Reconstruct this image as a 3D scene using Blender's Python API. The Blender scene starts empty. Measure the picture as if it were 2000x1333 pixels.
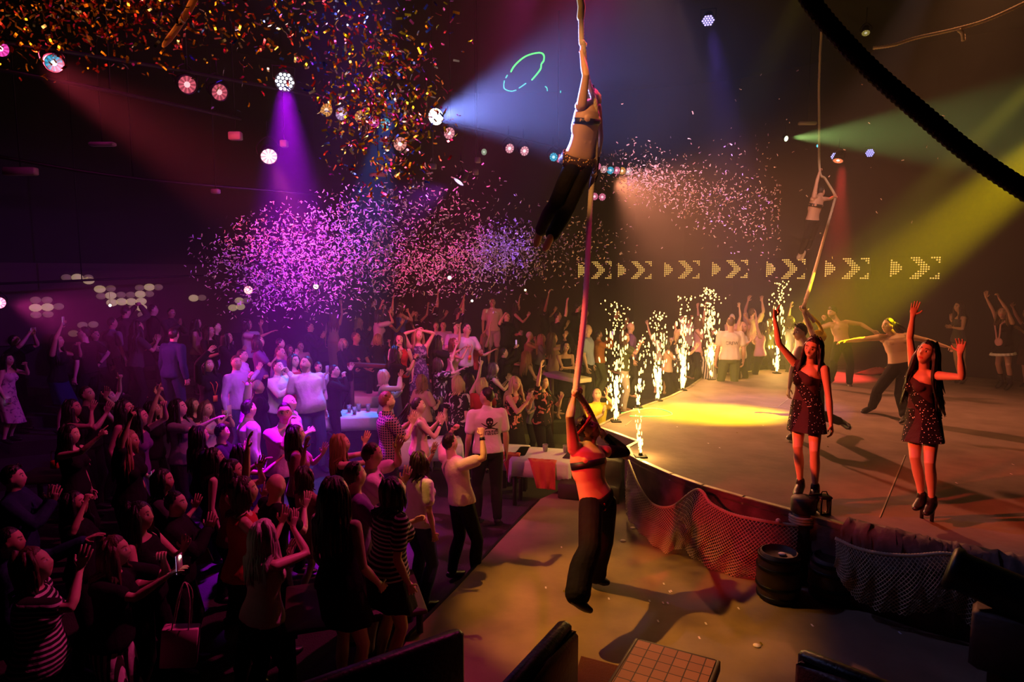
import bpy, math, random
import numpy as np
from mathutils import Vector, Matrix

C = bpy.context.scene.collection
sc = bpy.context.scene
V = lambda *a: np.array(a, float)
PI = math.pi

# ---------------------------------------------------------------- camera geometry (frame 2000 x 1333)
FPX = 1250.0
CAMZ = 3.04
HORIZON = 537.0
TH = math.atan((666.5 - HORIZON) / FPX)
CAM = V(0, 0, CAMZ)
_F = V(0, math.cos(TH), -math.sin(TH))
_U = V(0, math.sin(TH), math.cos(TH))
_R = V(1, 0, 0)


def ray(px, py):
    return _F + (px - 1000.0) / FPX * _R + (666.5 - py) / FPX * _U


def at(px, py, Y):
    r = ray(px, py)
    return CAM + r * (Y / r[1])


def ground(px, py, z):
    r = ray(px, py)
    return CAM + r * ((z - CAMZ) / r[2])


def nrm(v):
    v = np.asarray(v, float)
    n = np.linalg.norm(v)
    return v / n if n > 1e-9 else v


# ---------------------------------------------------------------- mesh builder
class MB:
    """collects vertices / faces (with material slots) that become ONE mesh"""

    def __init__(s):
        s.v, s.f, s.m, s.n = [], [], [], 0

    def add(s, verts, faces, mat=0):
        verts = np.asarray(verts, float).reshape(-1, 3)
        b = s.n
        s.v.append(verts)
        for f in faces:
            s.f.append(tuple(int(i) + b for i in f))
        s.m.extend([mat] * len(faces))
        s.n += len(verts)
        return s

    def loft(s, rings, mat=0, caps=True, closed=True):
        rings = np.asarray(rings, float)
        n, k = rings.shape[:2]
        F = []
        kk = k if closed else k - 1
        for i in range(n - 1):
            for j in range(kk):
                a, b2 = i * k + j, i * k + (j + 1) % k
                F.append((a, b2, b2 + k, a + k))
        vs = rings.reshape(-1, 3)
        if caps and closed:
            c0, c1 = rings[0].mean(0), rings[-1].mean(0)
            vs = np.vstack([vs, c0, c1])
            i0, i1 = n * k, n * k + 1
            for j in range(k):
                F.append((i0, (j + 1) % k, j))
                F.append((i1, (n - 1) * k + j, (n - 1) * k + (j + 1) % k))
        return s.add(vs, F, mat)

    def tube(s, pts, rad, k=8, mat=0, ref=None, rb=None, caps=True):
        """swept tube; rad / rb (second half axis) scalar or per point; ref fixes the first axis"""
        pts = np.asarray(pts, float)
        n = len(pts)
        ra = np.broadcast_to(np.asarray(rad, float), (n,))
        rbb = ra if rb is None else np.broadcast_to(np.asarray(rb, float), (n,))
        T = np.gradient(pts, axis=0)
        T /= np.maximum(np.linalg.norm(T, axis=1, keepdims=True), 1e-9)
        a = np.linspace(0, 2 * PI, k, endpoint=False)
        ca, sa = np.cos(a), np.sin(a)
        if ref is None:
            ref = V(0, 0, 1) if abs(T[0][2]) < 0.9 else V(1, 0, 0)
            u = nrm(ref - T[0] * ref.dot(T[0]))
            us = []
            for i in range(n):
                u = nrm(u - T[i] * u.dot(T[i]))
                us.append(u)
        else:
            us = [nrm(np.asarray(ref) - T[i] * np.dot(ref, T[i])) for i in range(n)]
        rings = []
        for i in range(n):
            w = np.cross(T[i], us[i])
            rings.append(pts[i] + np.outer(ca * ra[i], us[i]) + np.outer(sa * rbb[i], w))
        return s.loft(rings, mat, caps)

    def rtube(s, pts, rad, k=8, mat=0, ref=None, rb=None):
        """tube with rounded ends"""
        pts = np.asarray(pts, float)
        n = len(pts)
        ra = np.broadcast_to(np.asarray(rad, float), (n,)).copy()
        r2 = ra.copy() if rb is None else np.broadcast_to(np.asarray(rb, float), (n,)).copy()
        d0, d1 = nrm(pts[0] - pts[1]), nrm(pts[-1] - pts[-2])
        P, A, B = [], [], []
        for q in (1.0, 0.72, 0.38):
            c = math.sqrt(max(0, 1 - q * q)) if q < 1 else 0.12
            P.append(pts[0] + d0 * min(ra[0], r2[0]) * q); A.append(ra[0] * c); B.append(r2[0] * c)
        P += list(pts); A += list(ra); B += list(r2)
        for q in (0.38, 0.72, 1.0):
            c = math.sqrt(max(0, 1 - q * q)) if q < 1 else 0.12
            P.append(pts[-1] + d1 * min(ra[-1], r2[-1]) * q); A.append(ra[-1] * c); B.append(r2[-1] * c)
        return s.tube(P, A, k, mat, ref, B)

    def ellipsoid(s, c, ax, nu=10, nv=7, mat=0, warp=None):
        """ax: 3x3 rows = half axes"""
        ax = np.asarray(ax, float)
        vs = [np.array([0, 0, 1.0])]
        for i in range(1, nv):
            t = PI * i / nv
            for j in range(nu):
                p = 2 * PI * j / nu
                vs.append(np.array([math.sin(t) * math.cos(p), math.sin(t) * math.sin(p), math.cos(t)]))
        vs.append(np.array([0, 0, -1.0]))
        vs = np.array(vs)
        F = []
        for j in range(nu):
            F.append((0, 1 + j, 1 + (j + 1) % nu))
            b = 1 + (nv - 2) * nu
            F.append((len(vs) - 1, b + (j + 1) % nu, b + j))
        for i in range(nv - 2):
            for j in range(nu):
                a, b = 1 + i * nu + j, 1 + i * nu + (j + 1) % nu
                F.append((a, a + nu, b + nu, b))
        if warp is not None:
            vs = warp(vs)
        return s.add(np.asarray(c) + vs @ ax, F, mat)

    def ball(s, c, r, nu=8, nv=6, mat=0):
        return s.ellipsoid(c, np.eye(3) * r, nu, nv, mat)

    def box(s, c, size, rot=None, mat=0, bev=0.0):
        """box centred at c; rot = 3x3 rows of unit axes"""
        h = np.asarray(size, float) / 2
        R = np.eye(3) if rot is None else np.asarray(rot, float)
        if bev > 0:
            b = min(bev, *(h * 0.9))
            ring = []
            zs = [(-h[2], -b), (-h[2] + b, 0), (h[2] - b, 0), (h[2], -b)]
            for z, d in zs:
                x, y = h[0] + d, h[1] + d
                rr = []
                for sx, sy in ((1, 1), (-1, 1), (-1, -1), (1, -1)):
                    pa, pb = (sx * x, sy * (y - b)), (sx * (x - b), sy * y)
                    rr += [pa, pb] if sx * sy > 0 else [pb, pa]
                ring.append([(p[0], p[1], z) for p in rr])
            return s.loft([np.asarray(c) + np.array(r) @ R for r in ring], mat)
        vs = np.array([[x, y, z] for x in (-1, 1) for y in (-1, 1) for z in (-1, 1)]) * h
        F = [(0, 1, 3, 2), (4, 6, 7, 5), (0, 4, 5, 1), (2, 3, 7, 6), (0, 2, 6, 4), (1, 5, 7, 3)]
        return s.add(np.asarray(c) + vs @ R, F, mat)

    def prism(s, poly, z0, z1, mat=0, mat_side=None):
        """vertical prism from an xy polygon (counter-clockwise)"""
        n = len(poly)
        vs = [(x, y, z0) for x, y in poly] + [(x, y, z1) for x, y in poly]
        b = s.n
        s.add(vs, [tuple(range(n, 2 * n))], mat)
        s.f.append(tuple(b + i for i in reversed(range(n)))); s.m.append(mat)
        ms = mat if mat_side is None else mat_side
        for i in range(n):
            j = (i + 1) % n
            s.f.append((b + i, b + j, b + n + j, b + n + i)); s.m.append(ms)
        return s

    def arrays(s):
        return (np.vstack(s.v) if s.v else np.zeros((0, 3))), s.f, s.m

    def mesh(s, name, mats=(), smooth=True):
        vs, fs, ms = s.arrays()
        me = bpy.data.meshes.new(name)
        nl = np.array([len(f) for f in fs], np.int32)
        me.vertices.add(len(vs))
        me.vertices.foreach_set('co', vs.astype(np.float32).ravel())
        me.loops.add(int(nl.sum()))
        me.loops.foreach_set('vertex_index', np.concatenate([np.asarray(f, np.int32) for f in fs]))
        me.polygons.add(len(fs))
        st = np.zeros(len(fs), np.int32); st[1:] = np.cumsum(nl)[:-1]
        me.polygons.foreach_set('loop_start', st)
        me.polygons.foreach_set('material_index', np.asarray(ms, np.int32))
        me.polygons.foreach_set('use_smooth', np.full(len(fs), bool(smooth)))
        for m in mats:
            me.materials.append(m)
        me.update(calc_edges=True)
        me.validate()
        return me


def link(name, me, parent=None, color=None):
    o = bpy.data.objects.new(name, me)
    C.objects.link(o)
    if parent is not None:
        o.parent = parent
        o.matrix_parent_inverse = Matrix.Translation(-Vector(parent.location))
    if color is not None:
        o.color = (*color[:3], 1.0)
    return o


def tag(o, label=None, cat=None, group=None, kind=None):
    if label: o['label'] = label
    if cat: o['category'] = cat
    if group: o['group'] = group
    if kind: o['kind'] = kind
    return o


def build(name, mb, mats, parent=None, smooth=True, color=None):
    if not isinstance(mats, (list, tuple)):
        mats = [mats]
    return link(name, mb.mesh(name, mats, smooth), parent, color)


def empty(name, loc, label=None, cat=None, group=None):
    o = bpy.data.objects.new(name, None)
    o.location = tuple(float(x) for x in loc)
    o.empty_display_size = 0.1
    C.objects.link(o)
    return tag(o, label, cat, group)


# ---------------------------------------------------------------- materials
def mat(name, base=(0.8, 0.8, 0.8), rough=0.6, metal=0.0, spec=0.5, objcol=False, bump=None, vary=None, attr=None, emit=None, strength=0.0, sheen=0.0):
    m = bpy.data.materials.new(name)
    m.use_nodes = True
    nt = m.node_tree
    b = nt.nodes['Principled BSDF']
    b.inputs['Base Color'].default_value = (*base, 1)
    b.inputs['Roughness'].default_value = rough
    b.inputs['Metallic'].default_value = metal
    b.inputs['Specular IOR Level'].default_value = spec
    if sheen:
        b.inputs['Sheen Weight'].default_value = sheen
    col = None
    if objcol:
        n = nt.nodes.new('ShaderNodeObjectInfo')
        col = n.outputs['Color']
    if attr:
        n = nt.nodes.new('ShaderNodeAttribute'); n.attribute_name = attr
        col = n.outputs['Color']
    if vary:
        sc_, amt = vary
        t = nt.nodes.new('ShaderNodeTexCoord')
        nz = nt.nodes.new('ShaderNodeTexNoise')
        nz.inputs['Scale'].default_value = sc_
        nz.inputs['Detail'].default_value = 5
        nt.links.new(t.outputs['Object'], nz.inputs['Vector'])
        mp = nt.nodes.new('ShaderNodeMapRange')
        mp.inputs['From Min'].default_value = 0.3; mp.inputs['From Max'].default_value = 0.7
        mp.inputs['To Min'].default_value = 1 - amt; mp.inputs['To Max'].default_value = 1 + amt
        nt.links.new(nz.outputs['Fac'], mp.inputs['Value'])
        mx = nt.nodes.new('ShaderNodeMix'); mx.data_type = 'RGBA'; mx.blend_type = 'MULTIPLY'
        mx.inputs['Factor'].default_value = 1
        if col is None:
            mx.inputs['A'].default_value = (*base, 1)
        else:
            nt.links.new(col, mx.inputs['A'])
        nt.links.new(mp.outputs['Result'], mx.inputs['B'])
        col = mx.outputs['Result']
    if col is not None:
        nt.links.new(col, b.inputs['Base Color'])
    if bump:
        sc_, st_ = bump[:2]
        t = nt.nodes.new('ShaderNodeTexCoord')
        nz = nt.nodes.new('ShaderNodeTexNoise')
        nz.inputs['Scale'].default_value = sc_
        nz.inputs['Detail'].default_value = 4
        if len(bump) > 2:
            mpn = nt.nodes.new('ShaderNodeMapping')
            mpn.inputs['Scale'].default_value = bump[2]
            nt.links.new(t.outputs['Object'], mpn.inputs['Vector'])
            nt.links.new(mpn.outputs['Vector'], nz.inputs['Vector'])
        else:
            nt.links.new(t.outputs['Object'], nz.inputs['Vector'])
        bp = nt.nodes.new('ShaderNodeBump')
        bp.inputs['Strength'].default_value = st_
        bp.inputs['Distance'].default_value = 0.02
        nt.links.new(nz.outputs['Fac'], bp.inputs['Height'])
        nt.links.new(bp.outputs['Normal'], b.inputs['Normal'])
    if emit is not None:
        b.inputs['Emission Color'].default_value = (*emit, 1)
        b.inputs['Emission Strength'].default_value = strength
    return m


M = {}
M['skin'] = mat('skin', rough=0.48, attr='col', spec=0.45)
M['cloth'] = mat('cloth', rough=0.85, objcol=True, bump=(14, 0.55), spec=0.15)
M['hair'] = mat('hair', rough=0.42, objcol=True, bump=(60, 0.6, (1, 1, 0.15)), spec=0.5)
M['shoe'] = mat('shoe_leather', rough=0.4, objcol=True)
M['phone'] = mat('phone_glass', (0.02, 0.02, 0.025), rough=0.15)
M['rope'] = mat('rope_fibre', (0.62, 0.50, 0.36), rough=0.85, bump=(160, 0.6))
M['rope_dark'] = mat('rope_dark', (0.03, 0.02, 0.015), rough=0.95, bump=(60, 0.8))


def pattern(name, kind, a, b, scale, coord='Object', thr=0.5, rough=0.85, axis='Z', stretch=None):
    """two-colour textile: stripes / dots / flowers / checks / sequins"""
    m = mat(name, a, rough, bump=(14, 0.5), spec=0.15)
    nt = m.node_tree
    bs = nt.nodes['Principled BSDF']
    t = nt.nodes.new('ShaderNodeTexCoord')
    src = t.outputs[coord]
    mx = nt.nodes.new('ShaderNodeMix'); mx.data_type = 'RGBA'
    mx.inputs['A'].default_value = (*a, 1); mx.inputs['B'].default_value = (*b, 1)
    mt = nt.nodes.new('ShaderNodeMath'); mt.operation = 'GREATER_THAN'; mt.inputs[1].default_value = thr
    if kind == 'stripes':
        w = nt.nodes.new('ShaderNodeTexWave'); w.wave_type = 'BANDS'; w.bands_direction = axis
        w.inputs['Scale'].default_value = scale
        w.inputs['Distortion'].default_value = 0.6; w.inputs['Detail Scale'].default_value = 0.5
        nt.links.new(src, w.inputs['Vector'])
        nt.links.new(w.outputs['Fac'], mt.inputs[0])
    elif kind == 'check':
        w = nt.nodes.new('ShaderNodeTexWave'); w.bands_direction = 'Z'; w.inputs['Scale'].default_value = scale
        w2 = nt.nodes.new('ShaderNodeTexWave'); w2.bands_direction = 'X'; w2.inputs['Scale'].default_value = scale
        nt.links.new(src, w.inputs['Vector']); nt.links.new(src, w2.inputs['Vector'])
        ad = nt.nodes.new('ShaderNodeMath'); ad.operation = 'MAXIMUM'
        nt.links.new(w.outputs['Fac'], ad.inputs[0]); nt.links.new(w2.outputs['Fac'], ad.inputs[1])
        nt.links.new(ad.outputs[0], mt.inputs[0])
    elif kind in ('dots', 'sequin'):
        vo = nt.nodes.new('ShaderNodeTexVoronoi'); vo.inputs['Scale'].default_value = scale
        vo.inputs['Randomness'].default_value = 0.35 if kind == 'dots' else 1.0
        nt.links.new(src, vo.inputs['Vector'])
        mt.operation = 'LESS_THAN'
        nt.links.new(vo.outputs['Distance'], mt.inputs[0])
    elif kind == 'flowers':
        vo = nt.nodes.new('ShaderNodeTexNoise'); vo.inputs['Scale'].default_value = scale
        vo.inputs['Detail'].default_value = 3; vo.inputs['Distortion'].default_value = 1.2
        nt.links.new(src, vo.inputs['Vector'])
        nt.links.new(vo.outputs['Fac'], mt.inputs[0])
    nt.links.new(mt.outputs[0], mx.inputs['Factor'])
    nt.links.new(mx.outputs['Result'], bs.inputs['Base Color'])
    if kind == 'sequin':
        mr = nt.nodes.new('ShaderNodeMapRange')
        mr.inputs['To Min'].default_value = rough; mr.inputs['To Max'].default_value = 0.3
        nt.links.new(mt.outputs[0], mr.inputs['Value'])
        nt.links.new(mr.outputs['Result'], bs.inputs['Roughness'])
    return m
# ---------------------------------------------------------------- people
UP = V(0, 0, 1)
_jobs = []            # remeshed bodies and clothes, baked in one go


def job(name, mb, m, parent, voxel, smooth=4, post=None, color=None):
    me = mb.mesh(name, [m] if not isinstance(m, (list, tuple)) else m)
    o = link(name, me, parent, color)
    r = o.modifiers.new('r', 'REMESH'); r.mode = 'VOXEL'; r.voxel_size = voxel; r.use_smooth_shade = True
    if smooth:
        s = o.modifiers.new('s', 'SMOOTH'); s.factor = 0.5; s.iterations = smooth
    _jobs.append((o, post))
    return o


def bake_jobs():
    dg = bpy.context.evaluated_depsgraph_get()
    dg.update()
    out = []
    for o, post in _jobs:
        out.append(bpy.data.meshes.new_from_object(o.evaluated_get(dg)))
    for (o, post), me in zip(_jobs, out):
        old = o.data
        o.modifiers.clear()
        mats = [m for m in old.materials]
        if post is not None:
            n = len(me.vertices)
            co = np.zeros(n * 3, np.float32); me.vertices.foreach_get('co', co); co = co.reshape(-1, 3).astype(float)
            me = post(me, co)
        if not len(me.materials):
            for m in mats: me.materials.append(m)
        o.data = me
        me.name = o.name
        bpy.data.meshes.remove(old)
    _jobs.clear()


# torso stations: t along pelvis(0) -> neck base(1), half width, half depth
TORSO_M = [(-.17, .085, .08), (-.09, .15, .115), (0, .168, .122), (.12, .165, .118), (.28, .15, .105), (.42, .146, .102), (.58, .160, .112), (.74, .178, .122), (.86, .172, .115), (.94, .125, .088), (1.02, .062, .062)]
TORSO_F = [(-.17, .085, .08), (-.09, .155, .118), (0, .175, .13), (.12, .165, .12), (.28, .137, .10), (.42, .122, .092), (.58, .134, .10), (.74, .150, .112), (.86, .148, .10), (.94, .108, .078), (1.02, .052, .054)]


def qb(a, b, c, t):
    """quadratic through a, b (t=.5), c"""
    k = 2 * b - 0.5 * (a + c)
    return (1 - t) ** 2 * a + 2 * t * (1 - t) * k + t * t * c


class Person:
    """J: joint dict in world coordinates (pelvis, neck, head, shL.. etc)."""

    def __init__(s, J, H=1.75, sex='m', fdir=None, hup=None, k=12, build=1.0, belly=0.0, hands=None):
        s.J, s.H, s.sc, s.sex, s.k = J, H, H / 1.75, sex, k
        s.w = build * (1.0 if sex == 'm' else 0.97)
        s.belly = belly
        s.lat = nrm(nrm(J['shR'] - J['shL']) + nrm(J['hipR'] - J['hipL']) * 0.3)
        s.up = nrm(J['neck'] - J['pelvis'])
        s.fw = nrm(np.cross(s.up, s.lat))
        s.fdir = nrm(fdir) if fdir is not None else s.fw
        hup = nrm(hup) if hup is not None else nrm(J['head'] - J['neck'])
        s.hup = nrm(hup - s.fdir * hup.dot(s.fdir))
        s.hr = np.cross(s.fdir, s.hup)
        s.mid = J.get('mid', None)
        s.hands = hands or {}
        s.limb = (0.93 if sex == 'm' else 0.80) * s.sc * (0.55 + 0.45 * build)

    # --- torso
    def tor(s, t):
        J = s.J
        mid = s.mid if s.mid is not None else 0.5 * (J['pelvis'] + J['neck']) + s.fw * 0.012
        p = qb(J['pelvis'], mid, J['neck'], t)
        d = nrm(qb(J['pelvis'], mid, J['neck'], t + .02) - qb(J['pelvis'], mid, J['neck'], t - .02))
        lh, ls = nrm(J['hipR'] - J['hipL']), nrm(J['shR'] - J['shL'])
        tt = min(max(t, 0), 1)
        l = nrm(lh * (1 - tt) + ls * tt)
        l = nrm(l - d * l.dot(d))
        f = np.cross(d, l)
        return p, d, l, f

    def torso_rings(s, t0, t1, infl, n=None, flare=0.0):
        T = TORSO_M if s.sex == 'm' else TORSO_F
        ts = np.array([a[0] for a in T]); ws = np.array([a[1] for a in T]); ds = np.array([a[2] for a in T])
        n = n or max(5, int((13 if s.k < 14 else 30) * (t1 - t0)) + 2)
        k = s.k + 4 if s.k < 14 else 40
        a = np.linspace(0, 2 * PI, k, endpoint=False)
        e = 2 / 2.35
        ca = np.sign(np.cos(a)) * np.abs(np.cos(a)) ** e
        sa = np.sign(np.sin(a)) * np.abs(np.sin(a)) ** e
        R = []
        for t in np.linspace(t0, t1, n):
            w, d = np.interp(t, ts, ws) * s.sc * s.w + infl, np.interp(t, ts, ds) * s.sc * s.w + infl
            if flare:
                fl = max(0.0, (0.35 - t)) * flare
                w += fl; d += fl
            p, dd, l, f = s.tor(t)
            b = s.belly * math.exp(-((t - .25) / .22) ** 2) * s.sc
            rr = p + np.outer(ca * w, l) + np.outer(sa * (d + b * 0.5), f) + f * b * 0.5
            R.append(rr)
        return R

    def add_torso(s, mb, t0=-.17, t1=1.02, infl=0.0, flare=0.0):
        mb.loft(s.torso_rings(t0, t1, infl, flare=flare))
        if s.sex == 'f' and t0 < .62 < t1:
            p, d, l, f = s.tor(.66)
            for sg in (-1, 1):
                r = (0.062 * s.sc * s.w) + infl
                mb.ellipsoid(p + l * sg * .068 * s.sc * s.w + f * .078 * s.sc * s.w, np.array([l * r, f * (r * .95), d * r]), 12, 8)
        return mb

    def add_shoulders(s, mb, infl=0.0, top=1.0):
        J = s.J
        for sd in 'RL':
            n0 = J['neck'] - s.up * .045 * s.sc
            r = .044 * s.sc * (1 if s.sex == 'm' else .82)
            mb.rtube([n0 + (J['neck'] - n0) * .5, n0 * .5 + J['sh' + sd] * .5 + s.up * .008, J['sh' + sd]], [r + infl, r * 1.05 + infl, r * 1.1 + infl], s.k)
        return mb

    # --- limbs
    def seg(s, a, b, st, n=None):
        P, R = [], []
        for t, r in st:
            P.append(a + (b - a) * t); R.append(r)
        return P, R

    def add_arm(s, mb, sd, infl=0.0, t1=2.0, t0=0.0, cuff=0.0):
        """t in 0..1 upper arm, 1..2 forearm"""
        J = s.J
        L = s.limb
        prof = [(0, .060), (.18, .058), (.45, .051), (.8, .043), (1, .041), (1.15, .044), (1.4, .041), (1.75, .031), (2, .026)]
        sh, el, wr = J['sh' + sd], J['el' + sd], J['wr' + sd]
        ts = [t0] + [t for t, _ in prof if t0 < t < t1] + [t1]
        P, R = [], []
        for t in ts:
            r = np.interp(t, [a for a, _ in prof], [b for _, b in prof]) * L
            P.append(sh + (el - sh) * t if t <= 1 else el + (wr - el) * (t - 1))
            R.append(r + infl + cuff * max(0, (t - t0) / (t1 - t0)))
        if t1 - t0 > .05:
            mb.rtube(P, R, s.k)
        return mb

    def add_leg(s, mb, sd, infl=0.0, t1=2.0, t0=0.0, cuff=0.0):
        J = s.J
        L = s.sc * (.94 if s.sex == 'm' else .92) * (0.5 + 0.5 * s.w)
        prof = [(0, .092), (.15, .090), (.5, .076), (.85, .060), (1, .055), (1.12, .052), (1.3, .056), (1.45, .054), (1.65, .043), (1.85, .035), (2, .036)]
        h, kn, an = J['hip' + sd], J['kn' + sd], J['an' + sd]
        ts = [t0] + [t for t, _ in prof if t0 < t < t1] + [t1]
        P, R = [], []
        for t in ts:
            r = np.interp(t, [a for a, _ in prof], [b for _, b in prof]) * L
            p = h + (kn - h) * t if t <= 1 else kn + (an - kn) * (t - 1)
            if 1 < t < 2:                            # calf sits behind the shin
                back = nrm(np.cross(np.cross(kn - an, J['toe' + sd] - an), kn - an)) if np.linalg.norm(J['toe' + sd] - an) > .02 else -s.fw
                p = p - back * .016 * s.sc * math.sin(PI * (t - 1)) ** 1.5
            P.append(p)
            R.append(r + infl + cuff * max(0, (t - t0) / (t1 - t0)))
        mb.rtube(P, R, s.k)
        return mb

    def add_foot(s, mb, sd, infl=0.0, heel=0.0):
        J = s.J
        an, toe = J['an' + sd], J['toe' + sd]
        d = toe - an
        leg = nrm(J['kn' + sd] - an)
        f = nrm(d - leg * d.dot(leg) * .0)
        side = nrm(np.cross(f, leg))
        u = nrm(np.cross(side, f))
        L = np.linalg.norm(d)
        sole = -u
        r = .036 * s.sc
        heelp = an - f * .035 * s.sc + sole * .03 * s.sc
        P = [heelp, an + sole * .028 * s.sc, an + f * L * .45 + sole * .02 * s.sc, an + f * L * .78 + sole * .012, toe]
        mb.rtube(P, np.array([.034, .040, .041, .043, .026]) * s.sc + infl, s.k, ref=side, rb=np.array([.030, .040, .034, .024, .016]) * s.sc + infl)
        return mb

    def add_hand(s, mb, sd, fingers=None, lod=1):
        """palm into mb; fingers into fingers (or mb)"""
        J = s.J
        fm = fingers if fingers is not None else mb
        el, wr = J['el' + sd], J['wr' + sd]
        o = s.hands.get(sd, {})
        fa = nrm(wr - el)
        d = nrm(o.get('dir', fa))
        pn = o.get('pn')                 # direction the palm faces
        if pn is None:
            pn = -s.lat * (1 if sd == 'R' else -1) + 0.4 * s.fw
        pn = nrm(np.asarray(pn, float) - d * np.dot(pn, d))
        side = np.cross(d, pn) * (1 if sd == 'R' else -1)       # towards the thumb ...
        if o.get('flip'): side = -side
        sc_ = s.sc * (1.0 if s.sex == 'm' else .92)
        curl, spread = o.get('curl', .25), o.get('spread', .12)
        pb = wr
        pe = wr + d * .088 * sc_
        mb.rtube([wr - fa * .03, wr + d * .012 * sc_, wr + d * .05 * sc_, pe], np.array([.025, .030, .040, .038]) * sc_, max(8, s.k - 2), ref=side, rb=np.array([.022, .019, .016, .012]) * sc_)
        Ls = [.074, .083, .077, .060]
        kf = 6 if lod else 5
        pose = o.get('pose')
        for i in range(4):
            off = (1.5 - i) / 1.5
            b = pe + side * off * .030 * sc_ - d * (.004 + .006 * (i == 3)) * sc_
            dd = nrm(d + side * off * spread)
            c = curl
            if pose == 'point': c = .08 if i == 0 else 1.0
            if pose == 'horns': c = .05 if i in (0, 3) else 1.0
            if isinstance(curl, (tuple, list)): c = curl[i]
            P = [b - dd * .015 * sc_, b]
            p, ang = b, 0.0
            for q, fr in enumerate((.46, .31, .23)):
                ang += (1.15, 1.35, .9)[q] * c + .05
                dr = dd * math.cos(ang) + pn * math.sin(ang)
                p = p + dr * Ls[i] * fr * sc_
                P.append(p)
            fm.rtube(P, np.array([.0095, .0095, .0088, .008, .0068]) * sc_, kf)
        tb = wr + d * .024 * sc_ + side * .022 * sc_
        tc = o.get('thumb', .35)
        d1 = nrm(d * .55 + side * (.95 - tc * .6) + pn * (.25 + tc * .5))
        d2 = nrm(d * .85 + side * (.45 - tc * .8) + pn * (.2 + tc * .6))
        fm.rtube([tb - d1 * .02 * sc_, tb + d1 * .022 * sc_, tb + d1 * .042 * sc_, tb + d1 * .042 * sc_ + d2 * .028 * sc_], np.array([.014, .0125, .010, .0075]) * sc_, kf)

    # --- head
    def hp(s, x, y, z):
        """point in head frame (metres at 1.75): x right, y front, z up"""
        return s.J['head'] + (s.hr * x + s.fdir * y + s.hup * z) * s.sc

    def head_warp(s, grow=0.0, hair=None):
        fem = s.sex == 'f'

        def W(p):
            x, y, z = p[:, 0].copy(), p[:, 1].copy(), p[:, 2].copy()
            X, Y, Z = x * .075, y * .094, z * .115
            low = np.clip(-z, 0, 1)
            X *= 1 - (.42 if fem else .33) * low ** 1.6
            Y = np.where(y < 0, Y * (1 - .42 * low ** 1.2), Y * (1 - .10 * low))
            Y = Y + .006 * low
            # a flatter face, cranium bulging behind
            fr = np.clip(y, 0, 1)
            Y = np.where(y > 0, Y * .93, Y * 1.04)
            g = lambda cx, cz, sx, sz: np.exp(-((X - cx) / sx) ** 2 - ((Z - cz) / sz) ** 2) * (y > .15)
            nose = .024 * g(0, -.026, .012, .014) + .014 * g(0, -.006, .009, .022)
            eyes = -.009 * (g(.032, .010, .016, .011) + g(-.032, .010, .016, .011))
            brow = .004 * (g(.03, .030, .022, .009) + g(-.03, .030, .022, .009))
            lips = .006 * g(0, -.060, .022, .010)
            chin = .008 * g(0, -.097, .018, .016)
            chk = .004 * (g(.042, -.018, .018, .02) + g(-.042, -.018, .018, .02))
            Y = Y + nose + eyes + brow + lips + chin + chk
            return np.stack([X, Y, Z], 1)
        return W

    def add_head(s, mb, nu=14, nv=12, ears=True):
        J = s.J
        ax = np.array([s.hr, s.fdir, s.hup]) * s.sc
        mb.ellipsoid(J['head'], ax, nu, nv, warp=s.head_warp())
        if ears:
            for sg in (-1, 1):
                mb.ellipsoid(s.hp(sg * .074, -.008, -.004), np.array([s.hr * .010 + s.fdir * .004 * sg, s.fdir * .018, s.hup * .030]) * s.sc, 8, 6)
        r = (.058 if s.sex == 'm' else .047) * s.sc
        n0 = J['neck'] - s.up * .03 * s.sc
        n1 = s.hp(0, -.018, -.055)
        mb.rtube([n0, (n0 + n1) / 2 + (s.up * .0), n1], [r * 1.12, r, r * .98], s.k)
        return mb

    def skull(s, mb, grow, line, mat=0, nu=18, nv=14, back=-.085, side=.0, shift=(0, -.008, .010)):
        """closed hair cap: grown outside the hairline, sunk inside the face"""
        def W(p):
            q = s.head_warp()(p)
            z, y = q[:, 2], q[:, 1]
            yy = np.clip((y + .03) / .11, 0, 1)
            lim = back + (side - back) * np.clip((y + .06) / .07, 0, 1)
            lim = np.where(y > .01, side + (line - side) * np.clip((y - .01) / .05, 0, 1), lim)
            h = np.clip((z - lim) / .02 + .5, 0, 1)
            g = .86 + (1 + grow - .86) * h
            return q * g[:, None] + np.array(shift) * h[:, None]
        mb.ellipsoid(s.J['head'], np.array([s.hr, s.fdir, s.hup]) * s.sc, nu, nv, mat, warp=W)
        return mb

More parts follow.
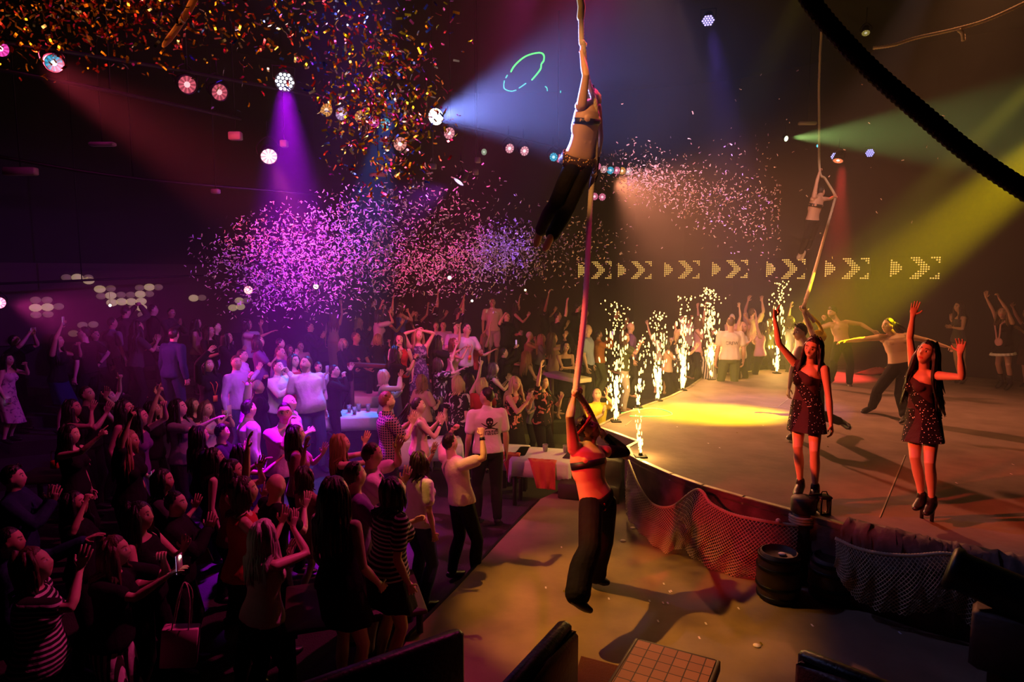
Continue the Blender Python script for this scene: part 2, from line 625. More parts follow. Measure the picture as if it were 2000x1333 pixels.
    def locks(s, mb, n, length, r=.02, spread=125, rnd=None, fly=0.0, wind=None, top=.06, k=5, wave=0.0, seg=7):
        """hanging locks of long hair, from the scalp down with gravity, kept outside neck and back"""
        rnd = rnd or random.Random(3)
        J = s.J
        for i in range(n):
            u = (i + rnd.uniform(.1, .9)) / n
            a = math.radians(180 + (u - .5) * 2 * spread)
            zt = rnd.uniform(-.02, top)
            h = s.hp(math.sin(a) * .070, math.cos(a) * .088 - .006, zt)
            out = nrm(h - s.hp(0, 0, zt))
            g0 = nrm(-UP * .85 - s.hup * .3)
            L = length * s.sc * rnd.uniform(.82, 1.05)
            P = [s.hp(math.sin(a) * .04, math.cos(a) * .05 - .006, zt + .05), h + out * .006]
            p = P[-1]
            ph = rnd.uniform(0, 6)
            for q in range(seg):
                tq = q / seg
                d = g0 + out * (.35 if q == 0 else .06 + fly * tq * rnd.uniform(.5, 1.5))
                if wind is not None: d = d + np.asarray(wind) * tq
                p = p + nrm(d) * L / seg + (s.hr * math.sin(ph + q * 1.3) + s.fdir * math.cos(ph + q)) * wave
                # push out of neck / back
                c = s.tor(min(1.0, max(.3, np.dot(p - J['pelvis'], s.up) / max(.2, np.linalg.norm(J['neck'] - J['pelvis'])))))
                if np.dot(p - J['neck'], s.up) < .0:
                    loc = p - c[0]
                    x, y = loc.dot(c[2]), loc.dot(c[3])
                    w, dd = .165 * s.sc * s.w, .125 * s.sc * s.w
                    e = math.hypot(x / w, y / dd)
                    if e < 1:
                        if abs(y) < .03: y = -.05
                        f = 1 / max(e, .25)
                        p = p + c[3] * (y * f - loc.dot(c[3])) + c[2] * (x * min(f, 1.3) - loc.dot(c[2]))
                else:
                    ax_ = J['neck'] + s.up * np.dot(p - J['neck'], s.up)
                    rr = np.linalg.norm(p - ax_)
                    if rr < .062 * s.sc: p = ax_ + nrm(p - ax_) * .062 * s.sc
                P.append(p)
            rad = np.interp(np.linspace(0, 1, len(P)), [0, .2, .7, 1], [r * .8, r, r * .85, r * .2])
            mb.tube(P, rad * s.sc, k)
        return mb


SKIN = (.62, .36, .25)


def paint_body(P, tone, lip=None, beard=None, nails=None, eyes=True, tattoo=None, brow=(.04, .025, .02), makeup=None, smile=False):
    """post step: colours on the baked body by facial landmark; joins the loose fingers"""
    lip = lip or tuple(np.array(tone) * V(.95, .55, .55))

    def post(me, co, fingers=None):
        n = len(co)
        col = np.ones((n, 4)); col[:, :3] = tone
        loc = (co - P.J['head'])
        x, y, z = loc @ P.hr / P.sc, loc @ P.fdir / P.sc, loc @ P.hup / P.sc
        face = (y > .045) & (np.abs(z) < .13) & (np.abs(x) < .08)
        if beard is not None:
            bm = (y > -.01) & (z < -.038) & (z > -.135) & (np.abs(x) < .085) & (y < .16)
            mouth = ((np.abs(x) < .022) & (np.abs(z + .060) < .008))
            col[bm & ~mouth, :3] = np.array(tone) * .35 + np.array(beard) * .65
        ax = np.abs(x)
        if eyes:
            if makeup is not None:
                col[face & (((ax - .032) / .021) ** 2 + ((z - .014) / .015) ** 2 < 1), :3] = makeup
            e = face & (((ax - .032) / .016) ** 2 + ((z - .011) / .0075) ** 2 < 1)
            col[e, :3] = (.75, .72, .70)
            col[face & (((ax - .031) / .0075) ** 2 + ((z - .011) / .0085) ** 2 < 1), :3] = (.03, .02, .015)
            b = face & (ax > .012) & (ax < .052) & (np.abs(z - (.036 + .06 * (ax - .012) - 1.6 * np.clip(ax - .034, 0, 1) ** 1.2 * .5)) < .0042)
            col[b, :3] = brow
        l = face & (np.abs(x) < .025) & (np.abs(z + .060) < .0095 - .1 * np.abs(x) * .15)
        if smile: l = face & (((x / .030) ** 2 + ((z + .060) / .012) ** 2) < 1)
        col[l, :3] = lip
        if smile: col[face & (((x / .024) ** 2 + ((z + .059) / .006) ** 2) < 1), :3] = (.85, .80, .76)
        if tattoo is not None:
            tattoo(P, co, col)
        at_ = me.color_attributes.new('col', 'FLOAT_COLOR', 'POINT')
        at_.data.foreach_set('color', col.astype(np.float32).ravel())
        if fingers is not None and fingers.n:
            fv, ff, _ = fingers.arrays()
            bm_ = __import__('bmesh').new()
            bm_.from_mesh(me)
            lay = bm_.verts.layers.float_color.get('col')
            nv = [bm_.verts.new(p) for p in fv]
            for v_ in nv: v_[lay] = (*tone, 1)
            for f in ff:
                fc = bm_.faces.new([nv[i] for i in f]); fc.smooth = True
            bm_.to_mesh(me); bm_.free()
        return me
    return post
# ---------------------------------------------------------------- dressing a skeleton
def solve(parent, px, py, L, sign=0):
    """point on the view ray of a photo pixel at bone length L from its parent joint; sign picks nearer / farther"""
    r = nrm(ray(px, py))
    b = r.dot(parent - CAM)
    foot = CAM + r * b
    h2 = L * L - np.dot(parent - foot, parent - foot)
    if h2 <= 0 or sign == 0:
        return foot
    return foot + r * math.sqrt(h2) * sign


def joints_from_photo(spec, Y0, H, lean=1.0):
    """spec: joint -> (px, py[, sign])  (sign -1 towards the camera, +1 away)"""
    k = H / 1.75
    J = {}
    g = lambda n: (spec[n] + (0,))[:3] if len(spec[n]) == 2 else spec[n]
    J['pelvis'] = at(spec['pelvis'][0], spec['pelvis'][1], Y0)

    def S(n, par, L):
        x, y, sg = g(n)
        J[n] = solve(J[par], x, y, L * k * abs(sg) if abs(sg) not in (0, 1) else L * k, (sg > 0) - (sg < 0))
    S('neck', 'pelvis', .52)
    for sd in 'RL':
        S('sh' + sd, 'neck', .185)
        S('el' + sd, 'sh' + sd, .29)
        S('wr' + sd, 'el' + sd, .255)
        S('hip' + sd, 'pelvis', .10)
        S('kn' + sd, 'hip' + sd, .44)
        S('an' + sd, 'kn' + sd, .42)
        S('toe' + sd, 'an' + sd, .19)
    S('head', 'neck', .20)
    if 'mid' in spec:
        x, y, sg = g('mid')
        J['mid'] = solve((J['pelvis'] + J['neck']) / 2, x, y, .05 * k, sg)
    return J


BLACK = (.012, .010, .012)


def hair_parts(P, root, spec, lod):
    st, col = spec.get('hair', 'short'), spec.get('hcol', (.02, .013, .01))
    nu, nv = ((26, 20), (16, 12), (12, 9))[lod]
    mb = MB()
    rnd = random.Random(spec.get('seed', 1))
    nl = (1.0, .34, .2)[lod]
    rl = (1.0, 1.75, 2.3)[lod]
    if st == 'bald':
        return None
    if st == 'crop':
        P.skull(mb, .035, .072, nu=nu, nv=nv, back=-.07, side=.02)
    elif st == 'short':
        P.skull(mb, .085, .066, nu=nu, nv=nv, back=-.075, side=.015, shift=(0, -.006, .014))
        if lod < 2:
            for i in range(26 if lod == 0 else 12):
                a = rnd.uniform(-1.3, 1.3); b = rnd.uniform(-.6, 1.1)
                p0 = P.hp(.066 * math.sin(a), .075 * math.cos(a) * b - .01, .085 + .03 * rnd.random() * (1 - abs(a) * .5))
                mb.tube([p0, p0 + P.hup * .018 + P.fdir * rnd.uniform(-.01, .025) + P.hr * rnd.uniform(-.02, .02)], [.016, .003], 5)
    elif st == 'curly':
        P.skull(mb, .10, .062, nu=nu, nv=nv, back=-.06, side=.01, shift=(0, -.006, .016))
        for i in range(90 if lod == 0 else 40):
            a = rnd.uniform(-PI, PI); e = rnd.uniform(.05, 1.5)
            f = math.cos(e)
            if math.cos(a) > .3 and e < .55: continue
            p0 = P.hp(.078 * math.sin(a) * f, .092 * math.cos(a) * f - .008, .012 + .112 * math.sin(e))
            mb.ball(p0, rnd.uniform(.014, .024) * P.sc, 6, 4)
    elif st in ('long', 'bob', 'mid', 'flow'):
        P.skull(mb, .075, .070, nu=nu, nv=nv, back=-.12, side=-.01)
        L = {'long': .46, 'bob': .20, 'mid': .30, 'flow': .58}[st]
        L = spec.get('hlen', L)
        P.locks(mb, int(110 * nl), L, .012 * rl, 112, rnd, fly=spec.get('fly', .05), wind=spec.get('wind'), wave=.004 if st != 'flow' else .007)
        P.locks(mb, int(40 * nl), L * .8, .013 * rl, 85, rnd, top=.09, fly=spec.get('fly', .05), wind=spec.get('wind'))
    elif st == 'pony':
        P.skull(mb, .05, .076, nu=nu, nv=nv, back=-.07, side=.0)
        b = P.hp(0, -.100, .045)
        for i in range(int(34 * nl) + 4):
            w = V(rnd.uniform(-1, 1), rnd.uniform(-1, 1), rnd.uniform(-1, 1)) * .012
            q = spec.get('hlen', .26) * rnd.uniform(.7, 1.1)
            dr = nrm(-P.fdir * .7 - UP * .75 + w * 9 + V(*spec.get('wind', (0, 0, 0))))
            mb.tube([b, b + w - P.fdir * .03, b + w * 2 + dr * q * .5 - UP * .02, b + w * 2.6 + dr * q - UP * .05], np.array([.010, .012, .010, .002]) * rl ** .5, 5)
        mb.ball(b, .022, 7, 5)
    elif st == 'bun':
        P.skull(mb, .05, .074, nu=nu, nv=nv, back=-.08, side=-.005)
        mb.ellipsoid(P.hp(0, -.10, .075), np.array([P.hr * .04, P.fdir * .034, P.hup * .036]), 10, 7)
    elif st == 'cap':
        P.skull(mb, .03, .02, nu=nu, nv=nv, back=-.07, side=-.01)
    if spec.get('parting') and lod == 0:
        pass
    return build('hair', mb, M['hair'], root, color=col)


def dress_shell(P, mb, t0=.0, infl=.014, length=.75, flare=.02, hem=.30, sleeves=0.0, top=.9, waist=None):
    """upper part + skirt falling to a hem"""
    P.add_torso(mb, t0, top, infl)


def skirt(P, mb, t_top, drop, w_hem, d_hem=None, infl=.015, wavy=.0, nf=7, solid=True):
    """skirt from torso station t_top falling by drop metres towards between the knees"""
    J = P.J
    p, d, l, f = P.tor(t_top)
    T = TORSO_M if P.sex == 'm' else TORSO_F
    w0 = np.interp(t_top, [a[0] for a in T], [a[1] for a in T]) * P.sc * P.w + infl
    d0 = np.interp(t_top, [a[0] for a in T], [a[2] for a in T]) * P.sc * P.w + infl
    wh = np.interp(.0, [a[0] for a in T], [a[1] for a in T]) * P.sc * P.w + infl
    dh = np.interp(.0, [a[0] for a in T], [a[2] for a in T]) * P.sc * P.w + infl
    d_hem = d_hem or w_hem * .85
    hips = J['pelvis']
    kn = (J['knR'] + J['knL']) / 2
    dn = nrm(kn - hips)
    k = 40
    a = np.linspace(0, 2 * PI, k, endpoint=False)
    R = []
    top = p
    L1 = np.linalg.norm(hips - top)
    for q in np.linspace(0, 1, 9):
        s_ = q * drop
        c = top + (hips - top) * min(1, s_ / max(L1, 1e-3)) + dn * max(0, s_ - L1)
        u = min(1, s_ / max(L1, 1e-3))
        w = w0 + (wh - w0) * u ** .7
        dd = d0 + (dh - d0) * u ** .7
        if s_ > L1:
            e = (s_ - L1) / max(drop - L1, 1e-3)
            w = wh + (w_hem - wh) * e; dd = dh + (d_hem - dh) * e
        wv = 1 + wavy * q * np.sin(a * nf + .7)
        R.append(c + np.outer(np.cos(a) * w * wv, l) + np.outer(np.sin(a) * dd * wv, f))
    mb.loft(R)
    return mb


def clothe(P, root, spec, lod, vox):
    """clothing children from spec: top, bottom, colours / materials"""
    cm = lambda key: (M[spec[key]] if isinstance(spec.get(key), str) else M['cloth'])
    cc = lambda key, d: (d if isinstance(spec.get(key), str) else spec.get(key, d))
    top, bot = spec.get('top', 'tee'), spec.get('bottom', 'trousers')
    i1, i2 = .013 * P.sc, .016 * P.sc
    v = vox * 1.25
    if top in ('tee', 'shirt', 'polo', 'jacket', 'tank', 'vest', 'crop', 'roll'):
        mb = MB()
        inf = i2 if top != 'jacket' else .024
        lo = {'crop': .42, 'jacket': -.12}.get(top, -.03 if spec.get('tuck', False) is False else .10)
        P.add_torso(mb, lo, .95 if top in ('tank', 'crop') else 1.0, inf, flare=.03 if not spec.get('tuck') else 0)
        if top not in ('tank', 'crop', 'vest'):
            P.add_shoulders(mb, inf)
            e = {'tee': .62, 'polo': .66, 'shirt': 1.93, 'jacket': 1.93, 'roll': 1.25}[top]
            for sd in 'RL': P.add_arm(mb, sd, inf * .9, e, cuff=.012 if e < 1 else .004)
        elif top in ('tank', 'crop'):
            for sd in 'RL':
                q = P.J['neck'] * .45 + P.J['sh' + sd] * .55
                pf, pb_ = P.tor(.84), P.tor(.80)
                mb.rtube([q + P.fw * .085 * P.sc - P.up * .10, q + P.up * .035 + P.fw * .02, q - P.fw * .075 * P.sc - P.up * .08], [.022, .020, .022], 8)
        if top in ('polo', 'shirt', 'jacket', 'roll'):
            n = P.J['neck']
            mb.rtube([n - P.up * .03, n + P.up * .022 + P.fw * .004], np.array([.078, .070]) * P.sc, P.k)
        post = None
        job('jacket' if top == 'jacket' else 'shirt' if top not in ('tank', 'crop') else 'top', mb, cm('tcol'), root, v, 3, color=cc('tcol', (.5, .5, .5)))
    elif top == 'strapless':
        mb = MB(); P.add_torso(mb, .2, .83, i1)
        job('top', mb, cm('tcol'), root, v, 3, color=cc('tcol', BLACK))
    if bot in ('trousers', 'jeans', 'shorts'):
        mb = MB()
        P.add_torso(mb, -.17, .16 if top else .10, i1)
        wide = spec.get('wide', .010)
        for sd in 'RL':
            P.add_leg(mb, sd, i1 + .004, 1.93 if bot != 'shorts' else .80, cuff=wide if bot != 'shorts' else .03)
        job('shorts' if bot == 'shorts' else 'trousers', mb, cm('bcol'), root, v, 4, color=cc('bcol', BLACK))
    elif bot in ('skirt', 'longskirt', 'mini'):
        mb = MB()
        q = {'skirt': .52, 'longskirt': .85, 'mini': .40}[bot] * P.sc
        skirt(P, mb, .2, q, (.22 if bot != 'mini' else .205) * P.sc * P.w, wavy=.05)
        job('skirt', mb, cm('bcol'), root, v, 2, color=cc('bcol', BLACK))
    if bot in ('dress', 'maxi', 'minidress'):
        mb = MB()
        P.add_torso(mb, -.02, .93 if top != 'straplessdress' else .84, i1)
        q = {'dress': .72, 'maxi': 1.1, 'minidress': .56}[bot] * P.sc
        skirt(P, mb, .34, q, (.215 if bot != 'maxi' else .26) * P.sc * P.w, wavy=.06)
        if top in ('dress_sleeve',):
            P.add_shoulders(mb, i2)
            for sd in 'RL': P.add_arm(mb, sd, i2, .7, cuff=.02)
        else:
            for sd in 'RL':
                q_ = P.J['neck'] * .45 + P.J['sh' + sd] * .55
                mb.rtube([q_ + P.fw * .085 * P.sc - P.up * .10, q_ + P.up * .03 + P.fw * .02, q_ - P.fw * .075 * P.sc - P.up * .08], [.018, .016, .018], 8)
        job('dress', mb, cm('bcol'), root, v, 2, color=cc('bcol', BLACK))
    if spec.get('shoes', True) and lod < 2:
        for sd in 'RL':
            mb = MB(); P.add_foot(mb, sd, .007)
            if spec.get('boot'):
                a, b = P.J['an' + sd], P.J['kn' + sd]
                mb.rtube([a, a + (b - a) * spec['boot']], [.05, .06], P.k)
            job('shoe', mb, M['shoe'], root, .009 if lod == 0 else .014, 2, color=spec.get('scol', BLACK))


def make_person(P, base, label, spec, lod=1, group=None):
    """Empty at the feet > body, hair, clothes. lod 0 close, 1 crowd, 2 far crowd"""
    root = empty('person', base, label, 'person', group)
    vox = (.0065, .0105, .014)[lod]
    mb, fg = MB(), MB()
    P.add_torso(mb); P.add_shoulders(mb)
    for sd in 'RL':
        P.add_arm(mb, sd); P.add_leg(mb, sd); P.add_foot(mb, sd)
        P.add_hand(mb, sd, fg, lod == 0)
    nu, nv = ((44, 36), (22, 18), (14, 12))[lod]
    P.add_head(mb, nu, nv)
    if spec.get('muscle'):
        for t, sx, fx, rx, rz, ry in ((.74, .07, .086, .075, .052, .032), (.90, .165, .0, .055, .055, .058), (.62, .128, -.02, .030, .11, .07)):
            p, d, l, f = P.tor(t)
            for sg in (-1, 1):
                mb.ellipsoid(p + l * sg * sx * P.sc + f * fx * P.sc, np.array([l * rx, f * ry, d * rz]) * P.sc, 12, 8)
        for t in (.50, .38, .26):
            p, d, l, f = P.tor(t)
            for sg in (-1, 1):
                mb.ellipsoid(p + l * sg * .032 + f * .082 * P.sc, np.array([l * .033, f * .020, d * .034]) * P.sc, 10, 6)
    tone = spec.get('tone', SKIN)
    pst = paint_body(P, tone, spec.get('lip'), spec.get('beard'), tattoo=spec.get('tattoo'), makeup=spec.get('makeup'), smile=spec.get('smile', False), brow=spec.get('hcol', (.03, .02, .015)) if spec.get('hair') != 'bald' else (.05, .03, .02))
    job('body', mb, M['skin'], root, vox, 3 if lod else 4, post=lambda me, co: pst(me, co, fg))
    hair_parts(P, root, spec, lod)
    clothe(P, root, spec, lod, vox)
    return root
# ---------------------------------------------------------------- performers
STAGE = 0.70
RED_SEQ = pattern('sequined_cloth', 'sequin', (.010, .006, .008), (.9, .85, .8), 42, thr=.20, rough=.75)
M['sequin'] = RED_SEQ
M['panel'] = mat('matte_panel', (.060, .030, .036), .85, spec=.1, bump=(20, .4))
M['black'] = mat('black_cloth', (.010, .008, .010), .85, spec=.1, bump=(16, .5))
M['trouser'] = mat('dark_trouser', (.010, .007, .008), .8, spec=.1, bump=(9, .9))
M['strap'] = mat('black_strap', (.008, .007, .008), .5)
M['white'] = mat('white_cloth', (.82, .80, .78), .85, bump=(14, .5))
M['yellow'] = mat('yellow_satin', (.85, .70, .05), .5, bump=(10, .6))
M['redband'] = mat('red_band', (.5, .02, .02), .7)
M['pink'] = mat('pink_trim', (.75, .38, .40), .8)
M['rubber'] = mat('white_rubber', (.8, .78, .74), .6)

HERO = {}


def sub_of(root, part, sd, o):
    """hang a sub-part under the right or left part of that name"""
    ps = [c for c in root.children if c.name.split('.')[0] == part]
    ps.sort(key=lambda c: c.name)
    o.parent = ps[0 if sd == 'R' else 1]
    o.matrix_parent_inverse = Matrix.Identity(4) @ Matrix.Translation(-Vector((0, 0, 0)))
    return o



def hero(key, spec, H, Y0, label, look, lod=0, floor=STAGE, **kw):
    J = joints_from_photo(spec, Y0, H)
    P = Person(J, H, **kw)
    z = floor if floor is not None else J['pelvis'][2] - .95
    root = make_person(P, (J['pelvis'][0], J['pelvis'][1], z), label, look, lod)
    HERO[key] = (P, root)
    return P, root


def Yfloor(px, py, z=STAGE):
    return ground(px, py, z)[1]


def band(P, root, t0, t1, tilt, infl=.016, name='strap', m=None):
    """a strap round the ribs"""
    mb = MB()
    T = TORSO_M if P.sex == 'm' else TORSO_F
    k = 28
    a = np.linspace(0, 2 * PI, k, endpoint=False)
    R = []
    for io, t in ((0, t0), (1, t0), (1, t1), (0, t1)):
        w = np.interp(t, [q[0] for q in T], [q[1] for q in T]) * P.sc * P.w * .965 + infl * (.5 if io else -.5) + .000
        d = np.interp(t, [q[0] for q in T], [q[2] for q in T]) * P.sc * P.w + infl * (.5 if io else -.5) + .012
        p, dd, l, f = P.tor(t)
        R.append(p + np.outer(np.cos(a) * w, l) + np.outer(np.sin(a) * d, f) + np.outer(np.cos(a) * tilt, dd))
    R.append(R[0])
    mb.loft(R, caps=False)
    return build(name, mb, m or M['strap'], root)


# --- woman dancing at the near left of the stage
w1 = dict(pelvis=(1576, 800), neck=(1582, 713), head=(1587, 681, -1), shR=(1553, 710, 1), shL=(1611, 722, -1),
          elR=(1521, 672, -1), wrR=(1513, 621, 1), elL=(1619, 778, -1), wrL=(1623, 829, -1),
          hipR=(1561, 806, 1), hipL=(1592, 808, -1), knR=(1558, 874, -1), knL=(1591, 882, -1), anR=(1563, 945, 1), anL=(1592, 955, 1), toeR=(1556, 967, -1), toeL=(1587, 978, -1))
Yw1 = Yfloor(1574, 975)
look = dict(hair='mid', hcol=(.022, .010, .008), hlen=.30, top=None, bottom=None, tone=(.60, .33, .22), lip=(.55, .06, .06), smile=1, makeup=(.42, .20, .14), scol=(.012, .01, .01), seed=4)
P, root = hero('w1', w1, 1.70, Yw1, 'dancer in one-shouldered black sequined playsuit, shoulder-length straight hair, one arm up', look, sex='f', k=16, build=.93,
               fdir=(-.72, -.66, -.10), hup=(.22, -.08, 1),
               hands=dict(R=dict(dir=(.05, -.1, 1), pn=(.55, -.8, 0), pose='horns', curl=.35, spread=.35, thumb=-.2), L=dict(dir=(.12, -.25, -1), curl=.35, spread=.1)))


def suit_panels(P, lo, hi):
    """post step: matte plum panels beside the sequined band"""
    def post(me, co):
        lat = nrm(P.J['shR'] - P.J['shL'])
        for pl in me.polygons:
            c = np.array(pl.center)
            t = np.dot(c - P.J['pelvis'], P.up) / np.linalg.norm(P.J['neck'] - P.J['pelvis'])
            q = P.tor(min(max(t, -.3), 1.0))
            x, y = np.dot(c - q[0], q[2]), np.dot(c - q[0], q[3])
            if t > .2:
                e = x - (-.12 + .26 * (t - .2) / .7)
                pl.material_index = 1 if (y > .0 and (e < -.055 or e > .085)) else 0
            else:
                pl.material_index = 1 if (y > -.02 and -.115 - .2 * (t + .1) * -1 < x < -.025) else 0
        return me
    return post


def sequin_suit(P, root, flare):
    """one-shouldered top and flared skirt"""
    T = TORSO_F
    mb = MB()
    k = 28
    a = np.linspace(0, 2 * PI, k, endpoint=False)
    e = 2 / 2.35
    ca, sa = np.sign(np.cos(a)) * np.abs(np.cos(a)) ** e, np.sign(np.sin(a)) * np.abs(np.sin(a)) ** e
    R = []
    for q in np.linspace(0, 1, 12):
        ring = []
        for j in range(k):
            tt = .81 + .125 * ca[j]
            t = .0 + (tt - .0) * q
            p, d, l, f = P.tor(t)
            w = np.interp(t, [x[0] for x in T], [x[1] for x in T]) * P.sc * P.w + .013
            dp = np.interp(t, [x[0] for x in T], [x[2] for x in T]) * P.sc * P.w + .013
            ring.append(p + l * ca[j] * w + f * sa[j] * dp)
        R.append(ring)
    mb.loft(R)
    p, d, l, f = P.tor(.64)
    for s_ in (-1, 1):
        r = .062 * P.sc * P.w + .012
        mb.ellipsoid(p + l * s_ * .066 * P.sc * P.w + f * .074 * P.sc, np.array([l * r, f * r * .95, d * r * (.85 if s_ < 0 else 1)]), 14, 9)
    sp = P.J['neck'] * .42 + P.J['shR'] * .58
    q1, q2 = P.tor(.80), P.tor(.80)
    mb.rtube([q1[0] + q1[3] * .095 + q1[2] * .085, sp + P.fw * .05 + P.up * .028, sp + P.up * .042, sp - P.fw * .05 + P.up * .02, q2[0] - q2[3] * .085 + q2[2] * .09], [.044, .034, .030, .034, .044], 12, ref=P.lat, rb=[.020, .016, .014, .016, .020])
    job('top', mb, [M['sequin'], M['panel']], root, .008, 2, post=suit_panels(P, 0, 1))
    mb = MB()
    skirt(P, mb, .24, .37, .208 * P.sc, .170 * P.sc, infl=.018, wavy=.045, nf=6)
    job('skirt', mb, [M['sequin'], M['panel']], root, .009, 1, post=suit_panels(P, 0, 1))


def heels(P, root):
    for sd in 'RL':
        an, toe = P.J['an' + sd], P.J['toe' + sd]
        f = nrm((toe - an) * V(1, 1, 0))
        mb = MB()
        h = an - f * .045 - UP * .03
        mb.tube([h, V(h[0], h[1], STAGE + .002)], [.022, .016], 10)
        mb.rtube([an + UP * .03, an - UP * .03 - f * .01], [.042, .044], 12)
        sub_of(root, 'shoe', sd, build('heel', mb, M['shoe'], root, color=(.012, .01, .01)))


sequin_suit(P, root, 0); heels(P, root)

# --- woman dancing at the near right of the stage
w2 = dict(pelvis=(1803, 818), neck=(1804, 722), head=(1809, 690, -1), shR=(1784, 716, 1), shL=(1829, 734, -1),
          elR=(1777, 661, 1), wrR=(1783, 617, -1), elL=(1879, 737, -1), wrL=(1875, 690, -1),
          hipR=(1787, 824, 1), hipL=(1819, 826, -1), knR=(1787, 895, -1), knL=(1816, 905, -1), anR=(1800, 972, 1), anL=(1820, 980, 1), toeR=(1788, 994, -1), toeL=(1809, 1004, -1))
Yw2 = Yfloor(1805, 1002)
look = dict(hair='flow', hcol=(.012, .007, .007), hlen=.62, fly=.25, wind=(.35, .25, 0), top=None, bottom=None, tone=(.60, .32, .22), lip=(.50, .05, .05), makeup=(.40, .18, .13), scol=(.012, .01, .01), seed=9)
P, root = hero('w2', w2, 1.70, Yw2, 'dancer in one-shouldered black sequined playsuit with long loose hair flying behind, both arms lifted', look, sex='f', k=16, build=.93,
               fdir=(-.80, -.50, .26), hup=(.30, -.05, .95),
               hands=dict(R=dict(dir=(.10, -.1, 1), pn=(-.4, -.9, 0), curl=.06, spread=.12, thumb=-.1), L=dict(dir=(-.05, -.15, 1), pn=(-.7, -.6, 0), curl=.2, spread=.22, thumb=-.3)))
sequin_suit(P, root, 0); heels(P, root)

# --- man in the pit pulling the rope
m1 = dict(pelvis=(1167, 978), mid=(1152, 930, -1), neck=(1148, 868), head=(1149, 838), shR=(1120, 872, -1), shL=(1180, 882, 1),
          elR=(1113, 815, -1), wrR=(1121, 778, 1), elL=(1222, 884, 1), wrL=(1181, 850, -1),
          hipR=(1154, 984, -1), hipL=(1182, 984, 1), knR=(1152, 1072, -1), knL=(1178, 1058, 1), anR=(1127, 1166, -1), anL=(1163, 1124, 1), toeR=(1153, 1193, 0), toeL=(1187, 1139, 0))
Ym1 = Yfloor(1140, 1180, 0.0)
look = dict(hair='short', hcol=(.02, .013, .01), top=None, bottom='trousers', bcol='trouser', wide=.055, tone=(.62, .36, .24), beard=(.03, .02, .015), muscle=1, seed=2)
P, root = hero('m1', m1, 1.80, Ym1, 'bare-chested person in black trousers leaning back to pull the rope on the pit floor', look, floor=0.0, sex='m', k=16, build=1.0,
               fdir=(.62, -.38, .70), hup=(-.70, .05, .72),
               hands=dict(R=dict(dir=(.3, 0, 1), pn=(1, .0, -.2), curl=.85, spread=0, thumb=.8), L=dict(dir=(-.6, -.4, .45), pn=(.3, -.9, 0), curl=.85, spread=0, thumb=.8)))
band(P, root, .66, .76, -.03)
mb = MB(); P.add_arm(mb, 'L', .012, 1.85, 1.0 - .75); job('arm_sleeve', mb, M['black'], root, .009, 3)
mb = MB()
R = []
for q in np.linspace(0, 2 * PI, 24, endpoint=False):
    R.append(P.hp(.081 * math.cos(q), .098 * math.sin(q) - .002, .052 + .012 * math.sin(q)))
R.append(R[0]); mb.tube(R, .013, 6, caps=False)
mb.tube([P.hp(.05, -.09, .05), P.hp(.06, -.13, -.02), P.hp(.055, -.12, -.13)], [.014, .016, .006], 6)
build('headband', mb, M['redband'], root)
# belt ornaments
mb = MB(); p, d, l, f = P.tor(.03)
for i in range(7):
    mb.ball(p + l * (.15 - i * .012) + f * (.06 + i * .012) - d * (.02 + (i % 3) * .022), .011, 7, 5)
build('belt_charm', mb, mat('red_foil', (.55, .05, .06), .25, 1.0), root)

# --- aerial performer near
a1 = dict(pelvis=(1128, 312), mid=(1141, 262, -1), neck=(1149, 200), head=(1158, 190, 1), shR=(1136, 204, -1), shL=(1165, 210, 1),
          elR=(1144, 147, -1), wrR=(1136, 103, 1), elL=(1172, 268, 1), wrL=(1163, 326, -1),
          hipR=(1119, 325, -1), hipL=(1139, 330, 1), knR=(1085, 398, -1), knL=(1109, 408, 1), anR=(1056, 452, 1), anL=(1077, 462, -1), toeR=(1046, 482, 0), toeL=(1064, 489, 0))
look = dict(hair='short', hcol=(.02, .013, .01), top=None, bottom='trousers', bcol='trouser', wide=.03, tone=(.62, .37, .24), shoes=False, muscle=1, seed=5)
P, root = hero('a1', a1, 1.78, 7.35, 'bare-chested aerialist in black trousers hanging by one arm from the near rope', look, floor=None, sex='m', k=16, build=.97,
               fdir=(.72, .35, .45), hup=(-.40, .1, .9),
               hands=dict(R=dict(dir=(0, 0, 1), pn=(1, .2, 0), curl=.85, spread=0, thumb=.8), L=dict(dir=(-.1, -.1, -1), pn=(-.9, -.3, 0), curl=.8, spread=0, thumb=.7)))
band(P, root, .66, .75, -.01)
mb = MB()
p, d, l, f = P.tor(.06)
for i in range(26):
    a = random.Random(i).uniform(.1, 2.3)
    mb.ball(p + l * .185 * math.cos(a) + f * .14 * math.sin(a) - d * random.Random(i + 50).uniform(-.02, .12), .014, 6, 4)
R_ = []
for io, tt, ww in ((0, .12, .0), (1, .12, .008), (1, -.12, .02), (0, -.12, .0)):
    p, d, l, f = P.tor(tt)
    aa = np.linspace(0, 2 * PI, 28, endpoint=False)
    R_.append(p + np.outer(np.cos(aa) * (.183 + ww) * P.sc, l) + np.outer(np.sin(aa) * (.140 + ww) * P.sc, f))
R_.append(R_[0]); mb.loft(R_, caps=False)
build('hip_scarf', mb, pattern('bronze_sequin', 'sequin', (.06, .03, .015), (.85, .50, .18), 38, thr=.30, rough=.6), root)
mb = MB(); P.add_hand(mb, 'L', None); w = P.J['wrL']; e = P.J['elL']
mb2 = MB(); mb2.rtube([w + nrm(e - w) * .10, w, w + nrm(w - e) * .10, w + nrm(w - e) * .17], [.036, .038, .048, .03], 10, rb=[.034, .034, .034, .02])
job('glove', mb2, M['black'], root, .008, 2)

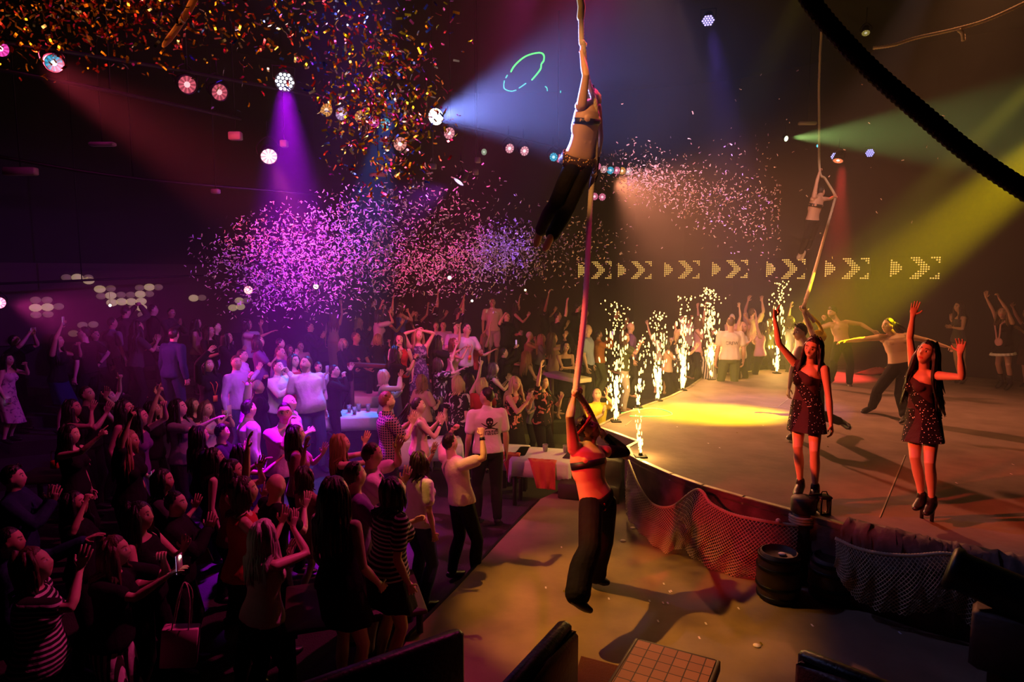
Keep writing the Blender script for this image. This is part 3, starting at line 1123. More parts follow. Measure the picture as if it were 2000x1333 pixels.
# --- aerial performer far
a2 = dict(pelvis=(1586, 433), mid=(1590, 413, -1), neck=(1598, 384), head=(1604, 375, 1), shR=(1590, 384, -1), shL=(1609, 389, 1),
          elR=(1595, 357, -1), wrR=(1600, 337, 1), elL=(1621, 389, 1), wrL=(1630, 384, -1),
          hipR=(1582, 437, -1), hipL=(1592, 438, 1), knR=(1574, 467, -1), knL=(1583, 468, 1), anR=(1564, 494, 1), anL=(1570, 495, -1), toeR=(1558, 506, 0), toeL=(1564, 508, 0))
look = dict(hair='short', hcol=(.02, .013, .01), top=None, bottom='trousers', bcol='trouser', wide=.015, tone=(.64, .38, .27), shoes=True, scol=(.6, .5, .4), muscle=1, seed=5)
P, root = hero('a2', a2, 1.75, 15.2, 'bare-chested aerialist in dark trousers hanging from the far rope above the stage', look, lod=1, floor=None, sex='m', k=12,
               fdir=(.8, .45, .1), hup=(-.1, 0, 1),
               hands=dict(R=dict(curl=.85, spread=0), L=dict(curl=.85, spread=0)))
band(P, root, .66, .77, 0)

# --- singer with microphone
sg = dict(pelvis=(1645, 672), neck=(1637, 630), head=(1625, 611, -1), shR=(1622, 634, -1), shL=(1652, 630, 1),
          elR=(1589, 645, -1), wrR=(1609, 627, -1), elL=(1681, 633, 1), wrL=(1705, 647, 1),
          hipR=(1638, 674, -1), hipL=(1652, 675, 1), knR=(1628, 706, -1), knL=(1661, 712, 1), anR=(1622, 742, 1), anL=(1659, 749, 1), toeR=(1612, 749, 0), toeL=(1663, 763, -1))
look = dict(hair='curly', hcol=(.015, .01, .008), top=None, bottom='trousers', bcol='trouser', wide=.015, tone=(.50, .28, .19), beard=(.03, .02, .015), scol=(.05, .03, .03), muscle=1, seed=3)
P, root = hero('sg', sg, 1.80, Yfloor(1655, 758), 'bare-chested singer with dark curly hair holding a microphone to the mouth', look, sex='m', k=14, lod=1,
               fdir=(-.93, -.25, -.12), hup=(-.25, -.1, 1),
               hands=dict(R=dict(dir=(.25, -.1, .8), pn=(-.3, .9, .1), curl=.8, spread=0, thumb=.8), L=dict(dir=(.8, 0, -.5), curl=.25)))
mb = MB(); P.add_arm(mb, 'R', .010, 1.95, .8); job('arm_sleeve', mb, M['black'], root, .012, 2)
SING = P

# --- lunging man with ponytail
lm = dict(pelvis=(1757, 714), neck=(1745, 654), head=(1734, 637, -1), shR=(1722, 659, -1), shL=(1771, 657, 1),
          elR=(1686, 663, -1), wrR=(1651, 667, -1), elL=(1806, 664, 1), wrL=(1846, 677, 1),
          hipR=(1747, 719, -1), hipL=(1767, 719, 1), knR=(1713, 765, -1), knL=(1757, 771, -1), anR=(1703, 795, 1), anL=(1766, 812, -1), toeR=(1684, 805, -1), toeL=(1759, 825, -1))
look = dict(hair='pony', hcol=(.02, .012, .01), hlen=.24, wind=(.4, 0, .3), top=None, bottom='trousers', bcol='trouser', wide=.02, tone=(.62, .36, .24), scol=(.015, .012, .012), muscle=1, seed=7)
P, root = hero('lm', lm, 1.80, Yfloor(1730, 815), 'bare-chested performer with a dark ponytail lunging with both arms stretched wide', look, sex='m', k=16,
               fdir=(-.95, -.25, .05), hup=(.05, 0, 1),
               hands=dict(R=dict(dir=(-1, -.1, -.05), pn=(0, -.3, -1), curl=.25), L=dict(dir=(1, .1, -.2), pn=(0, 0, -1), curl=.5)))
mb = MB()
mb.ball(P.hp(0, -.098, .05), .03, 10, 7); build('hair_tie', mb, M['yellow'], root)

# --- man pulling the far rope, behind the left dancer
rp = dict(pelvis=(1585, 755), neck=(1577, 675), head=(1562, 650, -1), shR=(1562, 684, -1), shL=(1598, 678, 1),
          elR=(1548, 720, -1), wrR=(1541, 758, -1), elL=(1584, 646, 1), wrL=(1570, 612, -1),
          hipR=(1578, 758, -1), hipL=(1593, 758, 1), knR=(1558, 805, -1), knL=(1600, 810, 1), anR=(1552, 846, 1), anL=(1641, 824, 1), toeR=(1540, 857, -1), toeL=(1659, 836, -1))
look = dict(hair='short', hcol=(.02, .013, .01), top='vest', tcol=(.03, .02, .02), tuck=True, bottom='trousers', bcol='trouser', tone=(.62, .36, .25), scol=(.02, .018, .02), seed=8)
P, root = hero('rp', rp, 1.80, Yfloor(1548, 856), 'short-haired performer in sneakers running behind the left dancer, reaching up to the far rope', look, sex='m', k=14,
               fdir=(-.97, -.2, .02), hup=(-.05, 0, 1),
               hands=dict(R=dict(curl=.3), L=dict(dir=(0, 0, 1), pn=(-.9, -.2, 0), curl=.8, spread=0)))
for sd in 'RL':
    mb = MB()
    an, toe = P.J['an' + sd], P.J['toe' + sd]
    f = nrm(toe - an); lg = nrm(P.J['kn' + sd] - an); side = nrm(np.cross(f, lg)); u = np.cross(side, f)
    o_ = -u * .052
    mb.rtube([an - f * .03 + o_, an + f * .08 + o_ * 1.0, toe + f * .01 - u * .016], [.042, .046, .034], 12, ref=side, rb=[.013, .013, .013])
    sub_of(root, 'shoe', sd, build('rubber_sole', mb, M['rubber'], root))

# --- dancer far at the back
fw = dict(pelvis=(1872, 665), neck=(1877, 617), head=(1872, 600, -1), shR=(1868, 622, 1), shL=(1883, 622, -1),
          elR=(1867, 640, -1), wrR=(1857, 625, 1), elL=(1880, 643, -1), wrL=(1860, 640, 1),
          hipR=(1867, 668, 1), hipL=(1878, 668, -1), knR=(1868, 702, -1), knL=(1880, 704, -1), anR=(1874, 738, 1), anL=(1884, 740, 1), toeR=(1866, 747, -1), toeL=(1876, 748, -1))
look = dict(hair='long', hcol=(.05, .025, .015), top=None, bottom=None, tone=(.58, .34, .23), seed=11)
P, root = hero('fw', fw, 1.70, Yfloor(1874, 746), 'dancer in grey one-piece standing in profile at the dark back of the stage, hands lifted', look, lod=1, sex='f', k=12,
               fdir=(-1, -.05, .05), hup=(0, 0, 1), hands=dict(R=dict(dir=(.1, 0, 1), curl=.15), L=dict(dir=(-1, 0, .2), curl=.2)))
mb = MB(); P.add_torso(mb, -.13, .84, .012); job('leotard', mb, M['cloth'], root, .013, 2, color=(.10, .09, .09))

# --- performer in black dress with pink bib and frilled hem
fm = dict(pelvis=(1962, 677), neck=(1963, 625), head=(1957, 611, -1), shR=(1948, 627, 1), shL=(1977, 631, -1),
          elR=(1938, 604, -1), wrR=(1926, 582, -1), elL=(1966, 604, 1), wrL=(1951, 583, -1),
          hipR=(1956, 681, 1), hipL=(1969, 681, -1), knR=(1949, 712, -1), knL=(1969, 714, -1), anR=(1956, 745, 1), anL=(1973, 749, 1), toeR=(1946, 757, -1), toeL=(1963, 761, -1))
look = dict(hair='mid', hcol=(.16, .09, .04), top=None, bottom=None, tone=(.60, .34, .24), boot=.35, seed=12)
P, root = hero('fm', fm, 1.70, Yfloor(1962, 759), 'performer in black dress with pink bib and white frilled hem raising both arms', look, lod=1, sex='f', k=12,
               fdir=(-.6, -.7, .25), hup=(.1, 0, 1), hands=dict(R=dict(dir=(-.1, 0, 1), pn=(-.5, -.8, 0), curl=.05, spread=.1), L=dict(dir=(-.3, 0, 1), curl=.6)))
mb = MB(); P.add_torso(mb, .0, .86, .014); skirt(P, mb, .3, .40, .23, .20, wavy=.05); job('dress', mb, M['black'], root, .012, 2)
mb = MB()
hips = P.J['pelvis']; dn = nrm((P.J['knR'] + P.J['knL']) / 2 - hips); p, d, l, f = P.tor(0)
a = np.linspace(0, 2 * PI, 72, endpoint=False)
R = []
for q, w in ((.315, .208), (.315, .222), (.375, .240), (.38, .215)):
    wv = 1 + .05 * np.sin(a * 18)
    c = P.tor(.3)[0] + dn * (q + .04)
    R.append(c + np.outer(np.cos(a) * w * wv, l) + np.outer(np.sin(a) * w * .85 * wv, f))
R.append(R[0]); mb.loft(R, caps=False); build('hem_frill', mb, M['white'], root)
mb = MB()
p, d, l, f = P.tor(.18)
mb.ellipsoid(p + f * .12, np.array([l * .10, f * .035, d * .09]), 14, 8)
for s_ in (-1, 1):
    q1 = P.tor(.5); q2 = P.tor(.8)
    mb.rtube([p + f * .135 + l * .03 * s_ + d * .06, q1[0] + q1[3] * .135 + l * .05 * s_, q2[0] + q2[3] * .155 + l * .075 * s_, P.J['neck'] + l * .09 * s_ + P.up * .02], .016, 7)
build('bib', mb, M['pink'], root)

# --- performer half out of the frame behind
po = dict(pelvis=(2009, 683), neck=(2008, 630), head=(2006, 613, -1), shR=(1996, 632, 1), shL=(2022, 632, -1),
          elR=(1985, 617, -1), wrR=(1978, 600, -1), elL=(2012, 658, -1), wrL=(1994, 645, -1),
          hipR=(2002, 687, 1), hipL=(2016, 687, -1), knR=(2001, 716, -1), knL=(2015, 718, -1), anR=(2003, 748, 1), anL=(2017, 750, 1), toeR=(1994, 757, -1), toeL=(2008, 760, -1))
look = dict(hair='bun', hcol=(.05, .03, .02), top='tank', tcol=(.05, .03, .03), bottom='skirt', bcol=(.08, .03, .03), tone=(.60, .34, .24), seed=13)
hero('po', po, 1.70, Yfloor(2006, 758) + .25, 'performer half cut off by the right edge, bent arm towards the frilled dress', look, lod=1, sex='f', k=12, fdir=(-.9, -.3, 0), hup=(0, 0, 1))
# ---------------------------------------------------------------- audience
TIERS = [(13.0, 0.0), (14.2, .25), (15.4, .45), (16.8, .65), (18.2, .85)]
sstep = lambda a, b, x: (lambda t: t * t * (3 - 2 * t))(min(1, max(0, (x - a) / (b - a))))


def ucoord(x, y):
    return y - .45 * x if x < 0 else y


def base_floor(x, y):
    return -.25 - .35 * sstep(-1.3, -1.9, x) * sstep(6.9, 5.2, y)


def floor_z(x, y):
    u = ucoord(x, y)
    g = base_floor(x, y)
    for t, z in TIERS:
        if u >= t: g = z
    return g


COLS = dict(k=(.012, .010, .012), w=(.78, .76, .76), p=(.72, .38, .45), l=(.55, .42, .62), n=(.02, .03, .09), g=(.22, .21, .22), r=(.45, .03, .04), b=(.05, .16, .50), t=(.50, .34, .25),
            y=(.7, .55, .06), o=(.55, .2, .06), d=(.06, .055, .06), c=(.70, .62, .52), s=(.35, .45, .68), v=(.18, .08, .25), e=(.10, .13, .05), m=(.35, .12, .16), j=(.05, .07, .14), h=(.80, .62, .66))  # y and h: yellow and pink lamp tint mixed into the cloth colour
HCOL = dict(k=(.012, .008, .007), d=(.035, .02, .013), b=(.10, .055, .03), y=(.50, .36, .20), a=(.30, .17, .08), g=(.33, .30, .28), r=(.16, .05, .02), w=(.60, .55, .48))
PAT = {}
PAT['F'] = pattern('floral_cloth', 'flowers', (.014, .010, .012), (.62, .20, .20), 9, thr=.57)
PAT['P'] = pattern('pale_floral_cloth', 'flowers', (.014, .012, .016), (.55, .50, .55), 9, thr=.57)
PAT['S'] = pattern('striped_cloth', 'stripes', (.02, .015, .018), (.62, .58, .56), 9, thr=.62)
PAT['V'] = pattern('upright_striped_cloth', 'stripes', (.03, .025, .02), (.70, .66, .58), 8, thr=.5, axis='X')
PAT['C'] = pattern('checked_cloth', 'check', (.02, .022, .04), (.30, .16, .17), 10, thr=.8)
PAT['D'] = pattern('dotted_cloth', 'dots', (.03, .03, .03), (.72, .66, .55), 16, thr=.25)
PAT['Q'] = pattern('printed_dress_cloth', 'flowers', (.62, .40, .50), (.25, .12, .25), 14, thr=.60)
PAT['X'] = pattern('branch_print_cloth', 'flowers', (.06, .05, .10), (.30, .28, .36), 11, thr=.55)
for k_, m_ in PAT.items(): M['pat' + k_] = m_
TONES = [(.62, .37, .26), (.66, .42, .32), (.56, .33, .23), (.68, .45, .36), (.60, .35, .25)]

# arm poses: hand offset from the shoulder (out, forward, up), elbow hint, hand options
POSE = dict(
    down=((.07, .03, -.52), (.2, -.5, -.3), dict(curl=.35)),
    hang=((.05, .14, -.48), (.3, -.5, -.3), dict(curl=.4)),
    clap=((-.155, .30, -.06), (.55, -.1, -.7), dict(curl=.12, claps=1)),
    claphi=((-.155, .27, .20), (.6, .1, -.6), dict(curl=.12, claps=1)),
    up=((.02, .10, .52), (.5, .2, 0), dict(curl=.15, spread=.2)),
    upout=((.25, .06, .44), (.5, -.1, -.2), dict(curl=.15, spread=.22)),
    upin=((-.12, .10, .45), (.8, .2, .1), dict(curl=.2, spread=.15)),
    head=((-.14, .04, .30), (.9, .1, .2), dict(curl=.4)),
    phone=((-.10, .33, .10), (.5, -.1, -.7), dict(curl=.7)),
    phonehi=((-.12, .30, .33), (.6, .1, -.5), dict(curl=.7)),
    point=((.03, .44, .24), (.4, 0, -.6), dict(curl=.9, pose='point')),
    pointup=((.02, .18, .48), (.5, .1, -.2), dict(curl=.9, pose='point')),
    fist=((.10, .16, .30), (.8, .2, -.2), dict(curl=1.0, spread=0, thumb=.9)),
    hip=((.09, .06, -.36), (.9, -.35, -.1), dict(curl=.4)),
    cross=((-.27, .20, -.24), (.6, .1, -.5), dict(curl=.4)),
    face=((-.13, .20, .10), (.5, .1, -.8), dict(curl=.5)),
    cup=((-.03, .30, -.18), (.4, -.3, -.5), dict(curl=.6)),
    reach=((.00, .50, .06), (.3, -.1, -.6), dict(curl=.15)),
    lap=((-.10, .30, -.38), (.5, -.3, -.2), dict(curl=.4)))


def ik(S, T, a, b, hint):
    d = T - S
    L = np.linalg.norm(d)
    if L > (a + b) * .985:
        T = S + d / L * (a + b) * .985; d = T - S; L = np.linalg.norm(d)
    x = (a * a - b * b + L * L) / (2 * L)
    h = math.sqrt(max(0, a * a - x * x))
    n = d / L
    q = nrm(hint - n * np.dot(hint, n))
    return S + n * x + q * h, T


def crowd_person(line, i, dY=0.0):
    data, label = line.split(';')
    w = data.split()
    px, py, yaw, H = float(w[0]), float(w[1]), float(w[2]), float(w[3])
    sex, hair, hc, top, tc, bot, bc, pl, pr = w[4:13]
    opt = dict(a.split('=') if '=' in a else (a, '1') for a in w[13:])
    rnd = random.Random(1000 + i)
    sit = 'sit' in opt
    hh = (H - .12) if not sit else (.47 + (H - .12) * .47 + .02)
    best = None
    for Y in np.arange(4.0, 22.0, .03):
        p = at(px, py, Y)
        gz = floor_z(p[0], p[1]) + float(opt.get('dz', 0))
        if p[2] - hh < gz:
            best = (p, gz); break
    p, gz = best
    if dY is None: return p
    Y = p[1] + dY
    p = at(px, py, Y); gz = floor_z(p[0], p[1]) + float(opt.get('dz', 0))
    f = p[2] - gz
    k = min(1.09, max(.87, f / hh))
    H = H * k
    s = H / 1.75
    a = math.radians(yaw)
    fw, rt = V(math.cos(a), math.sin(a), 0), V(math.sin(a), -math.cos(a), 0)
    lean = math.radians(float(opt.get('lean', rnd.uniform(-3, 6))))
    side = math.radians(float(opt.get('side', rnd.uniform(-4, 4))))
    up = nrm(UP + fw * math.tan(lean) + rt * math.tan(side))
    headc = p.copy()
    tilt = math.radians(float(opt.get('tilt', rnd.uniform(2, 14))))
    neck = headc - up * .165 * s - fw * .02 * s
    pel = neck - up * .52 * s
    pel[2] = max(pel[2], gz + .3)
    J = dict(head=headc, neck=neck, pelvis=pel)
    sw, hw = (.190, .095) if sex == 'm' else (.165, .092)
    tw = math.radians(rnd.uniform(-12, 12))
    rs = rt * math.cos(tw) + fw * math.sin(tw)
    for sd, sg in (('R', 1), ('L', -1)):
        J['sh' + sd] = neck + rs * sg * sw * s - up * .045 * s
        J['hip' + sd] = pel + rt * sg * hw * s - UP * .03
        ps = POSE[pr if sd == 'R' else pl]
        o = np.array(ps[0]) + V(rnd.uniform(-.02, .02), rnd.uniform(-.03, .03), rnd.uniform(-.03, .03))
        if ps[2].get('claps'): o[0] = -sw + .030
        fr, ff = rs * sg, fw
        T = J['sh' + sd] + (fr * o[0] + ff * o[1] + UP * o[2]) * s
        hint = fr * ps[1][0] + ff * ps[1][1] + UP * ps[1][2]
        J['el' + sd], J['wr' + sd] = ik(J['sh' + sd], T, .285 * s, .25 * s, hint)
        if sit:
            J['kn' + sd] = J['hip' + sd] + fw * .42 * s + rt * sg * .04
            J['an' + sd] = V(J['kn' + sd][0], J['kn' + sd][1], gz + .08) - fw * .04
        else:
            st = float(opt.get('stance', .05))
            foot = V(pel[0], pel[1], gz + .085) + rt * sg * (.10 + rnd.uniform(0, st)) * s + fw * rnd.uniform(-.08, .10)
            J['kn' + sd], J['an' + sd] = ik(J['hip' + sd], foot, .43 * s, .42 * s, fw + rt * sg * .15)
            J['an' + sd] = foot if np.linalg.norm(foot - J['hip' + sd]) < .84 * s else J['an' + sd]
            J['kn' + sd] = J['kn' + sd]
        J['toe' + sd] = V(J['an' + sd][0], J['an' + sd][1], gz + .03) + fw * .18 * s + rt * sg * .03
    hands = {}
    for sd, po in (('R', pr), ('L', pl)):
        h = {k_: v_ for k_, v_ in POSE[po][2].items() if k_ != 'claps'}
        if POSE[po][2].get('claps'):
            h['dir'] = fw * .35 + UP * 1.0; h['pn'] = -rs * (1 if sd == 'R' else -1)
        elif po in ('up', 'upout', 'upin'):
            h['pn'] = fw
        elif po == 'reach':
            h['pn'] = -UP
        hands[sd] = h
    turn = math.radians(float(opt.get('turn', rnd.uniform(-12, 12))))
    fh = fw * math.cos(turn) + rt * math.sin(turn)
    fd = nrm(fh * math.cos(tilt) + UP * math.sin(tilt))
    hu = nrm(UP * math.cos(tilt) - fh * math.sin(tilt))
    lod = 1 if p[1] < 11.5 else 2
    bw = float(opt.get('w', rnd.uniform(.94, 1.06)))
    P = Person(J, H, sex, fd, hu, k=10 if lod == 1 else 8, build=bw, belly=float(opt.get('belly', 0)), hands=hands)
    cl = lambda c: 'pat' + c if c in PAT else COLS[c]
    look = dict(hair=hair, hcol=HCOL[hc], top=None if top == '-' else top, tcol=cl(tc), bottom=None if bot == '-' else bot, bcol=cl(bc), tone=TONES[i % 5], seed=i, shoes=lod == 1,
                beard=HCOL['d'] if 'beard' in opt else None, hlen=float(opt['hl']) if 'hl' in opt else {'long': .42, 'mid': .28, 'bob': .17, 'pony': .24}.get(hair, .3))
    if sex == 'm' and hair == 'short' and rnd.random() < .5: look['hair'] = 'crop'
    base = V(pel[0], pel[1], gz)
    root = make_person(P, base, label.strip(), look, lod)
    CROWD.append((P, root, opt, p, gz))
    for e, sd in (('ph', 'R'), ('phl', 'L')):
        if e in opt: phone_in(P, sd, opt[e], label)
    for e, sd in (('cupR', 'R'), ('cupL', 'L')):
        if e in opt: cup_in(P, sd, opt[e], label)
    if 'lanyard' in opt:
        mb = MB()
        q = P.tor(.40); r0 = P.tor(.72)
        fp = q[0] + q[3] * .150 * P.sc
        for sg in (-1, 1):
            mb.tube([P.J['neck'] + q[2] * .06 * sg, r0[0] + r0[3] * .165 * P.sc + q[2] * .045 * sg, fp], .006, 5)
        mb.box(fp - UP * .05, (.075, .012, .10), np.array([q[2], q[3], q[1]]))
        build('badge', mb, M['badge'], root)
    if 'watch' in opt:
        sd = opt['watch']
        mb = MB(); w_, e_ = P.J['wr' + sd], P.J['el' + sd]; n_ = nrm(e_ - w_)
        mb.tube([w_ + n_ * .02, w_ + n_ * .05], [.034 * P.limb, .035 * P.limb], 12)
        build('wristband', mb, M['strap'], root)
    return P, root


def relax_positions(lines):
    """slide people a little along their sight lines until nobody stands inside a neighbour"""
    P0 = np.array([crowd_person(l, i, None) for i, l in enumerate(lines)])
    off = np.zeros(len(P0))
    for it in range(120):
        Q = P0[:, :2] * ((P0[:, 1] + off) / P0[:, 1])[:, None]
        mv = np.zeros(len(P0))
        for i in range(len(P0)):
            d = Q - Q[i]
            r = np.hypot(d[:, 0] / 1.15, d[:, 1]); r[i] = 9
            for j in np.where(r < .50)[0]:
                s_ = np.sign(Q[i, 1] - Q[j, 1]) or (1 if i < j else -1)
                mv[i] += s_ * (.50 - r[j]) * .25
        off = np.clip(off + mv, -1.0, 1.2)
    return off


CROWD = []
M['badge'] = mat('orange_badge', (.85, .22, .03), .6)
M['screen'] = mat('phone_screen', (.3, .2, .35), .2, emit=(.75, .45, .9), strength=.9)
M['torch'] = mat('phone_torch', (1, 1, 1), .3, emit=(1, .9, .6), strength=25)
M['case'] = mat('phone_case', (.45, .36, .40), .4)
M['plastic'] = bpy.data.materials.new('clear_plastic')


def clear(m, tint=(1, .97, .95), rough=.08):
    m.use_nodes = True
    b = m.node_tree.nodes['Principled BSDF']
    b.inputs['Base Color'].default_value = (*tint, 1)
    b.inputs['Transmission Weight'].default_value = .75
    b.inputs['Roughness'].default_value = rough
    b.inputs['IOR'].default_value = 1.2
    return m


clear(M['plastic'])
M['drink'] = mat('drink', (.35, .10, .04), .1)


def short(t, n=15):
    """cut at whole words, never ending on a joining word"""
    w_ = t.replace(',', '').split()[:n]
    while w_[-1].lower() in ('a', 'an', 'the', 'of', 'in', 'with', 'and', 'by', 'at', 'his', 'her', 'to', 'one', 'from', 'up', 'near', 'behind', 'below', 'over', 'for', 'on', 'both', 'close'): w_.pop()
    return ' '.join(w_)


def phone_in(P, sd, mode, who):
    w, e = P.J['wr' + sd], P.J['el' + sd]
    d = nrm(w - e)
    c = w + d * .085 + UP * .045 + P.fw * .012
    lt = P.lat if mode != 'w' else UP
    up_ = UP if mode != 'w' else P.lat
    R = np.array([nrm(lt), nrm(np.cross(up_, lt)), nrm(up_)])
    root = empty('phone', c, short('phone held by ' + who), 'phone')
    mb = MB(); mb.box(c, (.074, .009, .15), R, bev=.004); build('case', mb, M['case'], root)
    mb = MB(); mb.box(c - P.fw * .0062 * (1 if np.dot(R[1], P.fw) > 0 else 1), (.066, .002, .138), R)
    build('screen', mb, M['torch'] if mode == 'torch0' else M['screen'], root)
    if mode == 'torch':
        mb = MB(); mb.ball(c + P.fw * .008 + UP * .055 - P.lat * 0, .010, 8, 6); build('flash_lamp', mb, M['torch'], root)


def cup_at(c, label, h=.12, r=.042, fill=.45, group=None, tilt=UP):
    root = empty('plastic_cup', c, label, 'cup', group)
    mb = MB()
    k = 18
    a = np.linspace(0, 2 * PI, k, endpoint=False)
    cir = np.stack([np.cos(a), np.sin(a), 0 * a], 1)
    R = [c + cir * r * .75, c + cir * r * .9 + UP * h * .5, c + cir * r + UP * h, c + cir * (r + .003) + UP * (h + .002), c + cir * (r - .004) + UP * h, c + cir * (r * .75 - .004) + UP * .006]
    mb.loft(R); build('cup_wall', mb, M['plastic'], root)
    mb = MB(); mb.loft([c + cir * (r * .75 - .006) + UP * .008, c + cir * (r * .9 - .008) + UP * h * fill]); build('drink', mb, M['drink'], root)
    return root


def cup_in(P, sd, mode, who):
    w, e = P.J['wr' + sd], P.J['el' + sd]
    d = nrm(w - e)
    c = w + d * .075 + P.fw * .02 - UP * .05
    cup_at(c, short('plastic cup held by ' + who))


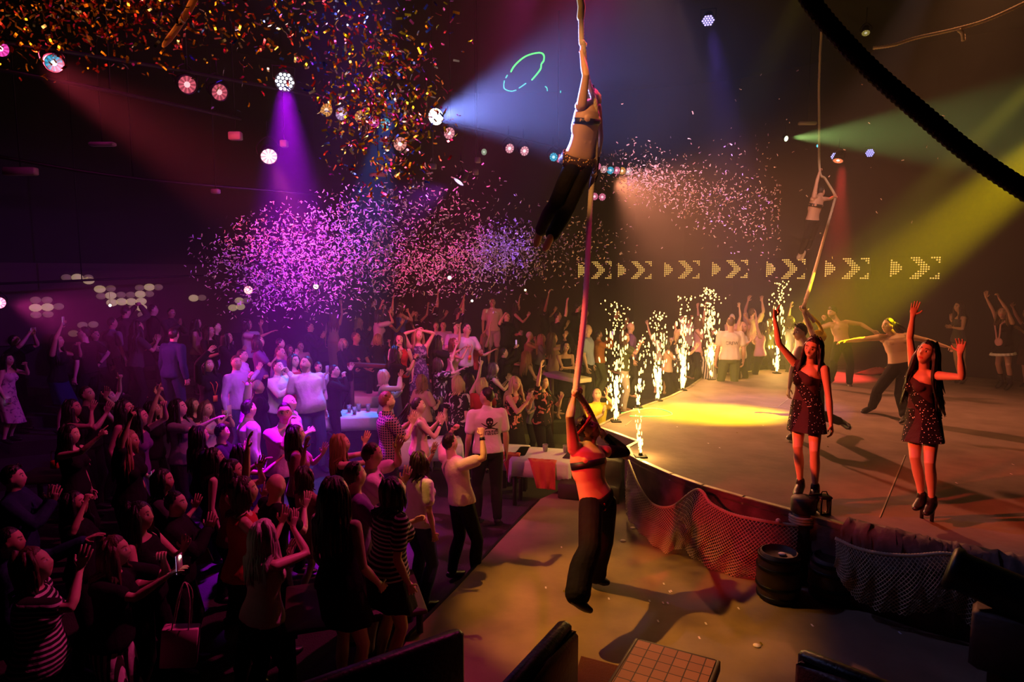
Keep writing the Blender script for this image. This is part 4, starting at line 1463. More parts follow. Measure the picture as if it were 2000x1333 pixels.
LINES = """
30 668 10 1.74 m crop d tee k trousers k phonehi phonehi phl=w tilt=18;man in black top at the far left with both arms up filming with a phone
17 704 0 1.68 f mid k straplessdress Q dress Q phone down ph=w;woman in pink printed dress at the left edge holding a phone level
113 667 20 1.68 f long k tank k skirt n phone upin ph=1 tilt=8;woman in black top with long hair filming with a phone held upright, one palm up
163 652 170 1.82 m short k tee k trousers k down hip watch=R turn=-40;tall man in black T-shirt with a hand at his shoulder, bent elbow, looking left
186 655 -20 1.78 m short d shirt d trousers k hang hang;shadowed man standing close behind the man with the bent elbow
220 632 60 1.78 m crop d polo g trousers k down down;man in grey shirt seen from behind before the lit dots
246 610 70 1.74 m cap k jacket d trousers k phonehi phonehi;shadowed cap wearer filming in front of the bright dots
270 640 40 1.72 f long k tee d trousers k clap clap;dark-haired woman in shadow right of the grey shirt, below the dots
300 606 30 1.80 m short k jacket k trousers k down down;tall man in shadow at the right end of the lit dots
335 612 -30 1.70 m crop d jacket d trousers k clap clap;man clapping in shadow above the blue-suited man
340 655 80 1.84 m short k jacket n trousers n down down;man in navy suit standing with his back to us, rim lit blue
385 632 15 1.68 f long k tank m trousers k hang hang;woman in plum top with loose dark hair left of the crouching black shirts
410 648 0 1.70 f mid k tee k jeans j cup cup;dark-haired woman half hidden behind the man holding a drink
424 640 0 1.76 m short k tee k shorts l cup cup cupR=1 lean=10;man in black T-shirt and pale shorts holding a drink near his waist
484 635 15 1.68 f bob d tee l skirt k claphi reach;woman in white T-shirt reaching both hands forward at the back
506 668 20 1.64 f bob d tee v trousers k down clap;woman in violet top just right of the white T-shirt, in half shadow
548 672 20 1.70 m short k tee m trousers k hang clap;dark-haired man under the confetti left of the grey-topped woman
566 684 -30 1.62 f mid d tee s trousers k down cross;woman in grey-blue top standing behind the men at the table
587 678 -40 1.74 m crop b tee p trousers k down down;man in pink tee standing behind the big bearded man
407 714 -30 1.64 f bob k jacket k trousers k down upin lanyard=1;woman with black jacket and badge raising one palm beside the balding man
462 710 -10 1.80 m crop b shirt l jeans j down down lanyard=1 belly=.06 turn=30;balding man in pale shirt with an orange badge on a cord
474 696 10 1.76 m crop d shirt l trousers k down clap lanyard=1;man with orange badge standing just behind the balding man in pale shirt
505 757 20 1.66 f crop g jacket k trousers k fist down;grey-haired person in dark jacket raising a fist to the chin
544 719 -20 1.72 m short k shirt w trousers k face clap;dark-haired man in white shirt with rolled sleeves holding his hands together
548 690 -10 1.72 m crop b shirt v trousers k down down;man whose head shows above the white-shirted dark-haired man
575 706 -30 1.64 f mid k tank r trousers k down clap;woman in red top squeezed between two men in white shirts
597 712 -50 1.86 m crop d polo w jeans j down down belly=.10 w=1.18 beard=1 turn=70 tilt=20 side=4;large bearded man in white short-sleeved shirt standing by the tables, looking up right
622 718 -40 1.74 m cap k shirt p trousers k down phone ph=1;man in dark cap and pink shirt behind the large bearded man
654 726 15 1.72 m short k shirt k trousers k claphi face;person all in black with raised hands in front of the white tables
672 672 -20 1.66 f bob g jacket k trousers k cup lap;grey-haired woman in dark blazer over pink blouse
652 618 85 1.68 f long r straplessdress p maxi p down up;woman in long pink dress with her back to us and one arm high
703 630 0 1.64 f mid y jacket k trousers k down clap sit;blonde woman in black sitting at the back right of the pink dress
696 660 -20 1.72 m crop b tee k trousers k lap lap sit;man in black sitting low behind the dark wooden rail
738 662 85 1.62 f bob y tee k trousers k lap reach sit;blonde person seated behind the rail with back turned
742 616 30 1.66 f bob k tee l shorts b upin claphi;woman in white T-shirt and pale shorts dancing at the back
762 612 10 1.66 f long k tank k mini k up clap;woman in black mini dress with an arm up, beside the pale shorts
784 600 20 1.78 f bob d straplessdress b dress b clap face;tall woman in blue dress at the back
812 615 -40 1.66 f mid k tank k trousers k upout cross;woman in dark top with an elbow raised right of the blue dress
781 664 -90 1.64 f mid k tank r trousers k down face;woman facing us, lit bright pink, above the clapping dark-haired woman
776 690 10 1.68 f mid k tee k jeans j clap phone watch=R;dark-haired woman in black top clapping in profile below the blue dress
817 656 -60 1.72 f long a tank X maxi X head head;woman in branch-patterned dress with both hands lifted to her head
852 638 -80 1.76 m crop b tee k trousers k down down;man smiling to the right of the woman with hands on her head
866 637 -80 1.78 m crop d tee l trousers k down cup;short-haired man in pale tee, first of the three by the purple light
892 640 -60 1.76 m short d tee l trousers k down cup;man in pale tee in the middle of the three by the purple light
912 644 -50 1.80 m short k tee w trousers k cup down lanyard=1;dark-haired man in white printed tee with a cord round his neck
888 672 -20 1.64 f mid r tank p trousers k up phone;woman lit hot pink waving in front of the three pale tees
858 668 10 1.70 f mid k tee k skirt k reach phone;woman in black T-shirt with a paper cup, right of the patterned dress
896 612 20 1.76 m short k tee k trousers k upin up;man in black with raised arm far behind the three pale tees
925 672 10 1.66 m crop d tee r trousers k down reach;man in dark red top with close-cropped hair looking right
948 660 20 1.68 f long a tank k skirt k upin up tilt=20;long-haired woman in black stretching her arms up to clap
962 592 -70 1.82 m short d polo h shorts l down down;man in pale polo and shorts standing highest at the back
990 620 -40 1.84 m crop d polo k trousers k cup fist cupL=1;man in black polo pumping a fist with a drink in the other hand
1035 657 0 1.66 f cap w tank m trousers k face face;woman in a white hat drinking at the back
1060 662 -10 1.66 f long a tee g trousers k down clap;long-haired woman in grey next to the white hat
1081 662 10 1.66 f long b tank t trousers k claphi claphi;woman with pale hair clapping at the right of the white hat
1064 592 10 1.72 f long k tank k trousers k clap upout;shadowed woman dancing far back above the white hat
1090 618 20 1.72 m short k tee k trousers k clap up;shadowed person with one arm up far back, left of the pale rope
1105 678 -70 1.66 f bob k strapless k skirt k cross cross;woman in strapless top with crossed arms left of the pale rope
985 690 20 1.74 m crop k shirt k trousers k phonehi phonehi ph=1;man in black lifting a phone with both hands below the fist pumper
1030 697 10 1.68 f long a tank k trousers k lap cup sit;woman sitting sideways with sheets of paper in her hands
752 735 15 1.66 f bob w shirt w trousers b clap claphi;white-haired woman with pale shawl clapping high
826 745 50 1.66 f bob a tee t trousers k down cup cupR=1;brown-haired woman in beige top with a dark shoulder strap, back turned
757 785 15 1.80 m short r polo C jeans k clap clap beard=1 turn=-10;red-haired man in dark checked shirt clapping
818 794 10 1.68 f pony k tank p jeans k clap clap watch=R;dark-haired woman in tan top clapping in profile with a bracelet
858 712 15 1.66 f bob d tee P trousers k reach claphi;woman in black and white print stretching joined hands forward
896 748 60 1.66 f bob y tee P trousers k down down;blonde woman in pale floral blouse with back turned, left of the pointing arm
918 742 30 1.68 f mid k tank k trousers k down pointup;dark-haired woman pointing one finger straight up
942 752 80 1.62 f bob y tee r trousers k down clap;short blonde seen from behind right of the pointing finger
966 720 10 1.64 f mid b tank F trousers k clap clap;brown-haired woman in dark top above the white polo
1007 750 -30 1.70 f long y tank F longskirt k clap clap w=1.2 hl=.36 turn=30;blonde woman in black dress with red flowers holding her hands together
1062 748 -30 1.66 f mid k tee F trousers k clap up w=1.12;dark-haired woman in flowered tunic with one arm up, lit yellow
1040 770 -60 1.30 f bob b tee g trousers k clap clap;child-sized person in grey between the two flowered women
950 776 104 1.82 m crop k polo w trousers k down down w=1.05 tilt=2 turn=-50 key=polo;crew man in white polo printed with skull and crossed swords, back to us
880 866 35 1.70 m crop k tee h trousers k fist fist lean=-8 side=-10 tilt=10 watch=R;person in pink T-shirt leaning back with raised fists in front of the white polo
822 902 55 1.66 f bob d tee w jeans j claphi down tilt=8;woman in white T-shirt and belt with her back to us, clapping
728 890 15 1.74 m short d polo h trousers k claphi clap watch=R;man in pink polo with a watch clapping behind the long-haired blonde
668 868 10 1.68 f long a tank k jeans k claphi claphi hl=.34;woman with long fair hair and bare shoulders clapping up close
556 808 -40 1.80 m crop k polo h trousers k down face w=1.08 turn=30;sturdy man in pink polo with a hand over his mouth
566 788 15 1.72 m bald d polo s trousers k down cup w=1.08 turn=20;bald man in light blue shirt, lit blue behind the sturdy man
487 800 45 1.82 m short k shirt l trousers k up down;man in pale lilac shirt with dark hair, back to us
470 884 40 1.62 f long k tank k trousers k down reach;long-haired woman in black directly in front of the lilac shirt
404 800 -10 1.66 f long b tank l trousers k phone phone ph=1 turn=10;frowning woman in white-edged top raising a small camera in both hands
378 793 0 1.64 f bob d tank k trousers k down down;short-haired woman in black left of the woman with the camera
350 798 5 1.68 f long k tee g trousers k clap reach;dark-haired woman in grey top leaning her arm forward, left of the camera
435 846 10 1.62 m short k tee k trousers k clap clap;person in black pointing hands together below the camera woman
300 800 0 1.66 f mid k tank k trousers k upin pointup;dark figure with two forearms raised together, one finger pointing
274 816 10 1.66 f mid k tank v jeans j phonehi hang ph=1;woman in violet top and jeans filming with a lit phone
246 800 5 1.66 f long k tank v skirt k down down;dark-haired woman with a sparkling hairband in profile
213 776 10 1.66 f mid k tank k trousers k pointup clap tilt=18;woman looking up with a finger raised behind the sparkling hairband
171 772 0 1.80 m crop d tee k trousers k claphi clap tilt=16;man in profile at left clapping before his mouth
144 798 10 1.66 f long k tank k trousers k down claphi;long-haired woman in front of the man clapping at his mouth
139 850 5 1.66 f long k tank k trousers k down point hl=.3;woman with dark hair down her back and bare shoulder at left
254 862 0 1.70 f long a tee k trousers k down pointup;fair-haired woman in black pointing up, in profile at left
420 896 25 1.66 f mid k tank k trousers k reach down;woman in profile at left of the outstretched open hand
456 922 20 1.66 f bob k tank m trousers k claphi clap;dark-haired woman with bare shoulder lit red, hands before her chin
392 852 40 1.64 f long k tee k trousers k down down;shadowed woman with long hair below the woman holding the camera
540 950 45 1.68 m bald a tee k trousers k clap clap;close-cropped man seen from behind in front of the sturdy man
598 930 40 1.64 f bob d tee m mini m up clap;woman in dark dress throwing one arm up with a glass bottle behind her
658 964 55 1.70 f long d tank k mini k hang hang hl=.40 tilt=6;long-haired woman in short black dress with her back to us at the booth table
695 930 30 1.72 m short d tee v jeans l down clap;person in violet shirt between the long-haired woman and the striped top
772 958 40 1.68 f bob k tee S mini k cup down w=1.18 tilt=22 key=stripe;curly dark-haired woman in striped T-shirt and black skirt, back to us
518 1044 60 1.66 f long w tank c trousers k clap claphi hl=.36;silver-blonde woman in pale ruffled top with her back to us
480 960 20 1.66 f bob d tank r trousers k up clap;woman in rust-red top hidden in the gloom beside the silver-blonde
345 985 10 1.72 m short k jacket k trousers k clap clap;dark figure in the gloom above the torch phone
150 985 5 1.70 f long k tee k trousers k down fist hl=.34 tilt=16;long-haired woman shouting, in profile at lower left
228 1078 5 1.68 f mid b tee k trousers V phone reach ph=torch tilt=8 key=torch;woman in glasses and patterned trousers holding a lit phone torch and a cup
70 1104 10 1.66 f bob b tee S trousers k down claphi tilt=18 belly=.04;woman in finely striped shirt at the lower left looking up with arms raised
22 1060 30 1.74 m short k jacket n trousers k reach down;man in navy jacket cut by the left edge, hands forward
28 935 15 1.76 m short k jacket n trousers k clap clap;man in dark blue jacket clapping at the left edge
275 1010 0 1.66 f mid k tank k trousers k clap cup cupR=1;smiling woman with a bright glass between the torch phone and the shouting woman
320 940 10 1.68 f bob k tee d trousers k down clap;person in dark grey standing in shadow at the centre left
580 850 20 1.66 f mid d tee m trousers k clap down;woman in plum top in shadow behind the throwing arm
1170 655 20 1.80 m short k shirt o jeans e phone phone ph=1 beard=1 turn=0;bearded man in brown shirt filming behind the left-most spark jet
1148 645 -10 1.74 m bald b tee s trousers k down down;bald man in grey-blue behind the bearded man filming
1222 660 -20 1.70 f bob b tee e jeans c phone phone ph=w;person in olive top and cream trousers taking a picture between spark jets
1232 640 0 1.74 m bald b tee v trousers k down down;balding man in violet behind the picture taker with cream trousers
1292 655 60 1.66 f bob d tee c skirt e upout upout;woman in cream top throwing both arms out behind the second spark jet
1305 668 -10 1.62 f mid k tank t trousers k clap clap;dark-haired person in tan just right of the second spark jet
1330 655 -20 1.64 f bob y tee P trousers k clap upin;blonde woman with patterned sleeves waving a palm behind the third spark jet
1346 625 30 1.74 m short k tee c trousers k head up;person arching both arms overhead behind the spark jets
1385 655 20 1.72 f long d tank V maxi V down reach;woman in long striped outfit behind the tallest spark jet
1368 628 -20 1.70 f mid b tank p trousers k up clap;woman in pink waving behind the tallest spark jet
1427 632 90 1.84 m crop b tee c trousers e down down key=crew w=1.08 tilt=-4;crew man in cream T-shirt lettered CREW, back to us at the stage edge
1430 622 -95 1.64 f cap w tank p trousers k up clap dz=.15;person with pink headscarf facing us in front of the crew T-shirt
1452 640 -60 1.74 f mid y tank w trousers k upin clap;blond person leaning back right of the pink headscarf
1470 612 40 1.76 m short b tee t trousers k up up;man with both arms high behind the crew T-shirt
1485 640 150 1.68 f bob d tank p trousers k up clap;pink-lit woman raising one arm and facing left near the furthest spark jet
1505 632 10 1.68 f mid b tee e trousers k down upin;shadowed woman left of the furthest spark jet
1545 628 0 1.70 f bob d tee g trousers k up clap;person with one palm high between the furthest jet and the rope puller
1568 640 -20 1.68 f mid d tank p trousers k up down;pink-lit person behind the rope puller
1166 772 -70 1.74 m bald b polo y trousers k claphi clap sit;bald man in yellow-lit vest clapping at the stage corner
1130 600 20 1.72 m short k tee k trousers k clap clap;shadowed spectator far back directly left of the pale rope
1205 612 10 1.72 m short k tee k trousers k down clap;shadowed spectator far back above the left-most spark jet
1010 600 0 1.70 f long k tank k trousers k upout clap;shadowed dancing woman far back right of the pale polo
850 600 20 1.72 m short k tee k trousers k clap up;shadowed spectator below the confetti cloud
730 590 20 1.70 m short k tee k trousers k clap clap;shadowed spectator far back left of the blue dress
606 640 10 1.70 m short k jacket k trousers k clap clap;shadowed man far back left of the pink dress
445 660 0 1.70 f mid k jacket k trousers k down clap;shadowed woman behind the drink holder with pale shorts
"""
lines_ = [l for l in LINES.strip().split('\n') if l.strip()]
offs_ = relax_positions(lines_)
for i_, line_ in enumerate(lines_):
    r_ = crowd_person(line_, i_, offs_[i_])
    m_ = [a for a in line_.split(';')[0].split() if a.startswith('key=')]
    if m_: HERO[m_[0][4:]] = r_
# ---------------------------------------------------------------- the hall
G = lambda px, py, z: tuple(ground(px, py, z)[:2])
m_stage = mat('stage_boards', (.215, .150, .130), .66, spec=.25, vary=(2.2, .22), bump=(9, .25))
m_pit = mat('pit_floor', (.27, .175, .12), .7, spec=.22, vary=(1.6, .25), bump=(7, .25))
m_carpet = mat('dark_carpet', (.030, .020, .022), .95, vary=(3, .3), bump=(80, .5))
m_rock = mat('rough_painted_skirt', (.13, .075, .07), .9, vary=(5, .5), bump=(6, 1.0))
m_wall = mat('dark_wall_paint', (.020, .014, .015), .9, vary=(.8, .25))
m_ceil = mat('dark_ceiling', (.008, .007, .008), .95, vary=(.6, .3))
m_metal = mat('worn_steel', (.62, .55, .42), .38, .85, vary=(8, .25))
m_black = mat('black_metal', (.012, .012, .013), .45, .6)
m_wood = mat('dark_wood', (.045, .022, .016), .6, vary=(6, .35), bump=(12, .3, (1, .15, 1)))
m_leather = mat('black_leather', (.010, .009, .010), .38, spec=.5, bump=(40, .25))
m_redl = mat('oxblood_leather', (.10, .018, .014), .42, spec=.45, bump=(40, .25))


def structure(name, mb, m, smooth=False):
    o = build(name, mb, m, None, smooth)
    o['kind'] = 'structure'
    return o


# floors
mb = MB()
xs, ys = np.linspace(-16, 17, 67), np.linspace(1, 22, 43)
vs = [(x, y, base_floor(x, y)) for y in ys for x in xs]
n_ = len(xs)
mb.add(vs, [(j * n_ + i, j * n_ + i + 1, (j + 1) * n_ + i + 1, (j + 1) * n_ + i) for j in range(len(ys) - 1) for i in range(n_ - 1)])
structure('floor', mb, m_carpet, True)
for i, (u, z) in enumerate(TIERS):
    mb = MB()
    u1 = TIERS[i + 1][0] + .0 if i + 1 < len(TIERS) else 26
    y = lambda uu, x: uu + .45 * x if x < 0 else uu
    xr = {0: 6.0, 1: 6.3}.get(i, 9.0)
    poly = [(-15, y(u, -15)), (0, u), (xr, u), (xr, u1 + 2), (0, u1 + 2), (-15, y(u1, -15) + 2)]
    mb.prism(poly, -.3, z)
    structure('floor_tier_%d' % (i + 1), mb, m_carpet)
pit_l = [G(1052, 977, 0), G(985, 1045, 0), G(893, 1145, 0), G(800, 1240, 0), (-1.3, 3.2)]
mb = MB(); mb.prism(pit_l + [(-1.0, 2.2), (9, 2.2), (9, 7), (4, 9.6), (1.3, 9.6)], -.24, 0.0)
structure('floor_pit', mb, [m_pit])
mb = MB()
for a_, b_ in zip(pit_l[:-1], pit_l[1:]):
    a_, b_ = V(*a_, .004), V(*b_, .004)
    d_ = nrm(b_ - a_); mb.box((a_ + b_) / 2, (np.linalg.norm(b_ - a_), .03, .012), np.array([d_, np.cross(UP, d_), UP]))
structure('trim_1', mb, m_black)

# stage
front = [G(*p, STAGE) for p in ((1229, 890), (1250, 902), (1308, 928), (1370, 950), (1450, 973), (1565, 1004), (1651, 1028), (1726, 1047), (1818, 1070), (1898, 1086), (2000, 1108), (2130, 1135))]
left = [G(*p, STAGE) for p in ((1510, 722), (1446, 727), (1376, 734), (1345, 756), (1306, 775), (1264, 790), (1216, 808), (1162, 834), (1197, 846), (1242, 863), (1221, 874))]
stage_poly = front + [(8.5, 4.2), (13.0, 6.0), (14.6, 10.5), (10.2, 14.9), (8.6, 15.7)] + left
mb = MB(); mb.prism(stage_poly, -.25, STAGE, 0, 1)
structure('floor_stage', mb, [m_stage, m_rock])
mb = MB()


def nosing(mb, pts, w, z):
    for a_, b_ in zip(pts[:-1], pts[1:]):
        a_, b_ = V(*a_, z), V(*b_, z)
        d_ = nrm(b_ - a_)
        mb.box((a_ + b_) / 2 + np.cross(UP, d_) * w / 2, (np.linalg.norm(b_ - a_) + .02, w, .02), np.array([d_, np.cross(UP, d_), UP]))


nosing(mb, front[:7], .055, STAGE); nosing(mb, left + front[:1], .055, STAGE)
structure('trim_2', mb, m_metal)
mb = MB(); nosing(mb, front[:7], .018, STAGE - .06)
structure('trim_3', mb, m_metal)
mb = MB()
for a_, b_, w in ((G(1768, 890, STAGE), G(1718, 1012, STAGE), .012), (G(1490, 795, STAGE), G(1535, 797, STAGE), .02), (G(1520, 795, STAGE), G(1545, 775, STAGE), .01), (G(1222, 832, STAGE), G(1234, 822, STAGE), .012)):
    a_, b_ = V(*a_, STAGE + .002), V(*b_, STAGE + .002); d_ = nrm(b_ - a_)
    mb.box((a_ + b_) / 2, (np.linalg.norm(b_ - a_), w, .006), np.array([d_, np.cross(UP, d_), UP]))
structure('trim_4', mb, mat('floor_groove', (.42, .36, .30), .6))
# raised rocky ledge along the near right stage rim
mb = MB()
rr = random.Random(5)
fr = [V(*p, STAGE) for p in front[6:]]
R = []
for q in np.linspace(0, 1, 60):
    i = min(int(q * (len(fr) - 1)), len(fr) - 2); t = q * (len(fr) - 1) - i
    p = fr[i] * (1 - t) + fr[i + 1] * t
    d = nrm(fr[i + 1] - fr[i]); nn = np.cross(UP, d)
    j = lambda s: V(rr.uniform(-s, s), rr.uniform(-s, s), rr.uniform(-s, s))
    R.append([p + nn * .22 + UP * .012, p + nn * .10 + UP * .05 + j(.02), p + UP * .055 + j(.025), p - nn * .09 - UP * .02 + j(.02), p - nn * .12 - UP * .3 + j(.03), p - nn * .13 - UP * .72, p + nn * .1 - UP * .72])
mb.loft(R, caps=True)
structure('trim_5', mb, m_rock, True)

# walls: a faceted back wall, side walls, ceiling
WALL = [(-15, 9.2), (-10.9, 13.4), (-5.4, 18.0), (-1.5, 20.4), (2.5, 20.2), (3.8, 20.0), (5.2, 19.5), (6.5, 18.9), (7.8, 17.75), (9.0, 16.75), (10.2, 15.9), (13.6, 13.8), (15.6, 10.8)]
CEIL = 8.6


def wallrun(mb, pts, z0, z1, th=.15):
    n = len(pts)
    out = []
    for i, p in enumerate(pts):
        a_ = np.array(pts[max(0, i - 1)]); b_ = np.array(pts[min(n - 1, i + 1)])
        d = (b_ - a_) / np.linalg.norm(b_ - a_)
        out.append((p[0] - d[1] * th, p[1] + d[0] * th))
    poly = list(pts) + out[::-1]
    mb.prism(poly, z0, z1)


mb = MB(); wallrun(mb, WALL, -.3, CEIL); structure('wall_back', mb, m_wall)
mb = MB(); wallrun(mb, [(-15, 1), (-15, 9.2)], -.3, CEIL); structure('wall_left', mb, m_wall)
mb = MB(); wallrun(mb, [(15.6, 10.8), (15.6, 1)], -.3, CEIL); structure('wall_right', mb, m_wall)
mb = MB(); mb.prism([(-16, .5), (16.5, .5), (16.5, 21.5), (-16, 21.5)], CEIL, CEIL + .15); structure('ceiling', mb, m_ceil)


def on_wall(px, py, off=.03):
    """hit the back wall along a photo ray; returns point, tangent, inward normal"""
    r = ray(px, py)
    best = None
    for a_, b_ in zip(WALL[:-1], WALL[1:]):
        a_, b_ = np.array(a_), np.array(b_)
        d = b_ - a_
        M2 = np.array([[r[0], -d[0]], [r[1], -d[1]]])
        if abs(np.linalg.det(M2)) < 1e-6: continue
        t, s_ = np.linalg.solve(M2, a_)
        if t > 0 and -.001 <= s_ <= 1.001 and (best is None or t < best[0]):
            best = (t, d / np.linalg.norm(d))
    t, d = best
    d = V(d[0], d[1], 0)
    nn = V(d[1], -d[0], 0)
    return CAM + r * t + nn * off, d, nn


m_dot = mat('lit_dot', (.9, .8, .5), .4, emit=(1.0, .74, .36), strength=.30)
m_dim = mat('dim_dot', (.4, .3, .25), .4, emit=(.85, .45, .35), strength=.09)
m_amber = mat('panel_dot', (.9, .75, .4), .4, emit=(1.0, .60, .13), strength=1.1)
for m_ in (m_dot, m_dim, m_amber): m_.cycles.emission_sampling = 'NONE'


def disc(mb, c, d, nn, rx, rz, mat_=0, k=14):
    a = np.linspace(0, 2 * PI, k, endpoint=False)
    ring = c + np.outer(np.cos(a) * rx, d) + np.outer(np.sin(a) * rz, UP)
    mb.loft([ring, ring + nn * .012], mat_)


# large round-dot display at the left
lit = [(775, 460), (860, 510), (1090, 500), (1160, 445), (870, 565), (945, 558), (1020, 558), (1097, 555), (1100, 605), (600, 370), (688, 393), (275, 605), (368, 600), (1505, 530), (1860, 550), (1810, 605), (1870, 597)]
dim = [(860, 455), (785, 515), (940, 505), (1015, 505), (1230, 445), (1085, 450), (1160, 497), (1030, 610), (1105, 660), (515, 370), (685, 372), (275, 545), (365, 545), (278, 660), (372, 655), (455, 595), (1570, 527), (1915, 550), (640, 740), (725, 735), (570, 805)]
c0, d0, n0 = on_wall(200, 590, .0)
root = empty('dot_display', (c0[0], c0[1], c0[2]), 'wide dotted light display glowing amber on the back wall behind the left crowd', 'light display')
mb = MB()
pa, pb = on_wall(-12, 590, .05)[0], on_wall(520, 590, .05)[0]
nn = on_wall(200, 590)[2]; L_ = np.linalg.norm((pb - pa)[:2]); dd = nrm((pb - pa) * V(1, 1, 0))
cm_ = (pa + pb) / 2; cm_[2] = 2.42
mb.box(cm_, (L_, .04, 1.75), np.array([dd, -nn, UP])); build('backing', mb, mat('display_backing', (.075, .04, .045), .8), root, smooth=False)
mb = MB()
for x, y in lit: disc(mb, on_wall(x / 4, 450 + y / 4, .09)[0], d0, n0, .115, .085)
build('lit_dots', mb, m_dot, root)['kind'] = 'stuff'
mb = MB()
for x, y in dim: disc(mb, on_wall(x / 4, 450 + y / 4, .09)[0], d0, n0, .10, .075)
build('dim_dots', mb, m_dim, root)['kind'] = 'stuff'

# arrow panels
PAN = [(1162, 528, 1.02), (1242, 528, 1.02), (1333, 527, 1.02), (1427, 526, .98), (1540, 526, 1.03), (1658, 525, 1.03), (1788, 524, 1.03)]
ORD = ['first arrow from the left, half hidden by the pale rope', 'second arrow from the left, right of the pale rope', 'third arrow from the left', 'arrow in the middle of the row of seven',
       'arrow below the far aerialist', 'second arrow from the right', 'rightmost arrow of the row']
for (px, py, sz), nm in zip(PAN, ORD):
    c, d, nn = on_wall(px, py, .24)
    root = empty('arrow_panel', c, 'amber dotted light panel, ' + nm, 'light panel', None)
    H_ = .535 * sz; W_ = 1.02 * sz
    mb = MB(); mb.box(c - nn * .02, (W_ + .06, .05, H_ + .06), np.array([d, -nn, UP])); build('housing', mb, m_black, root, smooth=False)
    mb = MB()
    for r_ in range(10):
        for c_ in range(20):
            v = abs(r_ - 4.5)
            on = c_ <= 4.6 - v * 1.1 + .2 or (7.2 + (4.5 - v) * 1.15 <= c_ <= 11.6 + (4.5 - v) * 1.0) or (c_ >= 22.4 - v * 1.45 + .0 and v > 1.2)
            if not on: continue
            disc(mb, c + nn * .008 + d * (c_ - 9.5) * W_ / 20 + UP * (4.5 - r_) * H_ / 10, d, nn, .0195, .0195, k=8)
    build('lit_dots', mb, m_amber, root)['kind'] = 'stuff'

# ---------------------------------------------------------------- stairs down from the stage
root = empty('stair_flight', (.9, 9.0, 0), 'dark wooden stair flight beside the white-clothed table, left of the stage corner', 'stairs')
p0, p1 = G(1050, 960, .2), G(1150, 985, .2)
for i, (x0, y0, x1, y1, z) in enumerate(((.62, 8.45, 1.42, 8.22, .22), (.70, 8.88, 1.5, 8.6, .45))):
    a_, b_ = V(x0, y0, z), V(x1, y1, z); d = nrm(b_ - a_); q = np.cross(UP, d)
    mb = MB(); mb.box((a_ + b_) / 2 + q * .30 - UP * z / 2 + UP * .001, (np.linalg.norm(b_ - a_), .60 - .1 * i, z - .002), np.array([d, q, UP]), bev=.015)
    build('step', mb, m_wood, root)

# ---------------------------------------------------------------- ropes


def twisted(name, pts, r, m, label, turns=10.0, k=12, sub=12, group=None, cat='rope', parent=None, amp=.13):
    P = catmull(pts, sub)
    T = np.gradient(P, axis=0); T /= np.linalg.norm(T, axis=1, keepdims=True)
    s_ = np.concatenate([[0], np.cumsum(np.linalg.norm(np.diff(P, axis=0), axis=1))])
    u = nrm(np.cross(T[0], V(.3, .9, .2)))
    a = np.linspace(0, 2 * PI, k, endpoint=False)
    R = []
    for p, t, s in zip(P, T, s_):
        u = nrm(u - t * u.dot(t)); w = np.cross(t, u)
        rr_ = r * (1 + amp * np.cos(3 * (a - s * turns)))
        R.append(p + np.outer(np.cos(a) * rr_, u) + np.outer(np.sin(a) * rr_, w))
    mb = MB(); mb.loft(R)
    o = build(name, mb, m, parent)
    if label: tag(o, label, cat, group)
    return o


def catmull(pts, sub=10):
    P = np.asarray(pts, float)
    Q = np.vstack([2 * P[0] - P[1], P, 2 * P[-1] - P[-2]])
    out = []
    for i in range(len(P) - 1):
        for t in np.linspace(0, 1, sub, endpoint=False):
            a, b, c, d = Q[i], Q[i + 1], Q[i + 2], Q[i + 3]
            out.append(.5 * (2 * b + (c - a) * t + (2 * a - 5 * b + 4 * c - d) * t * t + (3 * b - a - 3 * c + d) * t ** 3))
    out.append(P[-1])
    return np.array(out)


hnd = lambda key, sd, k_=.07: HERO[key][0].J['wr' + sd] + nrm(np.asarray(HERO[key][0].hands[sd].get('dir', HERO[key][0].J['wr' + sd] - HERO[key][0].J['el' + sd]))) * k_
hA, hB, hC, hD = hnd('a1', 'R'), hnd('a1', 'L'), hnd('m1', 'R'), hnd('m1', 'L')
top1 = at(1133, -60, hA[1]); top1[2] = CEIL
mid1 = at(1149, 200, hA[1] + .14)
net0 = V(*at(1228, 898, 8.05))
twisted('climbing_rope', [top1, at(1135, 20, hA[1]), hA + V(.012, -.012, 0), at(1146, 150, hA[1] + .13), at(1163, 215, hA[1] + .2), hB + V(0, .0, .05), hB, at(1154, 380, hB[1] - .05), at(1143, 590, (hB[1] + hC[1]) / 2), hC + UP * .05, hC, (hC + hD) / 2 + V(0, 0, .02), hD, at(1205, 878, hD[1] + .25), at(1222, 893, hD[1] + .6)], .030, M['rope'],
        'thick pale rope from the ceiling past the near aerialist into the pit performer\'s hands', 60, sub=60, amp=.07)
mb = MB()
mb.rtube([at(1134, 34, hA[1]), at(1136, 14, hA[1]), at(1133, -6, hA[1])], .040, 12)
tag(build('rope_sleeve', mb, mat('yellow_tape', (.65, .50, .08), .5)), 'yellow taped collar on the near rope above the aerialist', 'tape')
hE, hF, hG = hnd('a2', 'R', .05), hnd('a2', 'L', .05), hnd('rp', 'L')
top2 = at(1600, 152, 15.2)
twisted('climbing_rope', [top2 + UP * 1.6, top2, at(1600, 240, 15.2), hE, at(1612, 350, 15.1), hF, at(1630, 392, 15.0), at(1608, 470, 13.4), at(1588, 540, 11.4), hG + UP * .05, hG, hG - UP * .12 + V(.14, -.05, -.08)], .026, M['rope'],
        'thin rope from the ceiling past the far aerialist down to the stage', 60, sub=50)
mb = MB(); mb.rtube([hG - UP * .1 + V(.1, 0, 0), hG + V(.22, 0, -.22), hG + V(.30, .02, -.34)], [.02, .03, .02], 10)
